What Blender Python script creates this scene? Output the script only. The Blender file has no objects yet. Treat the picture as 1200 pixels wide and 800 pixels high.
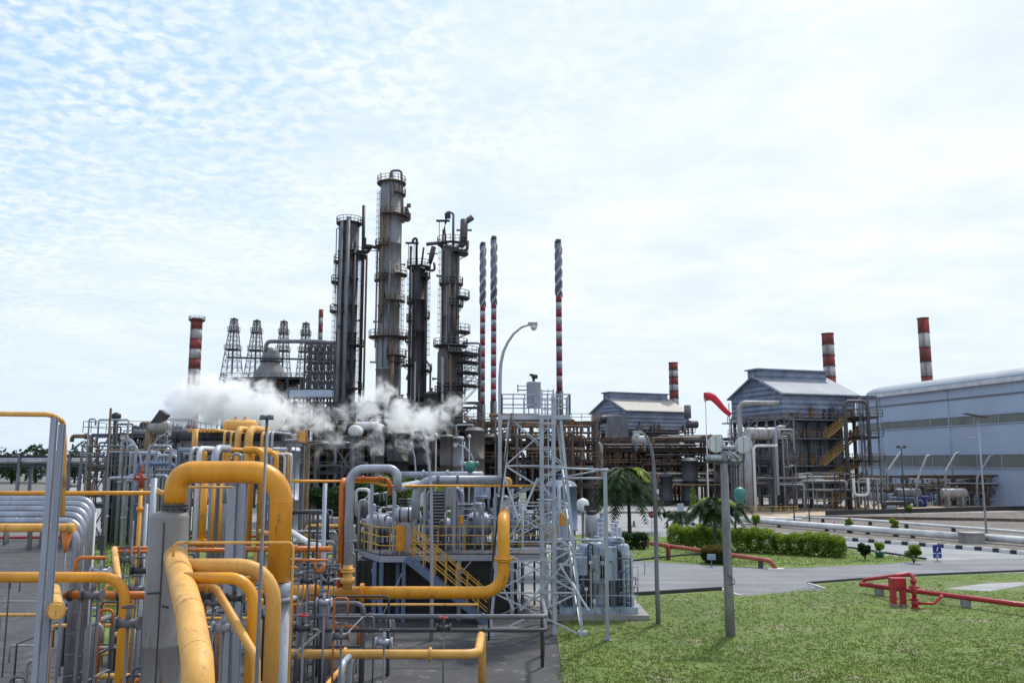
import bpy, math, random
from mathutils import Vector, Matrix
random.seed(7)
R_ = math.radians
scene = bpy.context.scene

# ---------------------------------------------------------------- camera
CAMH, PITCH, F = 8.0, 8.0, 1000.0
cs, sn = math.cos(R_(PITCH)), math.sin(R_(PITCH))
cam_d = bpy.data.cameras.new('camera'); cam = bpy.data.objects.new('camera', cam_d)
scene.collection.objects.link(cam)
cam.location = (0, 0, CAMH); cam.rotation_euler = (R_(90 + PITCH), 0, 0)
cam_d.sensor_width = 36; cam_d.lens = 30.0; cam_d.clip_end = 6000; cam_d.clip_start = 0.2
scene.camera = cam

# ---------------------------------------------------------------- sky and sun
SUN_EL, SUN_AZ = R_(58), R_(28)          # azimuth measured from +Y towards +X
w = bpy.data.worlds.new('World'); scene.world = w; w.use_nodes = True
nt = w.node_tree; nt.nodes.clear(); L = nt.links.new
def N(t, **k):
    n = nt.nodes.new(t)
    for a, b in k.items(): setattr(n, a, b)
    return n
def mth(op, a, b=None, clamp=False):
    n = N('ShaderNodeMath', operation=op, use_clamp=clamp)
    for i, q in enumerate((a, b)):
        if q is None: continue
        if isinstance(q, (int, float)): n.inputs[i].default_value = q
        else: L(q, n.inputs[i])
    return n.outputs[0]
sky = N('ShaderNodeTexSky', sky_type='NISHITA'); sky.sun_disc = False
sky.sun_elevation = SUN_EL; sky.sun_rotation = SUN_AZ; sky.air_density = 1.2; sky.dust_density = 1.5
tc = N('ShaderNodeTexCoord'); sep = N('ShaderNodeSeparateXYZ'); L(tc.outputs['Generated'], sep.inputs[0])
zc = mth('MAXIMUM', sep.outputs[2], 0.0); zp = mth('ADD', zc, 0.10)
cx_ = mth('DIVIDE', sep.outputs[0], zp); cy_ = mth('DIVIDE', sep.outputs[1], zp)
cmb = N('ShaderNodeCombineXYZ'); L(cx_, cmb.inputs[0]); L(cy_, cmb.inputs[1])
def noise(scale, detail, rough, vec, dist=0.0):
    n = N('ShaderNodeTexNoise'); n.inputs['Scale'].default_value = scale; n.inputs['Detail'].default_value = detail
    n.inputs['Roughness'].default_value = rough; n.inputs['Distortion'].default_value = dist; L(vec, n.inputs['Vector']); return n.outputs['Fac']
def ramp(v, pts):
    r = N('ShaderNodeValToRGB'); L(v, r.inputs[0]); e = r.color_ramp.elements
    while len(e) < len(pts): e.new(0.5)
    for q, (p, c) in zip(e, pts): q.position = p; q.color = (c, c, c, 1) if not isinstance(c, tuple) else c + (1,)
    return r.outputs[0]
small = mth('MULTIPLY', ramp(noise(25.0, 4, 0.5, cmb.outputs[0], 0.3), [(0.38, 0.0), (0.60, 1.0)]), ramp(noise(3.4, 5, 0.6, cmb.outputs[0], 0.6), [(0.30, 0.30), (0.55, 1.0)]))
big = ramp(noise(0.9, 4, 0.55, cmb.outputs[0], 0.4), [(0.36, 0.0), (0.62, 1.0)])
# cover grows toward the horizon and to the right where the deck is solid
cov = mth('ADD', mth('MULTIPLY', sep.outputs[0], 1.15), mth('ADD', mth('MULTIPLY', big, 0.40), 0.20))
low = ramp(sep.outputs[2], [(0.12, 1.0), (0.50, 0.0)])
cov2 = mth('ADD', cov, mth('MULTIPLY', low, 0.75), True)
mask = mth('ADD', mth('MULTIPLY', mth('MULTIPLY', small, 0.80), mth('SUBTRACT', 1.0, cov2)), cov2, True)
skyc = N('ShaderNodeMix', data_type='RGBA', blend_type='MULTIPLY'); skyc.inputs[0].default_value = 1.0
L(sky.outputs[0], skyc.inputs[6]); skyc.inputs[7].default_value = (0.045, 0.05, 0.055, 1)
shade = ramp(noise(2.3, 4, 0.6, cmb.outputs[0], 0.2), [(0.34, (0.76, 0.86, 0.97)), (0.62, (0.92, 0.97, 1.0))])
hz = N('ShaderNodeMix', data_type='RGBA'); L(ramp(sep.outputs[2], [(0.0, 1.0), (0.22, 0.0)]), hz.inputs[0])
L(shade, hz.inputs[6]); hz.inputs[7].default_value = (0.74, 0.845, 0.96, 1)
lb = N('ShaderNodeMix', data_type='RGBA', blend_type='ADD'); lb.inputs[0].default_value = 1.0
L(skyc.outputs[2], lb.inputs[6]); lb.inputs[7].default_value = (0.36, 0.50, 0.70, 1)
mx = N('ShaderNodeMix', data_type='RGBA'); L(mask, mx.inputs[0]); L(lb.outputs[2], mx.inputs[6]); L(hz.outputs[2], mx.inputs[7])
bg = N('ShaderNodeBackground'); L(mx.outputs[2], bg.inputs[0]); bg.inputs[1].default_value = 1.0
wo = N('ShaderNodeOutputWorld'); L(bg.outputs[0], wo.inputs[0])
sun_d = bpy.data.lights.new('sun', 'SUN'); sun_d.energy = 2.9; sun_d.angle = R_(5); sun_d.color = (1, 0.96, 0.9)
sun = bpy.data.objects.new('sun', sun_d); scene.collection.objects.link(sun)
sdir = Vector((math.sin(SUN_AZ) * math.cos(SUN_EL), math.cos(SUN_AZ) * math.cos(SUN_EL), math.sin(SUN_EL)))
sun.rotation_euler = sdir.to_track_quat('Z', 'Y').to_euler()
vs = scene.view_settings; vs.view_transform = 'Standard'; vs.look = 'None'; vs.exposure = 0.12; vs.gamma = 1
cy = scene.cycles
cy.use_denoising = True; cy.max_bounces = 9; cy.diffuse_bounces = 3; cy.glossy_bounces = 3; cy.volume_bounces = 9
cy.volume_step_rate = 0.5; cy.volume_max_steps = 256
cy.use_adaptive_sampling = True; cy.adaptive_threshold = 0.02

# ---------------------------------------------------------------- photo pixel -> world
def _zt(py, Y):
    yc = (400 - py) / F; t = Y / (cs - yc * sn); return CAMH + t * (sn + yc * cs), t
def at(px, py, Y):
    z, t = _zt(py, Y); return Vector(((px - 600) / F * t, Y, z))
def gp(px, py, z=0.0):
    yc = (400 - py) / F; t = (z - CAMH) / (sn + yc * cs)
    return Vector(((px - 600) / F * t, t * (cs - yc * sn), z))
def pxX(px, Y, z): return (px - 600) / F * (Y * cs + (z - CAMH) * sn)
def route(px, py, Y, *mv):
    p = at(px, py, Y); out = [p.copy()]
    for k, v in mv:
        if k == 'x': p.x = pxX(v, p.y, p.z)
        elif k == 'z': p.z = _zt(v, p.y)[0]
        elif k == 'y': p.y = v
        elif k == 'g': p.z = v
        elif k == 'dx': p.x += v
        elif k == 'dy': p.y += v
        elif k == 'dz': p.z += v
        elif k == 'at': p = at(*v)
        out.append(p.copy())
    return out

# ---------------------------------------------------------------- mesh builder
class MB:
    def __init__(s): s.v = []; s.f = []; s.sm = []; s.mi = []; s.cur = 0
    def add(s, vs, fs, smooth=False):
        n = len(s.v); s.v += [tuple(v) for v in vs]
        for f in fs: s.f.append(tuple(i + n for i in f)); s.sm.append(smooth); s.mi.append(s.cur)
        return s
    def box(s, c, sz, rz=0.0):
        c = Vector(c); hx, hy, hz = sz[0] / 2, sz[1] / 2, sz[2] / 2
        m = Matrix.Rotation(rz, 3, 'Z')
        vs = [c + m @ Vector((x * hx, y * hy, z * hz)) for z in (-1, 1) for y in (-1, 1) for x in (-1, 1)]
        return s.add(vs, [(0, 2, 3, 1), (4, 5, 7, 6), (0, 1, 5, 4), (2, 6, 7, 3), (0, 4, 6, 2), (1, 3, 7, 5)])
    def b2(s, lo, hi):
        return s.box(((lo[0] + hi[0]) / 2, (lo[1] + hi[1]) / 2, (lo[2] + hi[2]) / 2), (hi[0] - lo[0], hi[1] - lo[1], hi[2] - lo[2]))
    def frame(s, p, q):
        d = (Vector(q) - Vector(p)).normalized()
        up = Vector((0, 0, 1)) if abs(d.z) < 0.95 else Vector((0, 1, 0))
        a = d.cross(up).normalized(); b = a.cross(d).normalized(); return d, a, b
    def bar(s, p, q, wd, h=None):
        h = h or wd; p, q = Vector(p), Vector(q)
        if (q - p).length < 1e-5: return s
        d, a, b = s.frame(p, q)
        vs = [e + a * x * wd / 2 + b * y * h / 2 for e in (p, q) for y in (-1, 1) for x in (-1, 1)]
        return s.add(vs, [(0, 2, 3, 1), (4, 5, 7, 6), (0, 1, 5, 4), (2, 6, 7, 3), (0, 4, 6, 2), (1, 3, 7, 5)])
    def ibeam(s, p, q, wd, h, t=None):
        t = t or wd * 0.12; p, q = Vector(p), Vector(q); d, a, b = s.frame(p, q)
        s.bar(p + b * (h - t) / 2, q + b * (h - t) / 2, wd, t); s.bar(p - b * (h - t) / 2, q - b * (h - t) / 2, wd, t)
        return s.bar(p, q, t, h - 2 * t)
    def tube(s, pts, r, seg=10, cap=True):
        pts = [Vector(p) for p in pts]; n = len(pts)
        if n < 2: return s
        rr = r if isinstance(r, (list, tuple)) else [r] * n
        d0 = (pts[1] - pts[0]).normalized()
        up = Vector((0, 0, 1)) if abs(d0.z) < 0.9 else Vector((1, 0, 0))
        a = d0.cross(up).normalized(); vs = []
        for i in range(n):
            if i == 0: d = pts[1] - pts[0]
            elif i == n - 1: d = pts[-1] - pts[-2]
            else: d = (pts[i] - pts[i - 1]).normalized() + (pts[i + 1] - pts[i]).normalized()
            d = d.normalized(); a = (a - d * a.dot(d)).normalized(); b = d.cross(a)
            for k in range(seg):
                t = 2 * math.pi * k / seg; vs.append(pts[i] + (a * math.cos(t) + b * math.sin(t)) * rr[i])
        fs = [(i * seg + k, i * seg + (k + 1) % seg, (i + 1) * seg + (k + 1) % seg, (i + 1) * seg + k) for i in range(n - 1) for k in range(seg)]
        s.add(vs, fs, True)
        if cap:
            m = len(s.v) - len(vs)
            s.f.append(tuple(m + k for k in reversed(range(seg)))); s.sm.append(False); s.mi.append(s.cur)
            s.f.append(tuple(m + (n - 1) * seg + k for k in range(seg))); s.sm.append(False); s.mi.append(s.cur)
        return s
    def cyl(s, p, q, r0, r1=None, seg=12, cap=True):
        return s.tube([p, q], [r0, r0 if r1 is None else r1], seg, cap)
    def pipe(s, pts, r, bend=None, seg=12, cap=True):
        return s.tube(fillet(pts, bend if bend is not None else r * 3.2), r, seg, cap)
    def lathe(s, prof, c, seg=20, axis='z'):
        c = Vector(c); vs = []
        for r, z in prof:
            for k in range(seg):
                t = 2 * math.pi * k / seg; x, y = r * math.cos(t), r * math.sin(t)
                vs.append(c + (Vector((x, y, z)) if axis == 'z' else Vector((z, x, y)) if axis == 'x' else Vector((y, z, x))))
        n = len(prof)
        fs = [(i * seg + k, i * seg + (k + 1) % seg, (i + 1) * seg + (k + 1) % seg, (i + 1) * seg + k) for i in range(n - 1) for k in range(seg)]
        s.add(vs, fs, True); m = len(s.v) - len(vs)
        s.f.append(tuple(m + k for k in reversed(range(seg)))); s.sm.append(False); s.mi.append(s.cur)
        s.f.append(tuple(m + (n - 1) * seg + k for k in range(seg))); s.sm.append(False); s.mi.append(s.cur)
        return s
    def drum(s, c, r, ln, axis='x', seg=18):
        h = ln / 2; e = r * 0.45
        pr = [(r * 0.05, -h - e), (r * 0.5, -h - e * 0.85), (r * 0.85, -h - e * 0.5), (r, -h), (r, h), (r * 0.85, h + e * 0.5), (r * 0.5, h + e * 0.85), (r * 0.05, h + e)]
        return s.lathe(pr, c, seg, axis)
    def ring(s, c, R, r, seg=24, ts=6, axis='z'):
        c = Vector(c); vs = []
        for i in range(seg):
            A = 2 * math.pi * i / seg
            for k in range(ts):
                B = 2 * math.pi * k / ts; q = R + r * math.cos(B); x, y, z = q * math.cos(A), q * math.sin(A), r * math.sin(B)
                vs.append(c + (Vector((x, y, z)) if axis == 'z' else Vector((z, x, y)) if axis == 'x' else Vector((x, z, y))))
        return s.add(vs, [(i * ts + k, i * ts + (k + 1) % ts, ((i + 1) % seg) * ts + (k + 1) % ts, ((i + 1) % seg) * ts + k) for i in range(seg) for k in range(ts)], True)
    def prism(s, poly, z0, z1):
        n = len(poly); vs = [(p[0], p[1], z0) for p in poly] + [(p[0], p[1], z1) for p in poly]
        return s.add(vs, [tuple(reversed(range(n))), tuple(range(n, 2 * n))] + [(i, (i + 1) % n, n + (i + 1) % n, n + i) for i in range(n)])
def fillet(pts, b):
    pts = [Vector(p) for p in pts]; out = [pts[0]]
    for i in range(1, len(pts) - 1):
        p, a, c = pts[i], pts[i - 1], pts[i + 1]
        d1, d2 = (a - p), (c - p); l1, l2 = d1.length, d2.length
        if l1 < 1e-6 or l2 < 1e-6: continue
        d1, d2 = d1 / l1, d2 / l2
        ang = d1.angle(d2)
        if ang > 3.1: out.append(p); continue
        t = min(b / math.tan(ang / 2), l1 * 0.49, l2 * 0.49); rr = t * math.tan(ang / 2)
        bis = (d1 + d2).normalized(); ctr = p + bis * (rr / math.sin(ang / 2))
        s0 = p + d1 * t - ctr; s1 = p + d2 * t - ctr; n = 7
        for k in range(n + 1):
            th = s0.angle(s1, 0); f = k / n
            out.append(ctr + (s0 * math.sin((1 - f) * th) + s1 * math.sin(f * th)) / math.sin(th) if th > 1e-3 else p)
    out.append(pts[-1]); return out

COL = scene.collection
def _link(name, mb, mats, org):
    me = bpy.data.meshes.new(name); ox, oy, oz = org
    me.from_pydata([(x - ox, y - oy, z - oz) for x, y, z in mb.v], [], mb.f)
    me.polygons.foreach_set('use_smooth', mb.sm)
    if not isinstance(mats, (list, tuple)): mats = [mats]
    for m in mats: me.materials.append(m)
    if len(mats) > 1: me.polygons.foreach_set('material_index', mb.mi)
    me.update()
    o = bpy.data.objects.new(name, me); COL.objects.link(o); return o
def thing(name, label, cat, loc=(0, 0, 0), rz=0.0, group=None):
    o = bpy.data.objects.new(name, None); COL.objects.link(o); o.empty_display_size = 0.3
    o.location = loc; o.rotation_euler = (0, 0, rz); o['label'] = label; o['category'] = cat
    if group: o['group'] = group
    return o
def part(t, name, mb, mat, label=None, local=False):
    """child mesh of thing (or sub-part of a part); geometry given in world coordinates unless local"""
    org = Vector((0, 0, 0)) if local else (t.location if t.parent is None else t.parent.location)
    o = _link(name, mb, mat, org); o.parent = t
    if label: o['label'] = label
    return o
def solo(name, mb, mat, label, cat, loc=(0, 0, 0), group=None):
    o = _link(name, mb, mat, loc); o.location = loc; o['label'] = label; o['category'] = cat
    if group: o['group'] = group
    return o
def struct(name, mb, mat, kind='structure', label=None):
    o = _link(name, mb, mat, (0, 0, 0)); o['kind'] = kind
    if label: o['label'] = label
    return o
def dup(t, loc, rz=0.0, label=None, scale=None):
    c = t.copy(); COL.objects.link(c); c.location = loc; c.rotation_euler = (0, 0, rz)
    if scale: c.scale = scale
    if label: c['label'] = label
    def rec(src, par):
        for ch in src.children:
            if ch.name.startswith('~'): continue
            k = ch.copy(); COL.objects.link(k); k.parent = par; rec(ch, k)
    rec(t, c); return c

# ---------------------------------------------------------------- materials
def M(name, col, rough=0.55, metal=0.0, dark=None, amt=0.5, scale=1.2, stretch=0.35, spots=None, samt=0.3, bump=0.0, bscale=30, siding=None, rustedge=None):
    m = bpy.data.materials.new(name); m.use_nodes = True; t = m.node_tree; ns, l = t.nodes, t.links.new
    b = ns['Principled BSDF']; b.inputs['Roughness'].default_value = rough; b.inputs['Metallic'].default_value = metal
    g = ns.new('ShaderNodeNewGeometry'); mp = ns.new('ShaderNodeMapping'); mp.inputs['Scale'].default_value = (1, 1, stretch)
    l(g.outputs['Position'], mp.inputs[0])
    nz = ns.new('ShaderNodeTexNoise'); nz.inputs['Scale'].default_value = scale; nz.inputs['Detail'].default_value = 7; nz.inputs['Roughness'].default_value = 0.65
    l(mp.outputs[0], nz.inputs['Vector'])
    rp = ns.new('ShaderNodeValToRGB'); e = rp.color_ramp.elements; e[0].position = 0.35; e[1].position = 0.68
    dark = dark or tuple(c * 0.55 for c in col)
    e[0].color = tuple(dark[i] * amt + col[i] * (1 - amt) for i in range(3)) + (1,); e[1].color = tuple(col) + (1,)
    l(nz.outputs['Fac'], rp.inputs[0]); out = rp.outputs[0]
    if spots:
        n2 = ns.new('ShaderNodeTexNoise'); n2.inputs['Scale'].default_value = scale * 2.7; n2.inputs['Detail'].default_value = 9; n2.inputs['Roughness'].default_value = 0.7
        l(mp.outputs[0], n2.inputs['Vector']); r2 = ns.new('ShaderNodeValToRGB'); q = r2.color_ramp.elements
        q[0].position = 0.62 - samt * 0.3; q[0].color = (0, 0, 0, 1); q[1].position = q[0].position + 0.10; q[1].color = (1, 1, 1, 1)
        l(n2.outputs['Fac'], r2.inputs[0]); mm = ns.new('ShaderNodeMix'); mm.data_type = 'RGBA'
        l(r2.outputs[0], mm.inputs[0]); l(out, mm.inputs[6]); mm.inputs[7].default_value = tuple(spots) + (1,); out = mm.outputs[2]
        rr = ns.new('ShaderNodeMapRange'); l(r2.outputs[0], rr.inputs[0]); rr.inputs[3].default_value = rough; rr.inputs[4].default_value = 0.9; l(rr.outputs[0], b.inputs['Roughness'])
    l(out, b.inputs['Base Color'])
    h = None
    if siding:                       # ribs of profiled sheet: axis 'z' or 'h'
        ax, pitch_, depth = siding
        sp = ns.new('ShaderNodeSeparateXYZ'); tcn = ns.new('ShaderNodeTexCoord'); l(tcn.outputs['Object'], sp.inputs[0])
        if ax == 'z': src = sp.outputs[2]
        else:
            ad = ns.new('ShaderNodeMath'); ad.operation = 'ADD'; l(sp.outputs[0], ad.inputs[0]); l(sp.outputs[1], ad.inputs[1]); src = ad.outputs[0]
        mu = ns.new('ShaderNodeMath'); mu.operation = 'MULTIPLY'; l(src, mu.inputs[0]); mu.inputs[1].default_value = 2 * math.pi / pitch_
        si = ns.new('ShaderNodeMath'); si.operation = 'SINE'; l(mu.outputs[0], si.inputs[0]); h = si.outputs[0]
        bm = ns.new('ShaderNodeBump'); bm.inputs['Distance'].default_value = depth; bm.inputs['Strength'].default_value = 1; l(h, bm.inputs['Height']); l(bm.outputs[0], b.inputs['Normal'])
    elif bump:
        n3 = ns.new('ShaderNodeTexNoise'); n3.inputs['Scale'].default_value = bscale; n3.inputs['Detail'].default_value = 4; l(g.outputs['Position'], n3.inputs['Vector'])
        bm = ns.new('ShaderNodeBump'); bm.inputs['Strength'].default_value = bump; bm.inputs['Distance'].default_value = 0.05; l(n3.outputs['Fac'], bm.inputs['Height']); l(bm.outputs[0], b.inputs['Normal'])
    return m
RUST = (0.16, 0.065, 0.03)
m_yel = M('yellow_paint', (0.78, 0.345, 0.014), 0.40, dark=(0.50, 0.19, 0.012), amt=.75, scale=1.3, spots=(0.26, 0.12, 0.04), samt=0.09, bump=.06, bscale=40)
m_yel2 = M('lit_faded_yellow_paint', (0.78, 0.43, 0.10), 0.55, dark=(0.52, 0.26, 0.06), amt=0.8, scale=1.8, spots=(0.26, 0.16, 0.09), samt=0.13, bump=.06, bscale=40)  # faded yellow, mostly light on the pipe tops put into the colour
m_ora = M('orange_paint', (0.62, 0.17, 0.02), 0.45, spots=RUST, samt=0.2)
m_rail = M('handrail_yellow', (0.62, 0.38, 0.07), 0.55, spots=RUST, samt=0.25, scale=3)
m_gal = M('galvanised_grey', (0.36, 0.39, 0.46), 0.45, 0.25, scale=1.5, dark=(0.22, 0.24, 0.30))
m_lat = M('tower_grey_paint', (0.46, 0.50, 0.57), 0.5, 0.1, scale=2, dark=(0.28, 0.31, 0.37), spots=(0.2, 0.17, 0.15), samt=0.12)
m_blue = M('grey_blue_steel', (0.12, 0.18, 0.30), 0.5, scale=1.1, spots=(0.10, 0.10, 0.12), samt=0.2)
m_skid = M('pale_blue_machine_paint', (0.38, 0.47, 0.58), 0.45, scale=1.8, dark=(0.14, 0.18, 0.25), amt=0.8, spots=(0.10, 0.10, 0.12), samt=0.2)
m_silver = M('silver_cladding', (0.40, 0.42, 0.48), 0.36, 0.8, scale=2.3, dark=(0.26, 0.27, 0.31), amt=1, bump=0.25, bscale=3)
m_clad = M('grey_pipe_cladding', (0.42, 0.45, 0.52), 0.42, 0.3, scale=2, dark=(0.26, 0.28, 0.33), amt=0.8, spots=(0.22, 0.2, 0.19), samt=0.15)
m_mast = M('weathered_vessel_cladding', (0.28, 0.28, 0.29), 0.6, 0.1, scale=1.8, dark=(0.17, 0.16, 0.16), amt=0.9, stretch=0.12, spots=(0.17, 0.12, 0.09), samt=0.15)
m_dark = M('dark_steel', (0.055, 0.058, 0.07), 0.6, scale=1, spots=(0.10, 0.05, 0.03), samt=0.2)
m_blk = M('black_paint', (0.022, 0.023, 0.027), 0.5, scale=1.2, dark=(0.01, 0.01, 0.012), spots=(0.06, 0.05, 0.045), samt=0.15)
m_brn = M('rusty_brown_steel', (0.14, 0.10, 0.08), 0.75, scale=0.6, dark=(0.06, 0.045, 0.04), amt=1, spots=(0.30, 0.12, 0.04), samt=0.28)
m_tan = M('tan_weathered_steel', (0.30, 0.21, 0.13), 0.7, scale=0.7, dark=(0.13, 0.09, 0.06), amt=1, spots=(0.33, 0.14, 0.05), samt=0.25)
m_gry = M('mid_grey_steel', (0.20, 0.21, 0.24), 0.55, 0.1, scale=0.8, dark=(0.10, 0.10, 0.12), amt=0.9, spots=(0.14, 0.09, 0.07), samt=0.2)
m_lgr = M('pale_grey_cladding', (0.42, 0.42, 0.44), 0.5, 0.2, scale=0.8, dark=(0.24, 0.23, 0.23), amt=0.9, spots=(0.22, 0.16, 0.12), samt=0.2)
m_t1 = M('tower_blue_grey', (0.095, 0.097, 0.12), 0.5, 0.15, scale=0.5, stretch=0.06, dark=(0.06, 0.055, 0.06), amt=0.9, spots=(0.14, 0.10, 0.08), samt=0.12)
m_t2 = M('tower_grey_rust_streaked', (0.26, 0.275, 0.31), 0.55, 0.1, scale=0.35, stretch=0.1, dark=(0.15, 0.145, 0.15), amt=1, spots=(0.20, 0.13, 0.07), samt=0.20)
m_t3 = M('tower_near_black', (0.05, 0.045, 0.055), 0.6, 0.0, scale=0.5, stretch=0.1, dark=(0.025, 0.022, 0.028), amt=1, spots=(0.09, 0.06, 0.05), samt=0.2)
m_t4 = M('tower_dark_brown', (0.12, 0.105, 0.10), 0.6, 0.0, scale=0.5, stretch=0.08, dark=(0.055, 0.05, 0.05), amt=1, spots=(0.16, 0.12, 0.10), samt=0.2)
m_red = M('red_paint', (0.42, 0.022, 0.035), 0.42, scale=1.5, dark=(0.25, 0.015, 0.02), spots=(0.30, 0.05, 0.04), samt=0.15)
m_sred = M('stack_red', (0.30, 0.02, 0.045), 0.6, scale=0.5, dark=(0.13, 0.02, 0.03), amt=1, spots=(.09, .03, .04), samt=.25)
m_swht = M('stack_white', (0.44, 0.45, 0.50), 0.6, scale=0.5, dark=(0.22, 0.22, 0.27), amt=1, spots=(.17, .13, .13), samt=.2)
m_cred = M('chimney_red', (0.36, 0.06, 0.05), 0.7, scale=0.35, dark=(0.14, 0.03, 0.03), amt=1, spots=(0.10, 0.045, 0.04), samt=0.2)
m_cwht = M('chimney_white', (0.55, 0.53, 0.53), 0.7, scale=0.35, dark=(0.28, 0.25, 0.25), amt=1, spots=(0.2, 0.12, 0.10), samt=0.12)
m_white = M('white_paint', (0.74, 0.74, 0.75), 0.5, scale=0.8, dark=(0.45, 0.44, 0.44), amt=0.8)
m_conc = M('concrete', (0.33, 0.32, 0.31), 0.85, scale=1.2, dark=(0.20, 0.19, 0.19), amt=1, bump=0.3, bscale=12)
m_pole = M('weathered_concrete_pole', (0.30, 0.29, 0.31), 0.85, scale=3, dark=(0.17, 0.16, 0.17), amt=1, stretch=0.25, bump=0.3)
m_glass = M('lamp_glass', (0.60, 0.61, 0.63), 0.25, scale=3)
m_shed = M('corrugated_shed', (0.24, 0.30, 0.42), 0.5, 0.15, scale=0.35, dark=(0.10, 0.115, 0.15), amt=0.9, stretch=1, siding=('z', 0.9, 0.06), spots=(0.26, 0.28, 0.33), samt=0.1)
m_roof = M('pale_metal_roof', (0.33, 0.36, 0.41), 0.6, 0.1, scale=0.4, dark=(0.24, 0.26, 0.30), amt=0.8, stretch=1, siding=('h', 0.8, 0.06))
m_roof2 = M('cream_stained_metal_roof', (0.42, 0.40, 0.36), 0.65, 0.1, scale=0.25, dark=(0.45, 0.42, 0.38), amt=1, stretch=1, siding=('h', 0.8, 0.06))
m_hall = M('pale_blue_hall_cladding', (0.43, 0.51, 0.64), 0.5, 0.05, scale=0.06, dark=(0.37, 0.45, 0.57), amt=0.9, stretch=1, siding=('h', 0.5, 0.03))
m_band = M('olive_translucent_band', (0.19, 0.205, 0.18), 0.5, scale=0.3, dark=(0.13, 0.145, 0.13), amt=1)
m_panel = M('furnace_panel', (0.38, 0.42, 0.50), 0.55, 0.1, scale=0.5, dark=(0.08, 0.09, 0.125), amt=1, stretch=0.3, spots=(0.2, 0.2, 0.22), samt=0.1)
m_green = M('teal_green_paint', (0.05, 0.22, 0.19), 0.4, scale=1, dark=(0.03, 0.13, 0.11))
m_navy = M('navy_blue_tarp', (0.02, 0.035, 0.20), 0.6, scale=1.5, dark=(0.012, 0.02, 0.10), amt=1, bump=0.6, bscale=3)
m_sandy = M('sandy_ground', (0.52, 0.40, 0.28), 0.9, scale=0.25, dark=(0.40, 0.31, 0.23), amt=1, stretch=1)
m_pave = M('pale_concrete_yard', (0.40, 0.40, 0.41), 0.9, scale=0.12, dark=(0.27, 0.27, 0.28), amt=1, stretch=1, spots=(0.24, 0.23, 0.23), samt=0.15)
m_road = M('asphalt', (0.225, 0.23, 0.25), 0.85, scale=0.25, dark=(0.17, 0.175, 0.19), amt=1, stretch=1, spots=(0.15, 0.15, 0.155), samt=0.14, bump=0.3, bscale=25)
m_road2 = M('pale_worn_asphalt', (0.34, 0.345, 0.36), 0.9, scale=0.2, dark=(0.26, 0.265, 0.27), amt=1, stretch=1, spots=(0.16, 0.16, 0.16), samt=0.10)
m_gravel = M('gravel_earth', (0.20, 0.18, 0.16), 0.95, scale=0.5, dark=(0.10, 0.085, 0.075), amt=1, stretch=1, spots=(0.28, 0.26, 0.24), samt=0.3)
m_ground = M('plant_ground', (0.18, 0.18, 0.17), 0.95, scale=0.08, dark=(0.11, 0.11, 0.10), amt=1, stretch=1, spots=(0.10, 0.11, 0.08), samt=0.25)
m_grass = M('grass_turf', (0.16, 0.235, 0.04), 0.95, scale=0.35, dark=(0.09, 0.14, 0.025), amt=1, stretch=1, spots=(0.17, 0.165, 0.085), samt=0.28, bump=0.6, bscale=10)
m_drygrass = M('dry_grass_turf', (0.135, 0.19, 0.035), 0.95, scale=0.16, dark=(0.085, 0.13, 0.03), amt=1, stretch=1, spots=(0.18, 0.18, 0.09), samt=0.30, bump=0.6, bscale=10)

def leafmat(name, col, dark, tr=.4, scale=1.6):
    m = M(name, col, 0.6, scale=scale, dark=dark, amt=1, stretch=1); t = m.node_tree; b = t.nodes['Principled BSDF']
    b.inputs['Specular IOR Level'].default_value = .25
    tl = t.nodes.new('ShaderNodeBsdfTranslucent'); t.links.new(b.inputs['Base Color'].links[0].from_socket, tl.inputs[0])
    mx = t.nodes.new('ShaderNodeMixShader'); mx.inputs[0].default_value = tr; t.links.new(b.outputs[0], mx.inputs[1]); t.links.new(tl.outputs[0], mx.inputs[2])
    t.links.new(mx.outputs[0], t.nodes['Material Output'].inputs[0]); return m
m_lf1 = leafmat('leaf_dark_green', (0.032, 0.065, 0.018), (0.014, 0.032, 0.012))
m_lf2 = leafmat('leaf_hedge_green', (0.15, 0.25, 0.025), (0.075, 0.14, 0.016))
m_lf3 = leafmat('leaf_yellow_green', (0.30, 0.40, 0.04), (0.18, 0.26, 0.025))
m_lf4 = leafmat('leaf_palm_green', (0.045, 0.085, 0.025), (0.02, 0.045, 0.018))
m_lf5 = leafmat('leaf_far_haze_green', (0.13, 0.16, 0.15), (0.09, 0.115, 0.115))  # paler grey-green, distance haze put into the leaf colour
m_blade = leafmat('grass_blades', (0.17, 0.23, 0.045), (0.11, 0.155, 0.035), .5, .3)
m_bark = M('bark', (0.10, 0.08, 0.07), 0.9, scale=3, dark=(0.04, 0.035, 0.03), amt=1)
m_kblk = M('kerb_black', (0.035, 0.035, 0.04), 0.7)
m_insul = M('cable_black', (0.02, 0.02, 0.022), 0.6)
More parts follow.
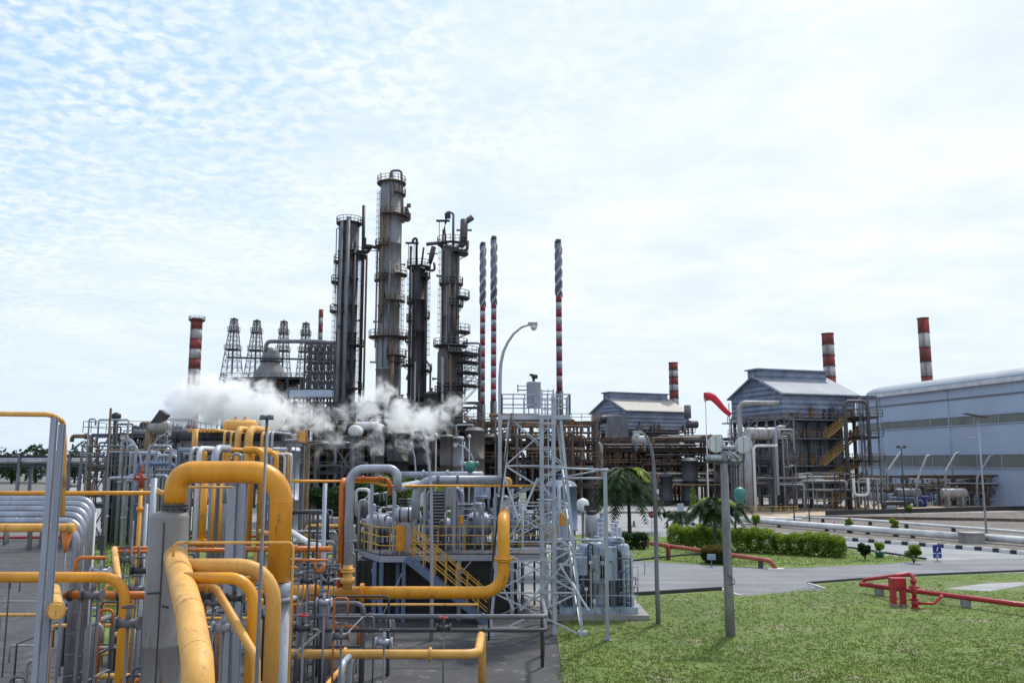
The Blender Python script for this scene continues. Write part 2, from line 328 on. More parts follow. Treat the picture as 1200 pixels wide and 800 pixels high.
def crack(m, scale=.22, wdt=.012, col=(.07, .07, .072)):
    t = m.node_tree; ns, l = t.nodes, t.links.new; b = ns['Principled BSDF']; src = b.inputs['Base Color'].links[0].from_socket
    g = ns.new('ShaderNodeNewGeometry'); nz = ns.new('ShaderNodeTexNoise'); nz.inputs['Scale'].default_value = .8; nz.inputs['Detail'].default_value = 6; l(g.outputs['Position'], nz.inputs['Vector'])
    ad = ns.new('ShaderNodeVectorMath'); ad.operation = 'MULTIPLY_ADD'; l(nz.outputs['Color'], ad.inputs[0]); ad.inputs[1].default_value = (2.5, 2.5, 0); l(g.outputs['Position'], ad.inputs[2])
    v = ns.new('ShaderNodeTexVoronoi'); v.feature = 'DISTANCE_TO_EDGE'; v.inputs['Scale'].default_value = scale; l(ad.outputs[0], v.inputs['Vector'])
    mr = ns.new('ShaderNodeMapRange'); l(v.outputs['Distance'], mr.inputs[0]); mr.inputs[1].default_value = 0; mr.inputs[2].default_value = wdt; mr.inputs[3].default_value = .38; mr.inputs[4].default_value = 0
    mx = ns.new('ShaderNodeMix'); mx.data_type = 'RGBA'; l(mr.outputs[0], mx.inputs[0]); l(src, mx.inputs[6]); mx.inputs[7].default_value = col + (1,)
    # long worn streaks along the driving direction
    mp = ns.new('ShaderNodeMapping'); mp.inputs['Scale'].default_value = (.05, .9, 1); mp.inputs['Rotation'].default_value = (0, 0, .12); l(g.outputs['Position'], mp.inputs[0])
    n2 = ns.new('ShaderNodeTexNoise'); n2.inputs['Scale'].default_value = 1; n2.inputs['Detail'].default_value = 5; l(mp.outputs[0], n2.inputs['Vector'])
    m2 = ns.new('ShaderNodeMapRange'); l(n2.outputs['Fac'], m2.inputs[0]); m2.inputs[1].default_value = .35; m2.inputs[2].default_value = .65; m2.inputs[3].default_value = .78; m2.inputs[4].default_value = 1.08
    vm = ns.new('ShaderNodeVectorMath'); vm.operation = 'SCALE'; l(mx.outputs[2], vm.inputs[0]); l(m2.outputs[0], vm.inputs['Scale']); l(vm.outputs[0], b.inputs['Base Color'])
for q_ in (m_road, m_road2): crack(q_)
crack(m_pave, .16, .02, (.14, .14, .14))
m_sock = M('windsock_red', (0.62, 0.02, 0.05), 0.7, scale=2, dark=(0.45, 0.015, 0.04))
m_sign = M('sign_blue', (0.015, 0.05, 0.30), 0.4, scale=3)
m_signw = M('sign_white', (0.75, 0.77, 0.80), 0.5, scale=3)
m_signr = M('sign_red', (0.42, 0.015, 0.03), 0.4, scale=3)
# ================================================================ SETTING
def sheet(name, pix, z, mat, label=None):
    mb = MB(); pts = [gp(x, y) for x, y in pix]
    mb.add([(p.x, p.y, z) for p in pts], [tuple(range(len(pts)))])
    return struct(name, mb, mat, 'structure', label)
mb = MB(); mb.add([(-1800, -200, 0), (1800, -200, 0), (1800, 3200, 0), (-1800, 3200, 0)], [(0, 1, 2, 3)]); struct('ground', mb, m_ground)
sheet('plant_floor', [(-300, 1000), (-300, 625), (96, 632), (420, 640), (560, 655), (700, 690), (720, 1000)], 0.006, M('oily_concrete', (0.075, 0.075, 0.078), .9, scale=.5, dark=(.045, .045, .05), amt=1, stretch=1, spots=(.16, .155, .15), samt=.2, bump=.4, bscale=8))
sheet('yard', [(560, 730), (560, 594), (700, 588), (1500, 586), (1500, 730)], 0.004, m_pave)
sheet('sandy_ground', [(880, 610), (868, 598), (1010, 590.5), (1180, 589), (1400, 589), (1400, 597), (1152, 599), (970, 603.5)], 0.008, m_sandy)
sheet('gravel_bed', [(872, 613), (960, 604), (1152, 600), (1400, 597), (1400, 672), (1152, 644.5), (920, 627.5), (866, 620.5)], 0.012, m_gravel)
sheet('far_road', [(1400, 706), (1152, 657), (1085, 656), (1000, 643), (900, 636), (800, 630), (690, 628), (680, 600), (790, 612), (860, 621), (920, 628.5), (1152, 645.5), (1400, 671)], 0.016, m_road2)
sheet('road', [(520, 722), (735, 698), (845, 691), (866, 698), (925, 692), (966, 690), (946, 683.5), (1005, 679), (1080, 674), (1152, 671), (1400, 661), (1400, 652), (1152, 655), (1085, 657), (1040, 661), (1000, 662), (930, 666), (865, 665), (742, 657), (600, 655), (520, 655)], 0.020, m_road)
sheet('grass_island', [(640, 655), (742, 656.5), (865, 664.5), (930, 665.5), (1040, 660.5), (1085, 656.5), (1000, 643.5), (900, 636.5), (800, 630.5), (745, 626), (700, 622), (660, 630)], 0.026, m_grass)
sheet('grass_verge', [(690, 1000), (652, 740), (662, 722), (700, 706), (735, 699), (845, 692), (866, 699), (925, 693), (967, 691), (948, 684.5), (1005, 680), (1080, 675), (1152, 672), (1500, 664), (1500, 1000)], 0.026, m_drygrass)
#sheet('concrete_path', [(735, 655), (742, 648), (790, 647.5), (800, 651), (745, 656)], 0.032, m_pave)
sheet('concrete_pad', [(560, 745), (560, 690), (650, 690), (757, 693), (757, 697), (690, 706), (640, 730)], 0.034, m_conc)
sheet('grass_patch', [(70, 760), (96, 632), (345, 629), (420, 640), (415, 652), (200, 660), (190, 700), (185, 760)], 0.008, m_grass)
sheet('access_road', [(96, 551.5), (118, 551.5), (121, 575), (124, 604), (400, 604), (400, 621), (-200, 621), (-200, 612), (30, 606), (62, 585)], 0.012, m_road2)
sheet('pale_apron', [(126, 603), (122, 575), (121, 568), (165, 568), (260, 590), (400, 590), (400, 603)], 0.010, m_pave)
def kerb(pix, h, wdt, mat, stripe=None):
    mb = MB(); P = [gp(x, y) for x, y in pix]
    for i in range(len(P) - 1):
        a, b = P[i], P[i + 1]; ln = (b - a).length; d = (b - a) / ln
        if not stripe: mb.bar(a + Vector((0, 0, h / 2)), b + Vector((0, 0, h / 2)), wdt, h); continue
        s = 0; k = 0
        while s < ln:
            e = min(ln, s + stripe[k % 2]); mb.cur = k % 2
            mb.bar(a + d * s + Vector((0, 0, h / 2)), a + d * (e - .02) + Vector((0, 0, h / 2)), wdt, h); s = e; k += 1
    return struct('kerb', mb, mat)
kerb([(790, 612.5), (860, 621), (920, 628), (1152, 645), (1400, 670.5)], 0.34, 0.3, [m_white, m_kblk], (1.05, 0.62))
kerb([(690, 704), (735, 698.3), (845, 691.2)], 0.22, 0.25, m_kblk)
kerb([(947, 683.8), (1005, 679.3), (1080, 674.3), (1152, 671.3), (1400, 661.5)], 0.14, 0.2, m_kblk)
kerb([(845, 691), (867, 698.5)], 0.10, 0.12, m_white); kerb([(947, 683.8), (967, 690.5)], 0.10, 0.12, m_white)
kerb([(700, 656.5), (742, 657.5), (800, 651), (865, 648)], 0.16, 0.2, m_kblk)
kerb([(1085, 655.5), (1000, 642.5), (940, 638)], 0.16, 0.2, m_kblk)
kerb([(96, 626), (345, 624)], 0.32, 0.5, m_white)
kerb([(690, 601), (760, 601), (800, 604)], 0.2, 0.3, m_kblk)
# road paint
mb = MB()
for a, b in (((1000, 647), (1060, 652)), ((700, 617), (760, 617.5)), ((700, 609), (780, 612))):
    p, q = gp(*a), gp(*b); d = (q - p).normalized(); n = Vector((-d.y, d.x, 0)) * 0.1
    mb.add([p - n + Vector((0, 0, .03)), q - n + Vector((0, 0, .03)), q + n + Vector((0, 0, .03)), p + n + Vector((0, 0, .03))], [(0, 1, 2, 3)])
struct('road_marking', mb, m_white)

sheet('concrete_path', [(1108, 690), (1152, 684), (1200, 682), (1200, 686), (1160, 693)], 0.036, m_pave)
# grass tufts near the camera side
def tufts(pix_box, n, zc=0.03, hmin=.05, hmax=.16, keep=None):
    mb = MB(); x0, x1, y0, y1 = pix_box; k = 0
    while k < n:
        px, py = random.uniform(x0, x1), random.uniform(y0, y1)
        if keep and not keep(px, py): continue
        p = gp(px, py); k += 1
        for _ in range(3):
            a = random.uniform(0, 6.28); h = random.uniform(hmin, hmax); r = random.uniform(.015, .035)
            q = p + Vector((random.uniform(-.1, .1), random.uniform(-.1, .1), zc)); dx, dy = math.cos(a) * r, math.sin(a) * r
            lx, ly = random.uniform(-.5, .5) * h, random.uniform(-.5, .5) * h
            mb.add([(q.x - dx, q.y - dy, q.z), (q.x + dx, q.y + dy, q.z), (q.x + lx, q.y + ly, q.z + h)], [(0, 1, 2)])
    return mb
def lerp_edge(pts):
    def f(px):
        for (xa, ya), (xb, yb) in zip(pts, pts[1:]):
            if xa <= px <= xb: return ya + (yb - ya) * (px - xa) / (xb - xa)
        return pts[-1][1] if px > pts[-1][0] else pts[0][1]
    return f
e1 = lerp_edge([(655, 740), (690, 710), (735, 700), (845, 694), (866, 700), (925, 694), (950, 687), (1005, 681), (1152, 674), (1210, 671)])
o = struct('grass', tufts((655, 1215, 672, 805), 18000, hmin=.02, hmax=.08, keep=lambda x, y: y > e1(x) and not (x > 1106 and 681 < y < 693) and math.sin(x * .05 + 2 * math.sin(y * .11)) + math.sin(y * .23 + x * .013) < 1.2 + random.random() * 1.2), m_blade, 'stuff', 'rough grass on the verge beside the red pipes')
e2a = lerp_edge([(640, 632), (745, 628), (800, 632), (900, 638), (1000, 645), (1085, 656)]); e2b = lerp_edge([(640, 654), (742, 655), (865, 663), (930, 664), (1040, 659), (1085, 656)])
struct('grass', tufts((680, 1080, 628, 665), 6000, hmin=.04, hmax=.10, keep=lambda x, y: e2a(x) < y < e2b(x)), m_blade, 'stuff', 'mown grass of the island below the hedges')
struct('grass', tufts((95, 185, 634, 720), 2200, hmax=.3), m_blade, 'stuff', 'green grass under the yellow pipes')

# ---------------------------------------------------------------- vegetation
def leaves(mb, c, rad, n, size, shell=0.5, flat=1.0):
    c = Vector(c)
    for _ in range(n):
        while True:
            v = Vector((random.uniform(-1, 1), random.uniform(-1, 1), random.uniform(-1, 1)))
            if shell < v.length < 1: break
        p = c + Vector((v.x * rad[0], v.y * rad[1], v.z * rad[2]))
        a = Vector((random.gauss(0, 1), random.gauss(0, 1), random.gauss(0, .6))).normalized(); b = a.cross(Vector((random.gauss(0, 1), random.gauss(0, 1), random.gauss(0, 1)))).normalized()
        s = size * random.uniform(.6, 1.3)
        mb.add([p - a * s, p - b * s * .45, p + a * s, p + b * s * .45], [(0, 1, 2, 3)])
def tree(name, label, base, h, rad, mats, n=900, leaf=0.25, group=None, cat='tree', trunk_r=0.15, lobes=7, crown_lo=0.35):
    t = thing(name, label, cat, base, group=group); base = Vector(base)
    tb = MB(); top = base + Vector((random.uniform(-.2, .2) * rad, 0, h * .72))
    mid = base + Vector((random.uniform(-.1, .1) * rad, random.uniform(-.1, .1) * rad, h * crown_lo))
    tb.tube([base, mid, top], [trunk_r, trunk_r * .75, trunk_r * .3], 8)
    cb = MB(); cb2 = MB()
    for k in range(lobes):
        a = 6.28 * k / lobes + random.uniform(-.4, .4); rr = rad * random.uniform(.25, .65); zz = h * random.uniform(crown_lo + .12, .88)
        c = base + Vector((math.cos(a) * rr, math.sin(a) * rr, zz)); tb.tube([mid, (mid + c) / 2 + Vector((0, 0, .1 * h)), c], [trunk_r * .5, trunk_r * .3, trunk_r * .12], 5)
        rl = rad * random.uniform(.35, .6)
        leaves(cb if k % 2 else cb2, c, (rl, rl, rl * .75), n // lobes, leaf, .3)
        leaves(cb2, c + Vector((0, 0, rl * .45)), (rl * .8, rl * .8, rl * .5), n // lobes // 3, leaf, .3)
    cb.cur = 0; nv = len(cb.f); off = len(cb.v)
    cb.cur = 1; cb.add(cb2.v, cb2.f)
    part(t, 'trunk', tb, m_bark); part(t, 'crown', cb, list(mats)); return t
def palm(label, base, h, rad, nf=20, cat='palm tree', group=None, droop=1.0, mats=None, name='palm_tree'):
    mats = mats or [m_lf4, m_lf3]
    t = thing(name, label, cat, base, group=group); base = Vector(base)
    tb = MB(); n = 10; lean = random.uniform(-.3, .3)
    tb.tube([base + Vector((lean * (i / n) ** 2, 0, h * i / n)) for i in range(n + 1)], [(.17 - .07 * i / n) * (1.06 if i % 2 else .94) * (h / 6 + .3) for i in range(n + 1)], 9)
    part(t, 'trunk', tb, m_bark); top = base + Vector((lean, 0, h)); cb = MB()
    nf = int(nf * 1.35)
    for k in range(nf):
        a = 6.283 * k / nf + random.uniform(-.2, .2); up = random.uniform(-.45, 1.3); L_ = rad * random.uniform(.9, 1.15)
        cb.cur = 1 if up > 1.1 and random.random() < .6 else 0; pts = []
        for i in range(9):
            s = i / 8; rr = L_ * (s * math.cos(up * .7) + .12 * s * s); z = L_ * (math.sin(up) * s * .9 - droop * .85 * s * s)
            pts.append(top + Vector((math.cos(a) * rr, math.sin(a) * rr, z)))
        cb.tube(pts, [.035 * (1 - .8 * i / 8) for i in range(9)], 4, False)
        side = Vector((-math.sin(a), math.cos(a), 0))
        for i in range(1, 9):
            for j in (0, .33, .66):
                if i + j > 8: break
                p = pts[i] if j == 0 or i == 8 else pts[i].lerp(pts[i + 1], j); d = (pts[i] - pts[i - 1]).normalized()
                ll = L_ * .34 * math.sin(math.pi * min(1, (i + j) / 8.6)) + .06
                for s_ in (-1, 1):
                    tip = p + (side * s_ * .8 + d * .55 + Vector((0, 0, -.45 + random.uniform(-.25, .2)))) * ll; wv = d * .07 * (rad / 2 + .4)
                    cb.add([p - wv, p + wv, tip], [(0, 1, 2)])
    part(t, 'crown', cb, mats); return t
def hedge(label, a, b, wd, h, mats, name='hedge', cat='hedge', dens=1.0, group=None, seg=1.1, leaf=.115):
    a, b = Vector(a), Vector(b); ln = (b - a).length; n = max(1, int(ln / seg)); mb = MB()
    for i in range(n):
        c = a.lerp(b, (i + .5) / n); r = seg * .75 * random.uniform(.85, 1.15); hh = h * random.uniform(.82, 1.12)
        mb.cur = 0; leaves(mb, c + Vector((0, 0, hh * .45)), (r, wd / 2, hh * .5), int(900 * dens), leaf, .45)
        mb.cur = 1; leaves(mb, c + Vector((0, 0, hh * .78)), (r * .9, wd * .42, hh * .28), int(520 * dens), leaf, .3)
        mb.cur = 2
        for k in range(2): q = c + Vector((random.uniform(-.4, .4), random.uniform(-.3, .3), 0)); mb.cyl(q, q + Vector((random.uniform(-.2, .2), 0, hh * .7)), .03, .015, 5)
    return solo(name, mb, list(mats) + [m_bark], label, cat, a, group)
hedge('bright green hedge behind the red pipe left of the floodlight pole', gp(784, 641), gp(846, 644), 2.3, 2.0, [m_lf2, m_lf3], dens=1.2)
hedge('long bright green hedge between the floodlight pole and the road bend', gp(862, 646), gp(990, 653), 2.3, 2.05, [m_lf2, m_lf3], dens=1.2)
hedge('row of green shrubs between the hedge and the striped kerb', gp(800, 632), gp(880, 636), 1.6, 1.3, [m_lf2, m_lf3], dens=1)
hedge('dark green bush at the foot of the tall palm', gp(728, 643), gp(758, 643), 1.8, 1.4, [m_lf1, m_lf1], name='bush', cat='bush')
# barrel-shaped trimmed bush
mb = MB(); c = gp(841, 660); mb.cur = 0; leaves(mb, c + Vector((0, 0, .62)), (1.3, 1.15, .72), 3600, .09, .75)
mb.cur = 1; leaves(mb, c + Vector((0, 0, 1.05)), (1.3, 1.15, .42), 2600, .09, .7)
mb.cur = 2; mb.lathe([(.85, .05), (.95, .4), (.9, 1.0), (.2, 1.15)], c, 18)
m_rus = leafmat('leaf_lit_top_russet', (0.16, 0.115, 0.02), (0.08, 0.06, 0.015))  # light falling on the bush top is put into this leaf colour
solo('bush', mb, [m_lf1, m_rus, m_blk], 'round clipped bush with a yellowish top behind the concrete pole', 'bush', c)
t = thing('meter_box', 'small white box on a stake in front of the clipped bush', 'box', gp(834, 664))
b0 = gp(834, 664); mb = MB(); mb.box(b0 + Vector((0, 0, .75)), (.62, .18, .42)); part(t, 'case', mb, m_skid); mb = MB(); mb.cyl(b0, b0 + Vector((0, 0, .54)), .04, seg=6); part(t, 'stake', mb, m_gry)
palm('tall palm with a dense dark green crown beside the curved lamp post', gp(738, 624), 6.7, 3.6, 40, droop=1.25)
palm('mid height palm with drooping fronds beside the concrete floodlight pole', gp(838, 646), 4.3, 2.1, 26)
palm('small palm behind the bright hedge near the stop sign', gp(795, 618), 1.7, 1.7, 16)
palm('small palm left of the floodlight pole behind the mid palm', gp(820, 622), 2.6, 1.9, 15)
palm('small palm right of the floodlight pole', gp(862, 622), 2.9, 1.7, 15)
def cone_shrub(label, base, h, r, mats, n=700, name='conifer', cat='shrub'):
    mb = MB()
    for k in range(8):
        f = k / 8; mb.cur = k % 2; leaves(mb, Vector(base) + Vector((0, 0, h * (.1 + .85 * f))), (r * (1 - .75 * f), r * (1 - .75 * f), h * .12), n // 8, .12, .3)
    mb.cur = 2; mb.cyl(base, Vector(base) + Vector((0, 0, h * .8)), .07, .02, 6)
    return solo(name, mb, list(mats) + [m_bark], label, cat, base)
cone_shrub('slim bright green conifer left of the floodlight pole', gp(813, 601), 4.9, .75, [m_lf3, m_lf2])
cone_shrub('slim green conifer behind the scaffold tower', gp(671, 612), 4.8, .75, [m_lf2, m_lf1])
cone_shrub('dark slim conifer in front of the pale blue hall', gp(1102, 592), 4.6, .75, [m_lf2, m_lf1])
def shrub(label, base, h, r, mats, pot=None, n=500):
    base = Vector(base); t = thing('potted_shrub' if pot else 'shrub', label, 'shrub', base); cb = MB(); z0 = .45 if pot else .1
    
    for k in range(7):
        o_ = Vector((random.uniform(-.6, .6) * r, random.uniform(-.5, .5) * r, z0 + h * random.uniform(.35, .95))); rr = r * random.uniform(.35, .65); cb.cur = int(o_.z > z0 + h * .65); leaves(cb, base + o_, (rr, rr, rr * random.uniform(.7, 1.2)), n // 2, .1, .1)
    part(t, 'foliage', cb, mats); mb = MB()
    for k in range(5): mb.cyl(base + Vector((0, 0, z0 - .05)), base + Vector((random.uniform(-.6, .6) * r, random.uniform(-.6, .6) * r, z0 + h * .6)), .04, .015, 5)
    part(t, 'stem', mb, m_bark)
    if pot: mb = MB(); mb.lathe([(.26, 0), (.38, .42), (.42, .44), (.42, .5), (.3, .5), (.28, .46)], base, 14); part(t, 'pot', mb, pot)
    return t
shrub('yellow green shrub on the grass tip beside the blue sign', gp(1071, 660), 1.35, .6, [m_lf2, m_lf3])
shrub('grey green shrub at the right end of the long hedge', gp(1014, 656), 1.3, .5, [m_lf1, m_lf4])
shrub('pale shrub in a teal pot beside the road bend', gp(1031, 653), .8, .42, [m_lf2, m_lf3], m_green)
shrub('yellow green shrub in a dark pot by the white pipes, under the furnace stairs', gp(996, 624), 1.1, .42, [m_lf2, m_lf3], m_kblk)
shrub('yellow green shrub in a dark pot by the white pipes, below the dark hoop', gp(1050, 628), 1.3, .5, [m_lf2, m_lf3], m_kblk)
shrub('small yellow green shrub on the kerb island behind the palms', gp(886, 617), 1.3, .6, [m_lf2, m_lf3])
shrub('small green shrub under the blue board', gp(782, 608), 1.0, .6, [m_lf1, m_lf4])
shrub('little round shrub at the foot of the dark hoop', gp(1067, 601), 0.9, .55, [m_lf2, m_lf3])
# trees in the middle ground, behind the compressor deck
tree('leafy_tree', 'green tree right behind the grey cladded pipe arch', at(418, 640, 70) * 1.0 - Vector((0, 0, at(418, 640, 70).z)), 6.6, 2.6, [m_lf1, m_lf4], 3200, .22)
tree('leafy_tree', 'low broad tree behind the compressor deck, left of the black steam vessel', Vector((pxX(468, 88, 5), 88, 0)), 6.3, 4.0, [m_lf4, m_lf2], 4200, .24)
tree('leafy_tree', 'bright leafed tree behind the blue grey compressor pipe', Vector((pxX(508, 90, 5), 90, 0)), 5.7, 2.8, [m_lf4, m_lf2], 2600, .24)
tree('leafy_tree', 'dark green tree filling the gap between the yellow riser and the grey tank', Vector((pxX(391, 95, 5), 95, 0)), 5.6, 3.0, [m_lf1, m_lf4], 2600, .24)
# far tree line at both sides
def treeline(x0, x1, Y, h, name, label, n=40):
    mb = MB()
    for k in range(n):
        x = x0 + (x1 - x0) * (k + random.random()) / n; hh = h * random.uniform(.7, 1.2); y = Y + random.uniform(-15, 15)
        mb.cur = k % 2
        leaves(mb, (x, y, hh * .55), (hh * .42, hh * .4, hh * .5), 190, hh * .085, .2)
        mb.cyl((x, y, 0), (x, y, hh * .6), .4, .2, 5)
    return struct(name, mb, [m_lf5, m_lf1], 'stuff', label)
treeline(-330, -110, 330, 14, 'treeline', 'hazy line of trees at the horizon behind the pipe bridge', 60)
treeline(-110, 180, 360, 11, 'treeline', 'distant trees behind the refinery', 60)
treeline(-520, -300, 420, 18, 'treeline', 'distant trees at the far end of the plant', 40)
# ================================================================ TALL COLUMNS, STACKS, BUILDINGS
def railing(mb, pts, h=1.1, r=.035, closed=False, post=1.5, mids=(0.55,)):
    P = [Vector(p) for p in pts]
    if closed: P = P + [P[0]]
    for a, b in zip(P, P[1:]):
        ln = (b - a).length
        if ln < .05: continue
        for z in list(mids) + [h]: mb.bar(a + Vector((0, 0, z)), b + Vector((0, 0, z)), r, r)
        n = max(1, round(ln / post))
        for k in range(n + 1): q = a.lerp(b, k / n); mb.bar(q, q + Vector((0, 0, h)), r, r)
    return mb
def arc_platform(t, c, ri, ro, z, a0, a1, mat, rail=True, rmat=None, thick=.18):
    n = max(4, int((a1 - a0) / .3)); mb = MB(); c = Vector(c)
    A = [a0 + (a1 - a0) * k / n for k in range(n + 1)]
    for k in range(n):
        q = []
        for zz in (z - thick, z):
            for aa, rr in ((A[k], ri), (A[k + 1], ri), (A[k + 1], ro), (A[k], ro)): q.append((c.x + math.cos(aa) * rr, c.y + math.sin(aa) * rr, zz))
        mb.add(q, [(3, 2, 1, 0), (4, 5, 6, 7), (0, 1, 5, 4), (2, 3, 7, 6), (1, 2, 6, 5), (3, 0, 4, 7)])
    for k in range(0, n + 1, 2): mb.bar((c.x + math.cos(A[k]) * ri, c.y + math.sin(A[k]) * ri, z - 1.1), (c.x + math.cos(A[k]) * ro * .96, c.y + math.sin(A[k]) * ro * .96, z - thick), .1)
    p = part(t, 'platform', mb, mat)
    if rail:
        rb = MB(); pts = [(c.x + math.cos(a) * ro * .98, c.y + math.sin(a) * ro * .98, z) for a in A]
        if a1 - a0 < 6.2: pts = [(c.x + math.cos(a0) * ri, c.y + math.sin(a0) * ri, z)] + pts + [(c.x + math.cos(a1) * ri, c.y + math.sin(a1) * ri, z)]
        railing(rb, pts, 1.2, .09, post=1.3); part(p, 'railing', rb, rmat or mat)
def ladder(mb, p, h, wd=.6, cage=True, side=Vector((1, 0, 0)), out=Vector((0, -1, 0))):
    p = Vector(p)
    for s in (-1, 1): mb.bar(p + side * s * wd / 2, p + side * s * wd / 2 + Vector((0, 0, h)), .07)
    z = .3
    while z < h: mb.bar(p + side * wd / 2 + Vector((0, 0, z)), p - side * wd / 2 + Vector((0, 0, z)), .05); z += .45
    if cage:
        z = 2.3
        while z < h:
            q = [p + Vector((0, 0, z)) + side * math.cos(a) * wd * .62 + out * (math.sin(a) * wd * .9) for a in [math.pi * k / 6 for k in range(7)]]
            for a, b in zip(q, q[1:]): mb.bar(a, b, .05)
            z += 1.2
        for k in (1, 3, 5):
            a = math.pi * k / 6; q = p + side * math.cos(a) * wd * .62 + out * (math.sin(a) * wd * .9); mb.bar(q + Vector((0, 0, 2.3)), q + Vector((0, 0, h)), .04)
Z = lambda py, Y: _zt(py, Y)[0]
def axis_base(px, py, Y):      # world x,y of a vertical axis seen at pixel column px at row py
    return Vector((at(px, py, Y).x, Y, 0))
W_, E_, S_ = math.pi, 0.0, -math.pi / 2
def column(label, px, py, Y, segs, mat, plats, pmat, rmat=None, extra=None, lad=None, seams=True):
    """segs: (radius, row of lower end, row of upper end)"""
    c = axis_base(px, py, Y); t = thing('distillation_column', label, 'tower', c)
    prof = []; 
    for i, (r, pb, pt) in enumerate(segs):
        z0 = 0 if i == 0 else Z(pb, Y); z1 = Z(pt, Y)
        z = z0
        if i: prof.append((r, z0 + (r * .9 if r < segs[i - 1][0] else .0)))
        else: prof.append((r, 0))
        nn = max(1, int((z1 - z0) / 5.5))
        for k in range(1, nn + 1):
            zz = z0 + (z1 - z0) * k / nn
            if k < nn and seams: prof += [(r, zz - .12), (r * 1.05, zz - .1), (r * 1.05, zz + .1), (r, zz + .12)]
            else: prof.append((r, zz))
    r = segs[-1][0]; zt = Z(segs[-1][2], Y); prof += [(r * .85, zt + r * .3), (r * .5, zt + r * .48), (.02, zt + r * .55)]
    mb = MB(); mb.lathe(prof, c, 24); part(t, 'shell', mb, mat)
    for (row, a0, a1, wd, rs) in plats: arc_platform(t, c, rs + .05, rs + wd, Z(row, Y), a0, a1, pmat, True, rmat)
    if lad:
        for (a, r0, rb_, rt_) in lad:
            out = Vector((math.cos(a), math.sin(a), 0)); side = Vector((-math.sin(a), math.cos(a), 0)); lb = MB()
            ladder(lb, Vector((c.x, c.y, Z(rb_, Y))) + out * (r0 + .25), Z(rt_, Y) - Z(rb_, Y), .7, True, side, out); part(t, 'ladder', lb, pmat)
    for (nm, pts, rr, mt) in (extra(c) if extra else []):
        mb = MB(); mb.pipe(pts, rr, rr * 2.5, 10); part(t, nm, mb, mt)
    q_ = random.Random(int(px)); r = segs[-1][0]; z0, z1 = Z(520, Y), Z(segs[-1][2], Y)
    for k in range(9):                                               # small bore lines clipped to the shell
        a = q_.uniform(-2.9, -.2); za = q_.uniform(z0, z1 - 12); zb = min(z1 - 1, za + q_.uniform(8, 26)); rr = q_.uniform(.07, .14); ox, oy = math.cos(a) * (r * 1.14 + rr), math.sin(a) * (r * 1.14 + rr)
        if segs[0][0] > r * 1.2 and za < Z(segs[0][2], Y): za = Z(segs[0][2], Y) + 1; zb = max(zb, za + 4)
        mb = MB(); mb.pipe([(c.x + ox * .9, c.y + oy * .9, za), (c.x + ox, c.y + oy, za + .4), (c.x + ox, c.y + oy, zb), (c.x + ox * .85, c.y + oy * .85, zb + .2)], rr, .2, 6); part(t, 'small_bore_pipe', mb, q_.choice([pmat, m_tan, m_gry, m_lgr, m_blk]))
    for k in range(7):
        a = q_.choice((q_.uniform(-.5, .5), q_.uniform(2.7, 3.5), q_.uniform(-2, -1))); zz = q_.uniform(z0, z1); ox, oy = math.cos(a), math.sin(a); ro = r * 1.05 + q_.uniform(.4, 1.2)
        if segs[0][0] > r * 1.2 and zz < Z(segs[0][2], Y): ro += segs[0][0] - r
        mb = MB(); mb.cyl((c.x + ox * r * .9, c.y + oy * r * .9, zz), (c.x + ox * ro, c.y + oy * ro, zz), .16, seg=8); mb.cyl((c.x + ox * (ro - .12), c.y + oy * (ro - .12), zz), (c.x + ox * ro, c.y + oy * ro, zz), .28, seg=10); part(t, 'nozzle', mb, pmat)
    return t, c
def vz(c, dx, dy, row, Y): return Vector((c.x + dx, c.y + dy, Z(row, Y)))
# --- tower 1 (ribbed blue grey)
Y = 175
def ex1(c):
    o = [('downcomer', [vz(c, 3.2, -.6, 560, Y), vz(c, 3.2, -.6, 300, Y), vz(c, 3.1, -.6, 242, Y)], .36, m_blk),
         ('transfer_pipe', [vz(c, -1.0, -2.2, 560, Y), vz(c, -1.0, -2.2, 262, Y)], .38, m_gry),
         ('transfer_pipe', [vz(c, .35, -2.4, 560, Y), vz(c, .35, -2.4, 258, Y)], .42, m_gry),
         ('transfer_pipe', [vz(c, 1.7, -1.9, 560, Y), vz(c, 1.7, -1.9, 285, Y)], .30, m_t3),
         ('transfer_pipe', [vz(c, 3.9, -.2, 560, Y), vz(c, 3.9, -.2, 300, Y), vz(c, 2.2, 0, 296, Y)], .22, m_tan),
         ('relief_pipe', [vz(c, 2.3, -.3, 296, Y), vz(c, 4.4, -.3, 296, Y), vz(c, 4.4, -.3, 288, Y), vz(c, 6.0, -.3, 291, Y)], .35, m_blk)]
    return o
t1, c1 = column('bluish grey column with vertical pipe ribs and a thin black pipe on its right, furthest left of the tall columns', 405.5, 400, Y, [(2.15, 600, 264)], m_t1,
    [(262, 0, 6.283, 1.0, 1.7), (300, -1.2, 1.2, 1.9, 2.15), (307, W_ - .7, W_ + .7, .9, 2.15), (331, W_ - .7, W_ + .7, 1.3, 2.15), (365, W_ - .6, W_ + .6, 1.4, 2.15), (405, -1.2, .6, 1.5, 2.15), (455, -1.2, .6, 1.7, 2.15)], m_dark, None, ex1,
    [(W_, 2.15, 470, 307), (-.2, 2.4, 450, 300)])
mb = MB(); q = vz(c1, 4.2, -.5, 290, Y); mb.drum(q, .55, 1.3, 'x', 10); mb.box(q + Vector((-.8, 0, 1.3)), (.7, .7, 1.3)); mb.bar(q + Vector((-2, 0, -.8)), q + Vector((2.4, 0, -.8)), .15); part(t1, 'relief_valve', mb, m_blk)
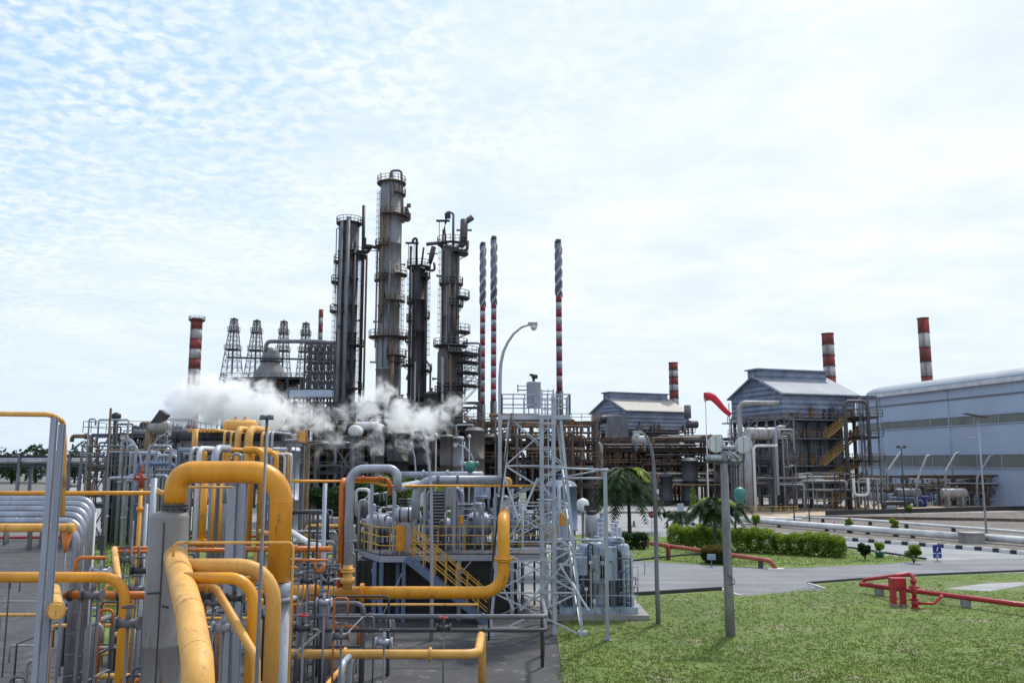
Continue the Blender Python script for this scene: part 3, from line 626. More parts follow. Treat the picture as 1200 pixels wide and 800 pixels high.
# --- tower 2 (tallest)
Y = 170
def ex2(c):
    return [('overhead_pipe', [vz(c, -.2, 0, 212, Y), vz(c, -.2, 0, 200, Y), vz(c, 2.0, 0, 200, Y), vz(c, 2.35, 0, 240, Y), vz(c, 2.6, -.4, 262, Y)], .26, m_gry),
            ('riser', [vz(c, 1.2, -2.3, 570, Y), vz(c, 1.2, -2.3, 400, Y)], .35, m_tan), ('riser', [vz(c, 2.6, -1.0, 570, Y), vz(c, 2.6, -1.0, 420, Y), vz(c, 1.5, -.8, 414, Y)], .22, m_lgr),
            ('riser', [vz(c, -1.4, -1.9, 380, Y), vz(c, -1.4, -1.9, 255, Y)], .16, m_tan), ('riser', [vz(c, .3, -2.35, 420, Y), vz(c, .3, -2.35, 300, Y)], .2, m_gry),
            ('vent_pipe', [vz(c, 5.0, 0, 560, Y), vz(c, 5.0, 0, 440, Y), vz(c, 4.4, 0, 434, Y), vz(c, 3.8, 0, 445, Y)], .22, m_lgr)]
t2, c2 = column('tallest column, light grey with rust streaks, between the ribbed column and the near black column', 455, 400, Y, [(2.35, 600, 395), (2.2, 395, 216)], m_t2,
    [(215, 0, 6.283, 1.1, 1.9), (228, -1.2, .7, .8, 2.2), (254, -2.0, .5, 1.6, 2.2), (289, W_ - .5, W_ + 1.6, .9, 2.2), (322, -1.0, .6, 1.4, 2.2), (329, W_ - .3, W_ + 1.5, .9, 2.2), (353, -1.7, .3, 1.1, 2.2), (395, 0, 6.283, 1.7, 2.3), (417, -1.5, .4, 1.4, 2.35), (424, -1.4, .3, 1.1, 2.35)], m_brn, m_tan, ex2,
    [(W_ + .5, 2.2, 329, 225), (-.2, 2.3, 417, 322)])
mb = MB(); q = vz(c2, 3.2, -.3, 247, Y); mb.cyl(q + Vector((0, 0, -1.6)), q + Vector((0, 0, .7)), .42, seg=10); mb.pipe([q + Vector((-1, 0, -2.2)), q + Vector((.7, 0, -2.2)), q + Vector((.7, 0, -.6))], .28, .5, 8); mb.box(q + Vector((.5, 0, 1.0)), (.8, .6, .7)); part(t2, 'relief_valve', mb, m_brn)
mb = MB(); mb.bar(vz(c2, -2.2, -.5, 214, Y), vz(c2, -2.2, -.5, 203, Y), .12); mb.bar(vz(c2, .2, -.5, 214, Y), vz(c2, .2, -.5, 202, Y), .3); mb.bar(vz(c2, -.9, 0, 213, Y), vz(c2, .4, 0, 206, Y), .25); part(t2, 'davit', mb, m_gry)
# --- tower 3 near black
Y = 165
def ex3(c):
    return [('vent_pipe', [vz(c, -.5, 0, 312, Y), vz(c, -.5, 0, 279, Y), vz(c, -1.2, 0, 280, Y), vz(c, -1.3, 0, 284, Y)], .25, m_blk), ('vent_pipe', [vz(c, .5, 0, 312, Y), vz(c, .9, 0, 290, Y)], .2, m_blk),
            ('riser', [vz(c, -1.5, -.9, 560, Y), vz(c, -1.5, -.9, 290, Y)], .28, m_blk), ('riser', [vz(c, 1.6, -.6, 560, Y), vz(c, 1.6, -.6, 320, Y)], .3, m_t3),
            ('riser', [vz(c, -.2, -1.7, 560, Y), vz(c, -.2, -1.7, 425, Y)], .18, m_lgr), ('riser', [vz(c, 2.6, -.5, 560, Y), vz(c, 2.6, -.5, 430, Y), vz(c, 1.5, -.5, 420, Y)], .2, m_gry)]
t3, c3 = column('slim near black column with a bent vent pipe and a slanted relief valve on top', 489.5, 400, Y, [(1.5, 600, 425), (1.3, 425, 316)], m_t3,
    [(313, 0, 6.283, 1.2, 1.2), (325, -1.2, .9, 1.0, 1.3), (355, W_ - .8, W_ + .9, 1.0, 1.3), (372, -1.0, .8, 1.0, 1.3), (376, W_ - .8, W_ + .9, 1.0, 1.3), (400, W_ - .8, W_ + .5, 1.2, 1.3), (428, W_ - 1, W_ + 1.2, 1.6, 1.5), (434, -1, 1, 1.4, 1.5)], m_blk, None, ex3,
    [(W_, 1.35, 425, 320), (-.1, 1.5, 430, 325)])
mb = MB(); q = vz(c3, 2.6, 0, 295, Y); mb.tube([q + Vector((-.4, 0, -2.4)), q + Vector((-.1, 0, -.8)), q + Vector((.3, 0, 1.0))], [.35, .55, .5], 10); mb.cyl(q + Vector((-1.2, 0, 1.5)), q + Vector((1.9, 0, 1.9)), .35, seg=10)
mb.bar(q + Vector((-1, 0, -.4)), q + Vector((1.1, 0, -.4)), .2); mb.pipe([q + Vector((-1.3, 0, -3.6)), q + Vector((.6, 0, -3.9)), q + Vector((.4, 0, -2.2))], .25, .5, 8); part(t3, 'relief_valve', mb, m_t1)
mb = MB(); q = vz(c3, -2.1, 0, 312, Y); mb.bar(q, q + Vector((0, 0, 4.6)), .12); mb.bar(q + Vector((1.1, 0, 0)), q + Vector((1.1, 0, 4.6)), .12); mb.box(q + Vector((.7, 0, 4.7)), (2.6, 1, .2)); part(t3, 'valve_frame', mb, m_blk)
# --- tower 4 dark brown
Y = 160
def ex4(c):
    return [('vent_pipe', [vz(c, .3, 0, 290, Y), vz(c, .3, 0, 250, Y), vz(c, -.8, 0, 248, Y), vz(c, -1.1, 0, 252, Y)], .24, m_gry), ('vent_pipe', [vz(c, -1.0, 0, 290, Y), vz(c, -1.4, 0, 266, Y)], .16, m_blk),
            ('riser', [vz(c, -1.55, -.7, 560, Y), vz(c, -1.55, -.7, 270, Y)], .2, m_blk), ('riser', [vz(c, -.2, -1.75, 412, Y), vz(c, -.2, -1.75, 300, Y)], .22, m_gry), ('riser', [vz(c, .8, -1.6, 412, Y), vz(c, .8, -1.6, 320, Y)], .3, m_t4),
            ('riser', [vz(c, -1.2, -2.3, 570, Y), vz(c, -1.2, -2.3, 420, Y)], .3, m_lgr), ('riser', [vz(c, .3, -2.5, 570, Y), vz(c, .3, -2.5, 410, Y)], .2, m_tan),
            ('riser', [vz(c, 5.6, 0, 560, Y), vz(c, 5.6, 0, 402, Y), vz(c, 2.2, 0, 402, Y)], .2, m_gry)]
t4, c4 = column('dark brown column with a wide foot and a crooked vent pipe, beside the striped stacks', 528, 400, Y, [(2.45, 600, 414), (1.6, 410, 293)], m_t4,
    [(286, 0, 6.283, 1.3, 1.5), (297, -1.4, .8, 1.7, 1.6), (333, 0, 6.283, .7, 1.6), (349, -1.0, .7, 2.0, 1.6), (358, -1.6, 1.6, .8, 1.6), (389, -1.0, .8, 2.2, 1.6), (405, 0, 6.283, 1.6, 1.7), (415, -1.6, 1.2, 3.1, 2.4), (425, -1.0, .6, 3.0, 2.4), (437, -1.0, .6, 3.0, 2.4), (452, -1.0, .6, 3.0, 2.4), (460, 0, 6.283, .5, 2.45)], m_dark, m_gry, ex4,
    [(W_, 1.65, 404, 290), (-.1, 2.6, 470, 405)])
mb = MB(); q = vz(c4, 2.3, 0, 268, Y); mb.cyl(q + Vector((0, 0, -3.0)), q + Vector((.1, 0, 1.8)), .75, seg=10); mb.cyl(q + Vector((.1, 0, 1.1)), q + Vector((1.7, 0, 2.3)), .5, .6, seg=10); mb.bar(q + Vector((-1.4, 0, -.3)), q + Vector((1.6, 0, -.3)), .3); mb.pipe([q + Vector((-1.5, 0, -4.2)), q + Vector((.7, 0, -4.4)), q + Vector((.8, 0, -2.4))], .3, .6, 8); part(t4, 'relief_valve', mb, m_t4)
mb = MB(); q = vz(c4, -2.4, 0, 286, Y); mb.bar(q, q + Vector((0, 0, 4.5)), .12); mb.bar(q + Vector((1.1, 0, 0)), q + Vector((1.1, 0, 4.5)), .14); mb.box(q + Vector((.7, 0, 4.6)), (2.6, 1, .2)); mb.box(q + Vector((1.6, 0, 5.6)), (1.1, .7, 1.0)); mb.bar(q + Vector((1.2, 0, 4)), q + Vector((1.4, 0, 6)), .3); part(t4, 'valve_frame', mb, m_blk)
mb = MB()
for k, row in enumerate((425, 437, 452, 470)):
    z0, z1 = Z(row, Y), Z((415, 425, 437, 452)[k], Y)
    for y in (-1.4, 1.4): mb.bar((c4.x + 5.4, c4.y + y, z0), (c4.x + 5.4, c4.y + y, z1), .2); mb.bar((c4.x + 2.6, c4.y + y, z0), (c4.x + 5.4, c4.y + y, z1), .12)
part(t4, 'stair_frame', mb, m_dark)

# --- three slim striped stacks with spiral strakes
def stack(label, px, Y, top, spiral_end, bot, r, bands, nb=9):
    c = axis_base(px, 400, Y); t = thing('flare_stack', label, 'stack', c, group='slim red and white banded stacks with spiral tops')
    z0, z1, zt = Z(bot, Y), Z(spiral_end, Y), Z(top, Y)
    mb = MB(); n = nb * 2 - 1
    for k in range(n):
        a, b = z0 + (z1 - z0) * k / n, z0 + (z1 - z0) * (k + 1) / n; mb.cur = 0 if k % 2 == 0 else 1; mb.cyl((c.x, c.y, a), (c.x, c.y, b - .003), r * 1.02, seg=16)
    mb.cur = 3; mb.cyl((c.x, c.y, z1), (c.x, c.y, zt), r * .93, seg=16); mb.cur = 2; mb.cyl((c.x, c.y, 0), (c.x, c.y, z0), r * 1.25, seg=14); mb.cyl((c.x, c.y, zt), (c.x, c.y, zt + .9), r * 1.02, seg=14)
    part(t, 'shaft', mb, [m_sred, m_swht, m_dark, M('strake_blue_grey', (.17, .19, .26), .6, scale=.6, dark=(.09, .10, .14), amt=1)])
    sb = MB(); H = zt - z1; turns = H / 8.5
    for s in range(3):
        m = int(turns * 14)
        for k in range(m):
            a0, a1 = 2 * math.pi * (turns * k / m + s / 3), 2 * math.pi * (turns * (k + 1) / m + s / 3); za, zb = z1 + H * k / m, z1 + H * (k + 1) / m
            q = []
            for aa, zz in ((a0, za), (a1, zb)):
                for rr in (r * .9, r * 1.36):
                    for dz in (-.45, .45): q.append((c.x + math.cos(aa) * rr, c.y + math.sin(aa) * rr, zz + dz))
            sb.add(q, [(0, 1, 3, 2), (4, 6, 7, 5), (0, 4, 5, 1), (2, 3, 7, 6), (1, 5, 7, 3), (0, 2, 6, 4)])
    part(t, 'spiral_strake', sb, m_swht); return t
stack('lower of the two spiral topped stacks beside the dark brown column', 565.5, 215, 288, 358, 473, .66, 9)
stack('taller of the two spiral topped stacks beside the dark brown column', 578.5, 208, 281, 355, 470, .66, 9)
stack('spiral topped stack standing alone above the platform with the grey tank', 655.2, 205, 285, 346, 458, .72, 9, 7)

# --- banded chimneys
def chimney(label, px, py, Y, top, bands, wpx, bandpx, taper=0.0, cap=True):
    c = axis_base(px, py, Y); r = wpx / 2000 * Y; t = thing('chimney', label, 'chimney', c, group='banded refinery chimneys'); mb = MB()
    z = Z(top, Y); rr = r
    for k in range(bands):
        z2 = Z(top + bandpx * (k + 1), Y); mb.cur = k % 2; mb.cyl((c.x, c.y, z2 + .003), (c.x, c.y, z), r * (1 + taper * (k + 1)), r * (1 + taper * k), seg=24); z = z2
    mb.cur = bands % 2; mb.cyl((c.x, c.y, 0), (c.x, c.y, z), r * (1 + taper * (bands + 4)), r * (1 + taper * bands), seg=24); part(t, 'shaft', mb, [m_cred, m_cwht])
    rb = MB(); zt = Z(top, Y); rb.cur = 0
    rb.ring((c.x, c.y, zt), r * 1.02, r * .09, 24, 6); part(t, 'rim', rb, m_brn)
    for k in range(1, bands): rb = MB(); rb.ring((c.x, c.y, Z(top + bandpx * k, Y)), r * (1.0 + taper * k), .12, 24, 5); part(t, 'band_ring', rb, m_brn)
    lb = MB(); ladder(lb, (c.x - r * .6, c.y - r * 1.02, 2), zt - 2, .5, False); part(t, 'ladder', lb, m_brn); return t, c, r
ch, c_, r_ = chimney('wide banded chimney standing alone at the far left, rising out of the steam', 229, 410, 290, 374, 6, 13, 11.6, .012)
arc_platform(ch, c_, r_ * .9, r_ * 1.45, Z(375, 290), 0, 6.283, m_brn)
chimney('banded chimney behind the left furnace shed', 789.5, 450, 215, 425, 8, 10.6, 8.3)
chimney('banded chimney behind the right furnace shed, with rusty red bands', 971.5, 425, 172, 391, 6, 13.6, 12.6)
chimney('banded chimney rising behind the pale blue hall', 1084, 410, 235, 373, 8, 12.6, 17)
chimney('thin dark banded chimney behind the finned cooler tower', 375.3, 400, 285, 363, 7, 5, 8.8)

# --- four lattice derricks
def derrick(label, px, top, bot, wtop, wbot, Y=275):
    c = axis_base(px, 430, Y); k_ = Y / 1000; t = thing('lattice_tower', label, 'lattice tower', c, group='steel lattice towers in a row'); fb = MB(); z0, z1 = Z(bot, Y), Z(top, Y)
    lev = [0, .22, .42, .58, .72, .84, .93, 1]
    def rad(f): return (wbot + (wtop - wbot) * f) * k_ / 2
    pts = []
    for f in lev:
        z = z0 + (z1 - z0) * f; r = rad(f); pts.append([Vector((c.x + sx * r, c.y + sy * r, z)) for sx, sy in ((-1, -1), (1, -1), (1, 1), (-1, 1))])
    low = [Vector((p.x, p.y, 0)) for p in pts[0]]
    for a, b in zip([low] + pts, pts):
        for i in range(4):
            j = (i + 1) % 4; fb.bar(a[i], b[i], .22); fb.bar(b[i], b[j], .14)
            if a is not low: fb.bar(a[i], b[j], .09); fb.bar(a[j], b[i], .09)
            m1, m2 = (a[i] + b[i]) / 2, (a[j] + b[j]) / 2
            if a is not low: fb.bar(m1, m2, .12)
    part(t, 'lattice_frame', fb, m_gry)
    for f in (1, .8, .5):
        z = z0 + (z1 - z0) * f; r = rad(f) + (.15 if f == 1 else .35); mb = MB(); mb.box((c.x, c.y, z), (2 * r, 2 * r, .3)); p = part(t, 'platform', mb, m_dark)
        if f < 1: rb = MB(); railing(rb, [(c.x - r, c.y - r, z + .2), (c.x + r, c.y - r, z + .2), (c.x + r, c.y + r, z + .2), (c.x - r, c.y + r, z + .2)], 1.2, .1, True, 1.8); part(p, 'railing', rb, m_gry)
    pb = MB(); pb.cyl((c.x, c.y, 0), (c.x, c.y, z1 + .6), .32, seg=8); part(t, 'riser', pb, m_gry); return t
derrick('steel lattice tower furthest left in the row above the steam', 272, 374, 446, 6, 21)
derrick('second lattice tower from the left, left of the cone shaped vessel', 299, 376, 446, 6, 21)
derrick('lattice tower directly behind the cone shaped vessel', 331, 377, 446, 6, 17)
derrick('lattice tower touching the finned cooler block', 357, 379, 446, 6, 17)
# cone vessel
Y = 262; c = axis_base(317, 430, Y); t = thing('cone_vessel', 'bell shaped grey vessel in the midst of the lattice towers', 'vessel', c); k_ = Y / 1000
mb = MB(); mb.lathe([(23 * k_, Z(462, Y)), (22.5 * k_, Z(448, Y)), (16 * k_, Z(434, Y)), (9.6 * k_, Z(424, Y)), (9.4 * k_, Z(413, Y)), (7.5 * k_, Z(409, Y)), (3 * k_, Z(407, Y)), (.3, Z(406.6, Y))], c, 28); mb.cyl(c, (c.x, c.y, Z(462, Y)), 12 * k_, seg=20); part(t, 'shell', mb, m_t2)
arc_platform(t, c, 9.4 * k_, 12.5 * k_, Z(423, Y), 0, 6.283, m_dark); arc_platform(t, c, 22 * k_, 25 * k_, Z(449, Y), 0, 6.283, m_brn)
mb = MB(); q = vz(c, 0, -2, 409, Y); mb.pipe([q + Vector((-1, 0, -1)), vz(c, -1, -2, 401, Y), vz(c, 14, -2, 401, Y), vz(c, 22, -2, 403, Y)], .62, 1.4, 10); part(t, 'overhead_pipe', mb, m_gry)
mb = MB(); mb.pipe([vz(c, -12, -5, 421, Y), vz(c, 22, -5, 424, Y)], .3, 1, 8); solo('gangway', mb, m_dark, 'thin gangway linking the lattice towers and the cone shaped vessel', 'gangway', c)
# finned cooler block
Y = 240; xl, xr = at(357, 430, Y).x, at(396, 430, Y).x; t = thing('cooler_tower', 'open steel block of stacked grey coolers left of the ribbed column', 'cooler', (xl, Y, 0)); fb = MB(); n = 5
for i in range(n + 1):
    x = xl + (xr - xl) * i / n
    for y in (Y, Y + 5): fb.bar((x, y, 0), (x, y, Z(403, Y)), .5)
for row in (403, 412, 424, 436, 447, 456):
    for y in (Y, Y + 5): fb.bar((xl, y, Z(row, Y)), (xr, y, Z(row, Y)), .55)
part(t, 'frame', fb, m_dark)
for row in (407, 418, 430, 441, 451):
    for i in range(n):
        x = xl + (xr - xl) * (i + .5) / n; mb = MB(); mb.drum((x, Y + 1.5, Z(row, Y)), .85, .9, 'x', 10); mb.bar((x - .6, Y + .6, Z(row, Y) - 1.1), (x + .6, Y + .6, Z(row, Y) + 1.1), .22); part(t, 'cooler_drum', mb, m_gry)
mb = MB(); mb.b2((xl - 3, Y - 4, Z(466, Y)), (xr + 1, Y + 6, Z(458, Y))); part(t, 'base_casing', mb, m_hall)

# ---------------------------------------------------------------- furnace buildings
def zbox(mb, x0, x1, y0, y1, z0, z1): return mb.b2((x0, y0, z0), (x1, y1, z1))
def furnace(label, corner, theta, Lx, Wy, z_eave, z_ridge, z_shed, mroof, detail=1.0, seed=3, decks=(.0,), grp=None):
    """local frame: x along the long side (away to the right), y into depth (gable side), origin at the near corner"""
    rnd = random.Random(seed); t = thing('furnace_building', label, 'building', corner, theta, grp); P = lambda nm, mb, m: part(t, nm, mb, m, local=True)
    mid = Wy / 2; o = .6
    mb = MB()                                                        # shed walls incl. gables
    mb.add([(-o, -o, z_shed), (Lx + o, -o, z_shed), (Lx + o, Wy + o, z_shed), (-o, Wy + o, z_shed), (-o, -o, z_eave), (Lx + o, -o, z_eave), (Lx + o, Wy + o, z_eave), (-o, Wy + o, z_eave), (-o, mid, z_ridge), (Lx + o, mid, z_ridge)],
           [(0, 1, 5, 4), (2, 3, 7, 6), (0, 4, 8, 7, 3), (1, 2, 6, 9, 5), (0, 3, 2, 1)]); P('shed_wall', mb, m_shed)
    for s in (0, 1):
        ya, yb = (-o - .7, mid) if s == 0 else (Wy + o + .7, mid); za = z_eave - .35
        mb = MB(); up = .22
        mb.add([(-o - .6, ya, za), (Lx + o + .6, ya, za), (Lx + o + .6, yb, z_ridge + .1), (-o - .6, yb, z_ridge + .1), (-o - .6, ya, za + up), (Lx + o + .6, ya, za + up), (Lx + o + .6, yb, z_ridge + .1 + up), (-o - .6, yb, z_ridge + .1 + up)],
               [(3, 2, 1, 0), (4, 5, 6, 7), (0, 1, 5, 4), (2, 3, 7, 6), (1, 2, 6, 5), (3, 0, 4, 7)])
        rf = P('roof', mb, mroof)
        if s == 0:
            mb = MB()
            for k in range(12):
                f = k / 12; y = ya + (yb - ya) * f; z = za + (z_ridge + .1 - za) * f; mb.box((-o - .75, y, z + .15), (.25, .5, .35))
            part(rf, 'verge_trim', mb, m_silver, local=True)
    mb = MB(); mb.b2((-o - .4, mid - 1.6, z_ridge - .5), (Lx + o - 1, mid + 1.6, z_ridge + 1.2)); mb.b2((-o - .8, mid - 2.0, z_ridge + 1.2), (Lx + o - .6, mid + 2.0, z_ridge + 1.45)); P('ridge_monitor', mb, m_shed)
    # furnace casing under the shed
    mb = MB(); mb.b2((1.2, 1.2, 1.5), (Lx - 1.2, Wy - 1.2, z_shed)); ins = 1.2
    P('furnace_casing', mb, m_panel)
    mb = MB()
    for k in range(9): x = 1.2 + (Lx - 2.4) * k / 8; mb.b2((x - .1, .95, 1.5), (x + .1, 1.2, z_shed))
    for k in range(9): y = 1.2 + (Wy - 2.4) * k / 8; mb.b2((.95, y - .1, 1.5), (1.2, y + .1, z_shed))
    zz = 2.5
    while zz < z_shed - 1: mb.b2((1.25, .9, zz), (Lx - 1.2, 1.19, zz + .12)); mb.b2((.9, 1.25, zz), (1.19, Wy - 1.2, zz + .12)); zz += 1.6
    P('casing_rib', mb, m_lgr)
    xs = [-.3, Lx * .33, Lx * .66, Lx + .3]; ys = [-.3, Wy * .5, Wy + .3]
    for x in xs:
        for y in ys:
            if 0 < x < Lx and 0 < y < Wy: continue
            mb = MB(); mb.b2((x - .2, y - .2, 0), (x + .2, y + .2, z_shed - .05)); P('column', mb, m_dark)
    for (z, wd) in decks:
        mb = MB(); a = 2.0 * wd
        zbox(mb, -a, Lx + a, -a, 1.15, z - .22, z); zbox(mb, -a, 1.15, 1.16, Wy + a, z - .22, z); zbox(mb, Lx - 1.15, Lx + a, 1.16, Wy + a, z - .22, z); d = P('deck', mb, m_gry)
        rb = MB(); railing(rb, [(Lx + a, Wy, z), (Lx + a, -a, z), (-a, -a, z), (-a, Wy, z)], 1.1, .09, False, 1.5); part(d, 'railing', rb, m_tan, local=True)
        for k in range(int(10 * detail)):
            x = rnd.uniform(-1, Lx + 1); mb = MB(); h = rnd.uniform(.8, 2.0); mb.b2((x - .2, -1.2, z), (x + .25, -.7, z + h)); mb.cyl((x, -1, z + h), (x, -1, z + h + .4), .22, seg=8); P('burner_box', mb, rnd.choice([m_dark, m_gry, m_tan, m_brn]))
    # burner row under the shed
    mb = MB()
    for k in range(int(22 * detail)):
        x = Lx * k / (22 * detail); mb.b2((x, -.75, z_shed - .75), (x + .34, -.62, z_shed - .3 + .25 * (k % 2)))
    for k in range(16):
        y = Wy * k / 16; mb.b2((-.78, y, z_shed - 1.3), (-.62, y + .5, z_shed - .25))
    P('louvre_row', mb, m_blk)
    return t
def zig_stairs(t, flights, mat, wd=1.0):
    for (a, b) in flights:
        a, b = Vector(a), Vector(b); mb = MB(); sy = Vector((0, wd / 2, 0)); n = max(5, int(abs(b.z - a.z) / .25))
        for s in (-1, 1): mb.bar(a + sy * s, b + sy * s, .12, .32)
        for k in range(n): q = a.lerp(b, (k + .5) / n); mb.box(q, (.32, wd, .06))
        p = part(t, 'stair_flight', mb, mat, local=True); rb = MB()
        for s in (-1, 1):
            for h in (.55, 1.1): rb.bar(a + sy * s + Vector((0, 0, h)), b + sy * s + Vector((0, 0, h)), .10)
            for k in range(8): q = a.lerp(b, k / 7) + sy * s; rb.bar(q, q + Vector((0, 0, 1.1)), .09)
        part(p, 'handrail', rb, mat, local=True)
crn = gp(919, 593); crn.y = 150; crn.x = pxX(919, 150, 14)
fz = lambda row: Z(row, 150)
fr = furnace('large furnace building on the right with a pale roof and rusty yellow stairs', crn, R_(19), 14.4, 14.5, fz(460), fz(440) + .4, fz(489), m_roof, 1.0, 5, [(fz(491), 1.0), (fz(513), 1.0), (fz(545), .9), (fz(563), 1.0)])
m_stair = M('stair_rusty_yellow', (0.45, 0.27, 0.09), .6, scale=1, dark=(.26, .14, .06), amt=1)
zig_stairs(fr, [((6.2, -3.0, fz(513)), (11.2, -3.0, fz(491))), ((5.0, -3.2, fz(545)), (12.2, -3.2, fz(513))), ((5.5, -3.2, fz(563)), (12.6, -3.2, fz(545))), ((6.5, -3.2, 0), (12.8, -3.2, fz(563)))], m_stair)
crn1 = Vector((pxX(735, 200, 14), 200, 0)); fz1 = lambda row: Z(row, 200)
fl = furnace('smaller looking furnace building behind the palm trees with a stained cream roof', crn1, R_(25), 16.0, 14.5, fz1(480), fz1(465) + .2, fz1(503), m_roof2, .8, 8, [(fz1(505), 1.0), (fz1(528), 1.0)])

# ---------------------------------------------------------------- pale blue hall
A = Vector((80.5, 200, 0)); B = Vector((90.5, 150, 0)); B = A + (B - A).normalized() * 75; dirh = (B - A).normalized(); nrm = Vector((dirh.y, -dirh.x, 0)); nrm = -nrm if nrm.x < 0 else nrm
ang = math.atan2(dirh.y, dirh.x); t = thing('industrial_hall', 'long pale blue industrial hall with two dark window bands at the right', 'building', A, ang)
# local frame: x towards the camera along the wall, y away from wall (check side)
yl = Matrix.Rotation(ang, 3, 'Z') @ Vector((0, 1, 0)); sg = 1 if yl.x > 0 else -1
H = Z(470, 200) + .2; D = 60; Ln = 75
P = lambda nm, mb, m: part(t, nm, mb, m, local=True)
def hb(mb, x0, x1, y0, y1, z0, z1): return mb.b2((x0, min(y0 * sg, y1 * sg), z0), (x1, max(y0 * sg, y1 * sg), z1))
mb = MB(); hb(mb, 0, Ln, 0, D, 0, H); P('wall', mb, m_hall)
for z0, z1 in ((Z(505, 200), Z(497, 200)), (Z(546, 200), Z(534, 200))):
    mb = MB(); hb(mb, .8, Ln - .5, -.12, -.003, z0, z1); p = P('window_band', mb, m_band); fb = MB()
    for k in range(12): hb(fb, .8 + k * 6.2, .9 + k * 6.2, -.2, -.125, z0, z1)
    hb(fb, .8, Ln - .5, -.22, -.125, z1 - .002, z1 + .15); hb(fb, .8, Ln - .5, -.22, -.125, z0 - .15, z0); part(p, 'mullion', fb, m_hall, local=True)
mb = MB(); hb(mb, -.5, Ln + .5, -.9, D, H + .003, H + .75); P('eave_gutter', mb, m_white)
mb = MB(); hb(mb, 0, Ln, -.25, -.003, H - 2.1, H - 1.9); P('cladding_flashing', mb, m_gry)
mb = MB(); ym = 10
n = 14
for k in range(n):
    a0, a1 = math.pi * k / n, math.pi * (k + 1) / n; f = lambda a: (sg * (ym - 9.2 * math.cos(a)), H + .8 + 2.6 * math.sin(a))
    (ya, za), (yb, zb) = f(a0), f(a1); mb.add([(3, ya, za), (Ln, ya, za), (Ln, yb, zb), (3, yb, zb)], [(0, 1, 2, 3)], True)
mb.add([(3, sg * (ym - 9.2 * math.cos(math.pi * k / n)), H + .8 + 2.6 * math.sin(math.pi * k / n)) for k in range(n + 1)], [tuple(range(n + 1))])
rfm = M('hall_roof_grey', (0.27, 0.31, 0.36), .5, .1, scale=.3, dark=(.2, .235, .275), amt=1); P('roof', mb, rfm)
for k in range(3):
    mb = MB(); x = 9 + k * 22; mb.cyl((x, -.1 * sg, 0), (x, -.1 * sg, H - .1), .09, seg=8); P('downpipe', mb, m_hall)
# ================================================================ PROCESS UNITS IN THE MIDDLE GROUND
rnd = random.Random(11)
def rack(label, x0, x1, y0, y1, levels, nx, ny, mat, rail=None, decks=(), braces=True, cw=.3, group=None, name='pipe_rack', cat='steel structure', rails=(), dm=None):
    t = thing(name, label, cat, (x0, y0, 0), group=group); zt = max(levels)
    xs = [x0 + (x1 - x0) * i / nx for i in range(nx + 1)]; ys = [y0 + (y1 - y0) * i / ny for i in range(ny + 1)]
    for x in xs:
        for y in ys: mb = MB(); mb.bar((x, y, 0), (x, y, zt), cw); mb.b2((x - cw, y - cw, 0), (x + cw, y + cw, .12)); part(t, 'column', mb, mat)
    for z in levels:
        mb = MB()
        for y in ys: mb.ibeam((x0, y, z), (x1, y, z), cw * .8, cw * 1.2)
        for x in xs:
            for a, b in zip(ys, ys[1:]): mb.ibeam((x, a + cw * .45, z), (x, b - cw * .45, z), cw * .7, cw * 1.1)
        part(t, 'beam', mb, mat)
    if braces:
        zs = [0] + sorted(levels)
        for i in range(nx):
            if i % 2: continue
            mb = MB()
            for a, b in zip(zs, zs[1:]): mb.bar((xs[i], y0 - .01, a), (xs[i + 1], y0 - .01, b), cw * .35); mb.bar((xs[i], y0 - .05, b), (xs[i + 1], y0 - .05, a), cw * .35)
            part(t, 'brace', mb, mat)
    for z in decks:
        mb = MB(); mb.b2((x0 - .6, y0 - .6, z + cw * .62), (x1 + .6, y1 + .6, z + cw * .62 + .08)); d = part(t, 'deck', mb, dm or mat)  # deck made a solid slab so the levels below go dark
    for z in rails:
        rb = MB(); zz = z + cw * .62 + .08; railing(rb, [(x0 - .6, y1, zz), (x0 - .6, y0 - .6, zz), (x1 + .6, y0 - .6, zz), (x1 + .6, y1, zz)], 1.1, max(.05, y0 * .0006), False, 1.6); part(t, 'railing', rb, rail or mat)
    return t
MATN = {'mid_grey_steel': 'grey', 'grey_pipe_cladding': 'pale grey', 'dark_steel': 'black', 'galvanised_grey': 'blue grey', 'tan_weathered_steel': 'tan', 'rusty_brown_steel': 'rusty brown', 'pale_grey_cladding': 'whitish', 'tower_near_black': 'blackish', 'sign_blue': 'bright blue', 'grey_blue_steel': 'dull blue'}
FAR = {}; LBL = {}
def far_build():
    mb = MB(); mats = []
    for nm, (m, sub) in FAR.items():
        mb.cur = len(mats); mats.append(m)
        for q in sub: mb.add(q.v, q.f); mb.sm[-len(q.f):] = q.sm
    struct('pipework', mb, mats, 'stuff', 'tangle of lesser pipes filling the steelwork of the plant')
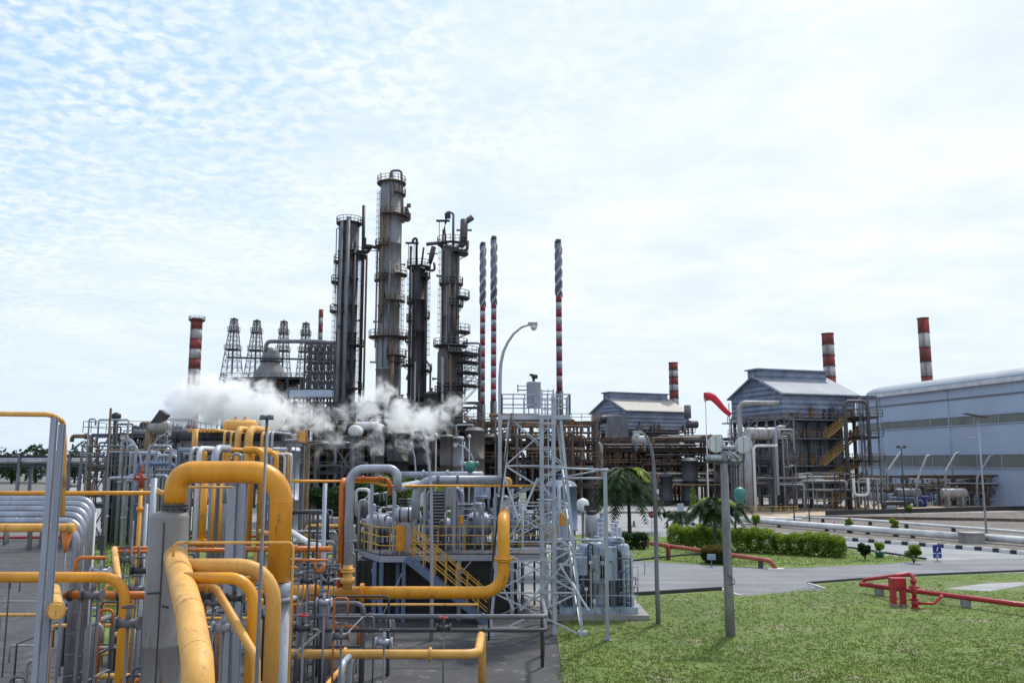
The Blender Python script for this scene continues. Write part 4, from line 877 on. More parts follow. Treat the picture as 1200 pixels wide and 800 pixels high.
def rpipes(n, x0, x1, y0, y1, z0, z1, rs, mats, where, group, kinds='hvu', seed=1, cat='pipe', far=.62):
    r_ = random.Random(seed)
    for k in range(n):
        kd = r_.choice(kinds); r = r_.choice(rs) * .8; y = r_.uniform(y0, y1); mb = MB(); m = r_.choice(mats)
        if kd == 'h':
            xa = r_.uniform(x0, x0 + (x1 - x0) * .6); xb = r_.uniform(xa + (x1 - xa) * .4, x1); z = r_.uniform(z0, z1)
            pts = [Vector((xa, y, max(0, z - r_.uniform(.5, 4)))), Vector((xa, y, z)), Vector((xb, y, z)), Vector((xb, y, max(0, z - r_.uniform(.6, 5))))]; shp = 'long pipe'
            if r_.random() < .5: pts = [pts[1] + Vector((0, 1.2, 0))] + pts[1:3] + [pts[2] + Vector((0, 1.2, 0))]
        elif kd == 'v':
            x = r_.uniform(x0, x1); z = r_.uniform(z0 + (z1 - z0) * .5, z1); dx = r_.choice((-1, 1)) * r_.uniform(.6, 3); pts = [Vector((x, y, 0)), Vector((x, y, z)), Vector((x + dx, y, z)), Vector((x + dx, y + .01, z - r_.uniform(.5, 2)))]; shp = 'crooked riser'
        elif kd == 'u':
            x = r_.uniform(x0, x1 - 2); z = r_.uniform(z0 + (z1 - z0) * .3, z1); wv = r_.uniform(.8, 3.5); pts = [Vector((x, y, 0)), Vector((x, y, z)), Vector((x + wv, y, z)), Vector((x + wv, y, max(0, z - r_.uniform(1, 6))))]; shp = 'hooked pipe'
        xm = (pts[1].x + pts[2].x) / 2
        mb.pipe(pts, r, r * 2.0, 8)
        for q in (pts[1].lerp(pts[2], .3), pts[0].lerp(pts[1], .6)):
            d = (pts[2] - pts[1]) if q.z == pts[1].z else (pts[1] - pts[0])
            if d.length > 3 * r: d.normalize(); mb.cyl(q - d * r * .5, q + d * r * .5, r * 1.5, seg=8)
        if (r < sorted(rs)[-1] * .79 and r_.random() < far * 1.7) or r_.random() < far * .35:
            FAR.setdefault(m.name, (m, []))[1].append(mb); continue
        f = (xm - x0) / (x1 - x0 + .01); h = (pts[1].z) / (z1 + .01)
        size = 'thin' if r < .13 else 'medium' if r < .21 else 'thick'
        lab = f"{size} {MATN.get(m.name, 'grey')} {shp}, {'low' if h < .45 else 'high' if h > .78 else 'mid height'}, {('left end', 'left half', 'middle', 'right half', 'right end')[max(0, min(4, int(f * 5)))]} of {where}"
        solo({'long pipe': 'pipe', 'crooked riser': 'riser_pipe', 'hooked pipe': 'hooked_pipe'}[shp], mb, m, lab, cat, pts[0], group)
def hdrum(label, c, r, ln, mat, axis='x', legmat=None, z0=0.0, name='drum', cat='vessel', bands=None, group=None):
    c = Vector(c); t = thing(name, label, cat, (c.x, c.y, z0), group=group); mb = MB(); mb.drum(c, r, ln, axis); mb_ = part(t, 'shell', mb, mat)
    ax = Vector((1, 0, 0)) if axis == 'x' else Vector((0, 1, 0))
    for s in (-.32, .32):
        q = c + ax * ln * s; lb = MB(); sz = (.35, r * 1.5, c.z - z0) if axis == 'x' else (r * 1.5, .35, c.z - z0); lb.box((q.x, q.y, (c.z + z0) / 2 - r * .3), (sz[0], sz[1], sz[2] - r * .6)); part(t, 'saddle', lb, legmat or m_conc)
    nb = MB()
    for s in (-.2, .15): q = c + ax * ln * s; nb.cyl(q + Vector((0, 0, r * .95)), q + Vector((0, 0, r * 1.35)), r * .16, seg=8); nb.cyl(q + Vector((0, 0, r * 1.3)), q + Vector((0, 0, r * 1.4)), r * .26, seg=8)
    part(t, 'nozzle', nb, mat)
    if bands:
        for s in (-.45, -.15, .15, .45): bb = MB(); bb.ring(c + ax * ln * s, r * 1.005, r * .04, 20, 4, axis); part(t, 'band', bb, bands)
    return t
def vvessel(label, x, y, r, z0, z1, mat, skirt=None, name='vessel', cat='vessel', group=None, dome=.45):
    t = thing(name, label, cat, (x, y, 0), group=group); mb = MB()
    prof = [(r * .96, z0)]; n = max(1, int((z1 - z0) / 3))
    for k in range(n + 1): z = z0 + (z1 - z0) * k / n; prof += [(r, z - .001 if k else z + .01), (r * 1.03, z), (r * 1.03, z + .1), (r, z + .101)]
    prof += [(r * .88, z1 + r * dome * .55), (r * .55, z1 + r * dome * .88), (.05, z1 + r * dome)]
    mb.lathe(prof, (x, y, 0), 22); part(t, 'shell', mb, mat)
    if z0 > .1: sb = MB(); sb.cyl((x, y, 0), (x, y, z0), r * .9, seg=18); part(t, 'skirt', sb, skirt or mat)
    nb = MB(); nb.cyl((x, y, z1), (x, y, z1 + r * dome + .5), r * .15, seg=8); nb.cyl((x, y, z1 + r * dome + .45), (x, y, z1 + r * dome + .6), r * .25, seg=8); part(t, 'nozzle', nb, mat)
    return t
# ---- unit A, left, blue grey steelwork (Y 84..104)
xa, xb = pxX(128, 90, 9), pxX(232, 90, 9)
rack('crowded blue grey steel structure at the left behind the red valve', xa, xb, 86, 100, [3.6, 7.2, 10.6], 5, 2, m_gry, m_gry, (3.6, 7.2), True, .3, rails=(7.2, 10.6), dm=m_dark)
rpipes(34, xa, xb, 84, 100, 5, 11.4, (.10, .14, .2, .26), [m_gry, m_clad, m_dark, m_gal, m_tan, m_dark], 'the left steel structure', 'pipes in the left steel structure', 'hvvu', 3)
rpipes(22, xa, xb, 83, 88, 8.5, 12.3, (.06, .08, .11), [m_gry, m_dark, m_clad, m_tan], 'the left steel structure top', 'thin pipes on top of the left structure', 'vvuh', 33, far=.2)
for i, (px, py, r, mt, lb) in enumerate(((150, 545, 1.2, m_dark, 'added dark upright vessel at the left edge of the crowded steel structure'), (170, 540, 1.5, m_gry, 'broad grey upright vessel in the middle of the crowded steel structure'), (190, 528, 1.3, m_clad, 'pale upright vessel behind the red valve'), (210, 532, 1.2, m_dark, 'added dark upright vessel right behind the stub of the big yellow arch'))):  # the dark ones are added to deepen the shaded inside of the structure
    vvessel(lb, pxX(px, 94, 8), 94, r, .8, Z(py, 94), mt)
for i, (px, pt, r, lb) in enumerate(((135, 487, .28, 'black slim vent stack with a round cap at the left end of the steel structure'), (159, 502, .25, 'short black vent stack, left one of the close pair'), (168, 499, .25, 'short black vent stack, right one of the close pair'))):
    x = pxX(px, 88, 11); t = thing('vent_stack', lb, 'stack', (x, 88, 0)); mb = MB(); mb.cyl((x, 88, 0), (x, 88, Z(pt, 88)), r, r * .8, 10); part(t, 'shaft', mb, m_blk); mb = MB(); mb.lathe([(r, -.5), (r * 1.7, -.2), (r * 1.7, .15), (r * .5, .35)], (x, 88, Z(pt, 88)), 12); part(t, 'cap', mb, m_blk)
x = pxX(190, 80, 11); t = thing('crane_arm', 'slanted dark and yellow hoist head on top of the left steel structure', 'hoist', (x, 80, 0)); mb = MB(); mb.bar((x - 1.6, 80, 0), (x - 1.2, 80, Z(495, 80)), .45); part(t, 'post', mb, m_tan); mb = MB(); mb.bar((x - .6, 80, Z(498, 80)), (x + .2, 80, Z(483, 80)), 1.0, .8); part(t, 'head', mb, m_t3); mb = MB(); mb.drum((x - .2, 80, Z(500, 80)), .6, 1.6, 'x', 12); part(t, 'motor', mb, m_lgr)
for i, (px, py) in enumerate(((147, 513), (165, 508), (205, 503), (215, 506))):
    hdrum(('small drum on top of the left steel structure, ' + ('at its left end', 'under the twin black vents', 'right of the hoist head', 'beside the black duct end')[i]), (pxX(px, 87, 11), 87, Z(py, 87)), .4, 1.2, m_gry, z0=10.6, legmat=m_gry)
rpipes(24, pxX(140, 72, 5), pxX(226, 72, 5), 62, 80, 4, 9.3, (.08, .12, .16, .2), [m_gal, m_gry, m_clad, m_dark, m_gal, m_blue], 'the strip before the left structure', 'pipes before the left steel structure', 'vvvuh', 51, far=.15)
rpipes(20, pxX(345, 56, 2), pxX(425, 56, 2), 46, 66, .8, 5.5, (.06, .1, .14), [m_gal, m_gry, m_white, m_dark, m_clad, m_yel2], 'the gap left of the deck', 'pipes in the gap left of the deck', 'vuhh', 52, far=.15)
rpipes(22, pxX(215, 42, 2), pxX(345, 42, 2), 34, 46, .5, 4.6, (.05, .08, .12), [m_yel2, m_gry, m_clad, m_ora, m_yel, m_dark], 'the space behind the big arch', 'pipes behind the big arch', 'vuhh', 53, far=.15)
# ---- far left pipe bridge over the access road
Yb = 118; z = Z(541, Yb); xl, xr = pxX(-60, Yb, 8), pxX(140, Yb, 8)
t = thing('pipe_bridge', 'pipe bridge crossing the access road at the far left', 'pipe bridge', (xl, Yb, 0))
for px in (-40, 20, 62, 79, 122):
    mb = MB(); x = pxX(px, Yb, 4)
    for y in (Yb, Yb + 3): mb.bar((x, y, 0), (x, y, z + .8), .35)
    mb.bar((x, Yb, z - .3), (x, Yb + 3, z - .3), .25); part(t, 'trestle', mb, m_gry)
for zz in (z - .5, z + .7):
    mb = MB(); [mb.ibeam((xl, y, zz), (xr, y, zz), .3, .35) for y in (Yb, Yb + 3)]; part(t, 'beam', mb, m_dark)
for k in range(5):
    mb = MB(); y = Yb + .2 + k * .65; mb.cyl((xl, y, z + .05 + .25 * (k % 2)), (xr, y, z + .05 + .25 * (k % 2)), .22, seg=8); solo('pipe', mb, (m_lgr, m_clad, m_gry)[k % 3], ('front', 'second', 'middle', 'fourth', 'rearmost')[k] + ' of five pipes on the bridge over the access road', 'pipe', (xl, y, z), 'pipes on the pipe bridge')
rpipes(8, pxX(-60, 125, 4), pxX(98, 125, 4), 121, 140, 1, 5.5, (.2, .3), [m_gry, m_clad, m_tan], 'the ground beyond the pipe bridge', 'pipes beyond the pipe bridge', 'hhv', 5)
rpipes(14, pxX(-30, 80, 2), pxX(66, 80, 2), 70, 100, .5, 4.5, (.15, .25), [m_gry, m_clad, m_dark, m_lgr], 'the strip behind the silver bank', 'low pipes left of the access road', 'hhu', 6)
for i, (px, Yq) in enumerate(((66, 108), (30, 112), (-5, 106))):
    hdrum(('dark low tank at the left kerb of the access road, nearest the lane', 'dark low tank between two others left of the access road', 'dark low tank furthest from the access road')[i], (pxX(px, Yq, 1), Yq, 1.7), 1.1, 3, m_dark if i else m_gry)
mb = MB()
# parked utility pickup by the access road
c = gp(158, 606); t = thing('utility_truck', 'dark grey flatbed truck with red load parked beside the access road at the left', 'truck', c)
mb = MB(); mb.b2((c.x - 2.4, c.y - .9, .45), (c.x + 2.4, c.y + .9, .75)); part(t, 'chassis', mb, m_dark)
mb = MB(); mb.add([(c.x - 2.4, c.y + s * .85, z) for s in (-1, 1) for z in (.75, 1.35)] + [(c.x - 2.1, c.y + s * .8, 2.0) for s in (-1, 1)] + [(c.x - 1.0, c.y + s * .8, 2.05) for s in (-1, 1)] + [(c.x - .8, c.y + s * .85, .75) for s in (-1, 1)], [(0, 1, 3, 2), (1, 4, 5, 3), (4, 6, 7, 5), (6, 8, 9, 7), (0, 8, 6, 4, 1), (2, 3, 5, 7, 9), (0, 2, 9, 8)]); part(t, 'cab', mb, m_lgr)
mb = MB(); mb.b2((c.x - .7, c.y - .85, .76), (c.x + 2.4, c.y + .85, 1.1)); part(t, 'load_bed', mb, m_gry); mb = MB(); mb.b2((c.x + .2, c.y - .6, 1.11), (c.x + 2, c.y + .6, 1.7)); part(t, 'load', mb, m_red)
mb = MB(); mb.add([(c.x - 2.33, c.y - .66, 1.42), (c.x - 2.33, c.y + .66, 1.42), (c.x - 2.12, c.y + .64, 1.93), (c.x - 2.12, c.y - .64, 1.93)], [(0, 1, 2, 3)]); part(t, 'windscreen', mb, m_blk)
for sx in (-1.6, 1.5):
    for sy in (-.9, .9): mb = MB(); mb.cyl((c.x + sx, c.y + sy - .1, .38), (c.x + sx, c.y + sy + .1, .38), .38, seg=14); part(t, 'wheel', mb, m_kblk)

# ---- yellow pipe rack behind the big arch (Y 48..58)
Y = 56
x0, x1 = pxX(203, Y, 9), pxX(333, Y, 9)
rack('blue grey rack carrying the black duct and the yellow U pipes', x0, x1, Y + 1.2, Y + 5, [Z(540, Y), Z(519, Y)], 5, 1, m_gry, None, (), False, .28)
t = thing('duct', 'thick black duct lying on the rack behind the yellow U pipes', 'duct', (x0, Y + 2, 0)); mb = MB(); mb.pipe(route(203, 511, Y + 2, ('x', 332)), .42, seg=16); part(t, 'body', mb, m_dark); p, q = route(203, 511, Y + 2, ('x', 332))
for f in (.05, .3, .55, .8, .97): mb = MB(); mb.ring(p.lerp(q, f), .43, .05, 16, 5, 'x'); part(t, 'flange', mb, m_blk)
def pthing(label, pts, r, mat, bend=None, name='pipe', cat='pipe', group=None, fl=(), seg=14, flmat=None, flr=1.5, child='flange', seams=False):
    """pipe as a thing; fl = list of (segment, fraction) where a flange pair sits"""
    if not fl:
        mb = MB(); mb.pipe(pts, r, bend, seg); _welds(mb, pts, r, bend)
        if seams: _seams(mb, pts, r)
        return solo(name, mb, mat, label, cat, pts[0], group)
    t = thing(name, label, cat, pts[0], group=group); mb = MB(); mb.pipe(pts, r, bend, seg); _welds(mb, pts, r, bend)
    if seams: _seams(mb, pts, r)
    part(t, 'tube', mb, mat)
    for (i, f) in fl:
        a, b = Vector(pts[i]), Vector(pts[i + 1]); d = (b - a).normalized(); q = a.lerp(b, f); mb = MB(); w_ = max(.03, r * .22)
        for s in (-1, 1): mb.cyl(q + d * (s * w_ * .62 - w_ / 2), q + d * (s * w_ * .62 + w_ / 2), r * flr, seg=seg + 4)
        _, a1, b1 = mb.frame(a, b)
        for k in range(10): v = a1 * math.cos(k * .628) + b1 * math.sin(k * .628); mb.cyl(q + v * r * (flr - .15) - d * w_ * 1.6, q + v * r * (flr - .15) + d * w_ * 1.6, r * .07, seg=5)
        part(t, child, mb, flmat or mat)
    return t
def _welds(mb, pts, r, bend):
    if r < .08: return
    bend = bend or r * 3.2; P = [Vector(p) for p in pts]
    for i in range(1, len(P) - 1):
        d1 = (P[i - 1] - P[i]); d2 = (P[i + 1] - P[i])
        if d1.length < 1e-4 or d2.length < 1e-4: continue
        tt = min(bend / math.tan(max(.2, d1.angle(d2)) / 2), d1.length * .49, d2.length * .49)
        for d in (d1, d2):
            if tt < d.length * .48: u = d.normalized(); c_ = P[i] + u * tt; mb.cyl(c_ - u * r * .04, c_ + u * r * .04, r * 1.025, seg=16)
def _seams(mb, pts, r):
    for a, b in zip(pts, pts[1:]):
        a, b = Vector(a), Vector(b); ln = (b - a).length; n = int(ln / (r * 5)); d = (b - a).normalized()
        for k in range(1, n): q = a.lerp(b, k / n); mb.cyl(q - d * r * .05, q + d * r * .05, r * 1.035, seg=16)
pthing('blue grey header below the black duct', route(210, 527, Y - .3, ('x', 336)), .17, m_gal, fl=[(0, .2), (0, .5), (0, .8)])
pthing('yellow pipe dropping from the duct top and jogging right, leftmost of the yellow U pipes', route(229, 503, Y - .6, ('z', 527), ('x', 240), ('z', 560)), .19, m_yel2)
for i, (px, r) in enumerate(((257, .08), (265, .08), (302, .1))): pthing(('leftmost', 'middle', 'rightmost')[i] + ' of three thin yellow risers looping over the black duct', route(px, 640, Y - .8, ('z', 505 + i), ('dy', 4.5)), r, m_yel2, group='thin yellow risers')
for i, (px, r) in enumerate(((309, .1), (314, .09))): pthing(('left', 'right')[i] + ' one of two thin pale grey risers at the black duct end', route(px, 640, Y - .8, ('z', 506), ('dy', 4.5)), r, m_clad, group='thin grey risers')
for px, r, lb in ((273, .2, 'yellow pipe looping over the black duct left of the yellow drum'), (286, .26, 'thick yellow pipe looping over the black duct right of the yellow drum')): pthing(lb, route(px, 640, Y - .9, ('z', 502), ('dy', 4.8), ('z', 540)), r, m_yel2)
hdrum('fat yellow drum on top of the black duct', at(282, 500, Y + 4), .5, 1.9, m_yel2, z0=Z(519, Y), legmat=m_yel2)
for i, px in enumerate((222, 226, 235, 240, 245, 250)): pthing('short yellow pipe end lying across the black duct', route(px, 504, Y, ('dy', 4)), .12, m_yel2, group='short yellow pipe ends')
pthing('yellow U pipe with its crown just above the big arch, furthest left', route(261, 640, 47, ('z', 526), ('dy', 3)), .11, m_yel)
pthing('fat yellow U pipe behind the left middle of the big arch', route(290, 640, 47, ('z', 527), ('dy', 3.5)), .18, m_yel)
pthing('fattest yellow U pipe behind the right middle of the big arch', route(305, 640, 46.5, ('z', 527), ('x', 285), ('dy', 3)), .2, m_yel)
pthing('yellow U pipe nearest the right bend of the big arch', route(320, 640, 46.5, ('z', 530), ('x', 308), ('dy', 3)), .13, m_yel)
for i, px in enumerate((279, 330, 338)): pthing(('thin grey U pipe among the fat yellow ones', 'thin white U pipe left of the grey round tank front', 'thin white U pipe touching the grey round tank')[i], route(px, 640, 48, ('z', 532), ('x', px - 7), ('dy', 2)), .07, (m_clad, m_white, m_white)[i])
pthing('thin yellow U pipe between two thin white ones', route(334, 640, 48.5, ('z', 531), ('x', 328), ('dy', 2)), .07, m_yel2)
pthing('yellow pipe standing behind the grey stub vessel', route(236, 641, 42, ('z', 555)), .16, m_yel, fl=[(0, .1)])
for i, px in enumerate((247, 256)): pthing('thin yellow pipe standing under the big arch', route(px, 648, 40, ('z', 556)), .075, m_yel, group='thin pipes under the arch')
for i, (px, r, lb) in enumerate(((227, .13, 'white riser right of the grey stub vessel'), (246, .2, 'grey riser standing behind the two thin yellow pipes'), (263, .24, 'broad grey riser left of the tall H steel posts'), (218, .1, 'thin grey riser touching the grey stub vessel'))): pthing(lb, route(px, 655, 44, ('z', 525 if i != 2 else 560), ('dy', 2)), r, (m_white, m_clad, m_clad, m_clad)[i])
# grey cylindrical tank behind
c = at(335, 560, 76); t = vvessel('blue grey round tank with domed top right behind the thin white U pipes', c.x, 76, 1.42, .4, Z(529, 76), m_gal, dome=.35); mb = MB(); ladder(mb, (c.x + .9, 76 - 1.45, 1), Z(529, 76), .5); part(t, 'ladder', mb, m_gry)
# blue heap of tarpaulin and low things
c = gp(352, 622); mb = MB()
for k in range(26):
    a = random.uniform(0, 6.28); q = c + Vector((random.uniform(-1.3, 1.3), random.uniform(-.8, .8), 0)); mb.lathe([(random.uniform(.5, .8), 0), (random.uniform(.4, .7), random.uniform(.5, .9)), (.3, random.uniform(1.0, 1.7)), (.03, random.uniform(1.75, 1.95))], q, 7)
solo('tarpaulin_heap', mb, m_navy, 'crumpled navy blue tarpaulin heap behind the right leg of the big arch', 'tarpaulin', c)
for i, (px, py, ln) in enumerate(((362, 618, 5), (372, 624, 6.5), (395, 611, 4))):
    c = gp(px, py); hdrum(('white horizontal drum right of the blue tarpaulin', 'pale grey horizontal drum in front of the tarpaulin', 'cream horizontal drum behind the yellow riser')[i], (c.x, c.y, 1.2), .55, ln, (m_white, m_lgr, m_tan)[i])

# ---- unit B behind the steam (Y 104..150)
xa, xb = pxX(322, 112, 8), pxX(420, 112, 8)
rack('dark grid of steelwork behind the steam, right of the grey round tank', xa, xb, 108, 122, [3.3, 6.6, 9.8], 5, 2, m_gry, m_gry, (3.3, 6.6, 9.8), True, .3, rails=(6.6, 9.8), dm=m_dark)
rpipes(30, xa, xb, 106, 122, 3, 11, (.12, .18, .25), [m_dark, m_gry, m_gry, m_tan, m_dark, m_clad], 'the dark steel grid', 'pipes in the dark grid', 'hvu', 13)
xa, xb = pxX(415, 125, 8), pxX(560, 125, 8)
rack('dark brown steelwork with decks at the foot of the tall columns', xa, xb, 120, 140, [4, 8, 12.3], 6, 2, m_brn, m_brn, (4, 8, 12.3), True, .35, rails=(8, 12.3), dm=m_dark)
rpipes(44, xa, xb, 117, 140, 3, 14, (.14, .2, .28, .4), [m_dark, m_gry, m_brn, m_brn, m_t3, m_clad], 'the steelwork below the columns', 'pipes at the foot of the columns', 'hvvu', 14)
for i, (px, Yq, r, top, mt, lb) in enumerate(((524, 104, .85, 512, m_t4, 'brownish grey upright vessel, left of the twin vessels behind the curved lamps'), (536, 104, .8, 514, m_gry, 'grey upright vessel, right of the twin vessels behind the curved lamps'), (466, 112, 1.4, 508, m_blk, 'black upright vessel above the broad green tree'), (440, 118, 1.2, 500, m_lgr, 'pale upright vessel half lost in the steam'), (492, 116, 1.6, 515, m_blk, 'wide black upright vessel behind the two curved lamps'), (375, 118, 1.3, 520, m_dark, 'added dark upright vessel in the grid of steelwork'), (556, 116, 1.3, 505, m_t4, 'dark brown upright vessel left of the scaffold tower'))):  # dark vessel in the grid is added so its inside stays dim
    vvessel(lb, pxX(px, Yq, 8), Yq, r, .8, Z(top, Yq), mt)
hdrum('white drum with its round end in the steam', at(417, 505, 110), .75, 2.6, m_white, 'y', m_gry); hdrum('second white drum, higher up', at(430, 499, 116), .6, 3.0, m_white, 'x', m_gry)
pthing('square tan pipe loop around the white drum in the steam', route(400, 545, 109, ('z', 495), ('x', 415), ('z', 503)), .14, m_tan)
Yq = 92; xx0, xx1 = pxX(328, Yq, 9), pxX(362, Yq, 9)
rack('rusty orange walkway above the grey round tank', xx0, xx1, Yq, Yq + 3, [Z(519, Yq)], 3, 1, m_tan, m_tan, (Z(519, Yq),), False, .2, rails=(Z(519, Yq),), dm=m_brn)
c = at(355, 512, 91.5); t = thing('control_cabinet', 'orange yellow cabinet on the rusty walkway beside the steam', 'cabinet', c - Vector((0, 0, .6))); mb = MB(); mb.box(c, (.9, .6, 1.3)); part(t, 'body', mb, m_ora); mb = MB(); mb.box(c + Vector((0, -.33, .05)), (.7, .05, 1.0)); part(t, 'door', mb, m_yel2)
# low steelwork filling behind the leafy trees
Yq = 152; xa, xb = pxX(300, Yq, 10), pxX(560, Yq, 10)
rack('tall dark steelwork rising behind the steam below the columns', xa, xb, Yq, Yq + 14, [5, 10, 14.5, 18.3], 9, 1, m_dark, m_gry, (5, 10, 14.5), True, .4, rails=(14.5,), dm=m_dark)
rpipes(34, xa, xb, Yq - 3, Yq + 14, 6, 17.5, (.2, .3, .45), [m_dark, m_gry, m_brn, m_t3, m_clad, m_tan], 'the steelwork behind the steam', 'pipes behind the steam', 'hvvu', 15)
for i, (px, r, top, mt, lb) in enumerate(((345, 1.6, 478, m_t1, 'bluish vessel behind the steam under the cooler block'), (385, 2.0, 482, m_gry, 'grey vessel behind the steam under the ribbed column'), (430, 1.8, 478, m_dark, 'added dark vessel behind the steam left of the tallest column'), (470, 1.4, 470, m_t4, 'brown vessel behind the steam right of the tallest column'), (505, 1.3, 462, m_t4, 'brown vessel between the near black and dark brown columns'))): vvessel(lb, pxX(px, 158, 10), 158, r, .8, Z(top, 158), mt)  # dark vessel added as backing to darken the steelwork

Yq = 250; xa, xb = pxX(262, Yq, 30), pxX(352, Yq, 30)
rack('dark steel deck linking the feet of the lattice towers above the steam', xa, xb, Yq, Yq + 8, [22, 27, Z(443, Yq)], 6, 1, m_dark, m_gry, (27, Z(443, Yq)), True, .5, rails=(Z(443, Yq),), dm=m_dark)
rpipes(16, xa + 4, xb, Yq - 3, Yq + 8, 24, 33, (.35, .5, .7), [m_dark, m_gry, m_brn, m_t3, m_ora, m_hall], 'the deck below the lattice towers', 'pipes on the deck below the lattice towers', 'hhhu', 41, far=.1)
# ---- unit C, brown pipe rack between the columns and the left furnace
Yq = 138; xa, xb = pxX(548, Yq, 10), pxX(700, Yq, 10)
rack('long rusty brown pipe rack behind the scaffold tower', xa, xb, Yq, Yq + 16, [4.2, 8, 11, 14.2], 8, 2, m_brn, m_tan, (4.2, 8, 11), True, .38, rails=(8, 11, 14.2), dm=m_dark)
rpipes(60, xa, xb, Yq - 3, Yq + 16, 3, 15.5, (.14, .2, .3), [m_brn, m_gry, m_dark, m_tan, m_brn, m_dark, m_clad], 'the long brown rack', 'pipes on the long brown rack', 'hhvu', 16)
for i, (px, r, top, mt) in enumerate(((575, 1.5, 512, m_dark), (600, 1.2, 520, m_t4), (628, 1.6, 515, m_dark), (655, 1.3, 522, m_gry), (690, 1.4, 545, m_dark))): vvessel(('added black vessel inside the brown rack below the pair of spiral stacks', 'brown vessel inside the rack below the curved street lamp', 'added black vessel inside the rack behind the scaffold tower ladder', 'grey vessel inside the rack below the lone spiral stack', 'added low dark vessel between the brown rack and the palm')[i], pxX(px, 145, 8), 145, r, .8, Z(top, 145), mt)  # dark vessels added as a back wall for the rack's dim interior
# ---- unit D under the left furnace building
Yq = 165; xa, xb = pxX(664, Yq, 8), pxX(866, Yq, 8)
rack('rusty orange pipe rack behind the palms, below the left furnace building', xa, xb, Yq, Yq + 18, [3.8, 7, 10, 12.3], 10, 2, m_brn, m_tan, (3.8, 7, 10), True, .38, rails=(7, 10), dm=m_dark)
rpipes(70, xa, xb, Yq - 4, Yq + 18, 3, 13, (.15, .22, .32), [m_brn, m_tan, m_dark, m_tan, m_brn, m_gry, m_dark], 'the rusty rack behind palms', 'pipes on the rusty orange rack', 'hhvu', 17)
rpipes(16, xa, xb, Yq - 7, Yq - 4, 2, 8, (.2, .3), [m_lgr, m_tan, m_lgr, m_clad], 'the front of the rusty rack', 'pale pipes before the orange rack', 'hvu', 18)
for i, (px, r, top, mt) in enumerate(((690, 1.5, 540, m_dark), (725, 1.0, 560, m_lgr), (752, 1.1, 556, m_gry), (780, 1.3, 558, m_dark), (808, 1.5, 540, m_dark), (850, 1.8, 545, m_t4))): vvessel(('added dark vessel behind the slim green conifer', 'pale vessel just left of the tall palm crown', 'low grey vessel behind the tall palm crown', 'added dark vessel behind the bent lamp post', 'added dark vessel behind the slim bright conifer', 'brown vessel behind the concrete floodlight pole')[i], pxX(px, 160, 6), 160, r, .8, Z(top, 160), mt)  # dark vessels added at the rack to stand in for interior shade
pthing('fat pale pipe arch above the rusty rack, left of the palm crown', route(683, 590, 152, ('z', 518), ('x', 704), ('z', 560)), .38, m_lgr, 1.1)
hdrum('cream drum with a domed end on the rusty rack left of the palm', at(674, 541, 150), .95, 2.4, m_lgr, 'x', m_gry)
c = at(750, 515, 158); hdrum('white drum on the rusty rack just under the head of the bent lamp', c, .8, 2.4, m_lgr, 'x', m_gry, z0=10)
pthing('long black pipe crossing between the two furnace buildings', route(800, 516, 162, ('x', 872)), .42, m_dark)
# rusty flue ducts left of the left furnace
t = thing('flue_duct', 'grey flue hood with bent ducts at the left gable of the left furnace building', 'duct', (pxX(718, 192, 8), 192, 0)); mb = MB(); q = at(718, 500, 192); mb.pipe(route(699, 560, 192, ('z', 491), ('x', 730)), .9, 1.6, 14); part(t, 'bend', mb, m_t1); mb = MB(); mb.b2((q.x - 1.5, 190, q.z - 3.5), (q.x + 3.2, 194, q.z + 2.4)); part(t, 'hood', mb, m_gry); mb = MB(); mb.b2((q.x - 3, 190, 0), (q.x + 6, 194, q.z - 3.6)); part(t, 'base', mb, m_brn)
for i, (px, pt) in enumerate(((806, 490), (811, 497))):
    q = at(px, pt, 196); mb = MB(); mb.drum(q, .9, 2.2, 'x', 12) if i else mb.cyl(q, q + Vector((0, 0, 3)), .8, seg=12); mb.bar((q.x, q.y, 0), q, .4); solo('flue_fan', mb, (m_gry, m_t1)[i], ('tall grey fan housing at the right end of the left furnace building', 'round bluish fan housing at the right end of the left furnace building')[i], 'fan', (q.x, q.y, 0))
# ---- equipment around the right furnace building
Yq = 146; xa, xb = pxX(862, Yq, 8), pxX(925, Yq, 8)
rack('grey pipe stand at the left corner of the large furnace building', xa, xb, Yq - 3, Yq + 2, [4, 8, 12, Z(490, Yq)], 3, 1, m_gry, m_gry, (8,), True, .25, rails=(8, 12), dm=m_dark)
rpipes(26, xa - 1, xb + 1, Yq - 6, Yq - 1, 2, 13.5, (.14, .2, .28), [m_lgr, m_gry, m_clad, m_dark, m_lgr], 'the large furnace corner', 'pipes by the large furnace corner', 'hvvu', 19)
hdrum('fat pale horizontal flue drum across the gable of the large furnace building', at(893, 508, 141), 1.05, 5.0, m_lgr, 'x', m_gry, bands=m_gry)
pthing('pale pipe elbow standing before the shed gable and running right below its eave', route(871, 610, 141, ('z', 472), ('x', 912)), .42, m_lgr, 1.2)
pthing('fat pale downpipe at the left gable of the large furnace building', route(875, 505, 139, ('z', 600)), .62, m_lgr, seams=True)
pthing('white square pipe loop at the foot of the large furnace building, left half', route(886, 604, 137, ('z', 522), ('x', 911)), .22, m_white)
pthing('grey pipe with two bends on the furnace corner column', route(912, 580, 139, ('z', 500), ('x', 920)), .26, m_clad)
pthing('white low pipe frame in front of the large furnace building, right half', route(1000, 560, 138, ('z', 580), ('x', 1018), ('z', 560)), .22, m_white)
rpipes(22, pxX(925, 145, 3), pxX(1015, 145, 3), 141, 147, 1.5, 6.2, (.12, .18, .25), [m_gry, m_clad, m_dark, m_lgr, m_tan], 'the furnace stairs foot', 'low pipes before the large furnace', 'hvu', 20)
Yq = 150; xa, xb = pxX(1000, Yq, 8), pxX(1020, Yq, 8)
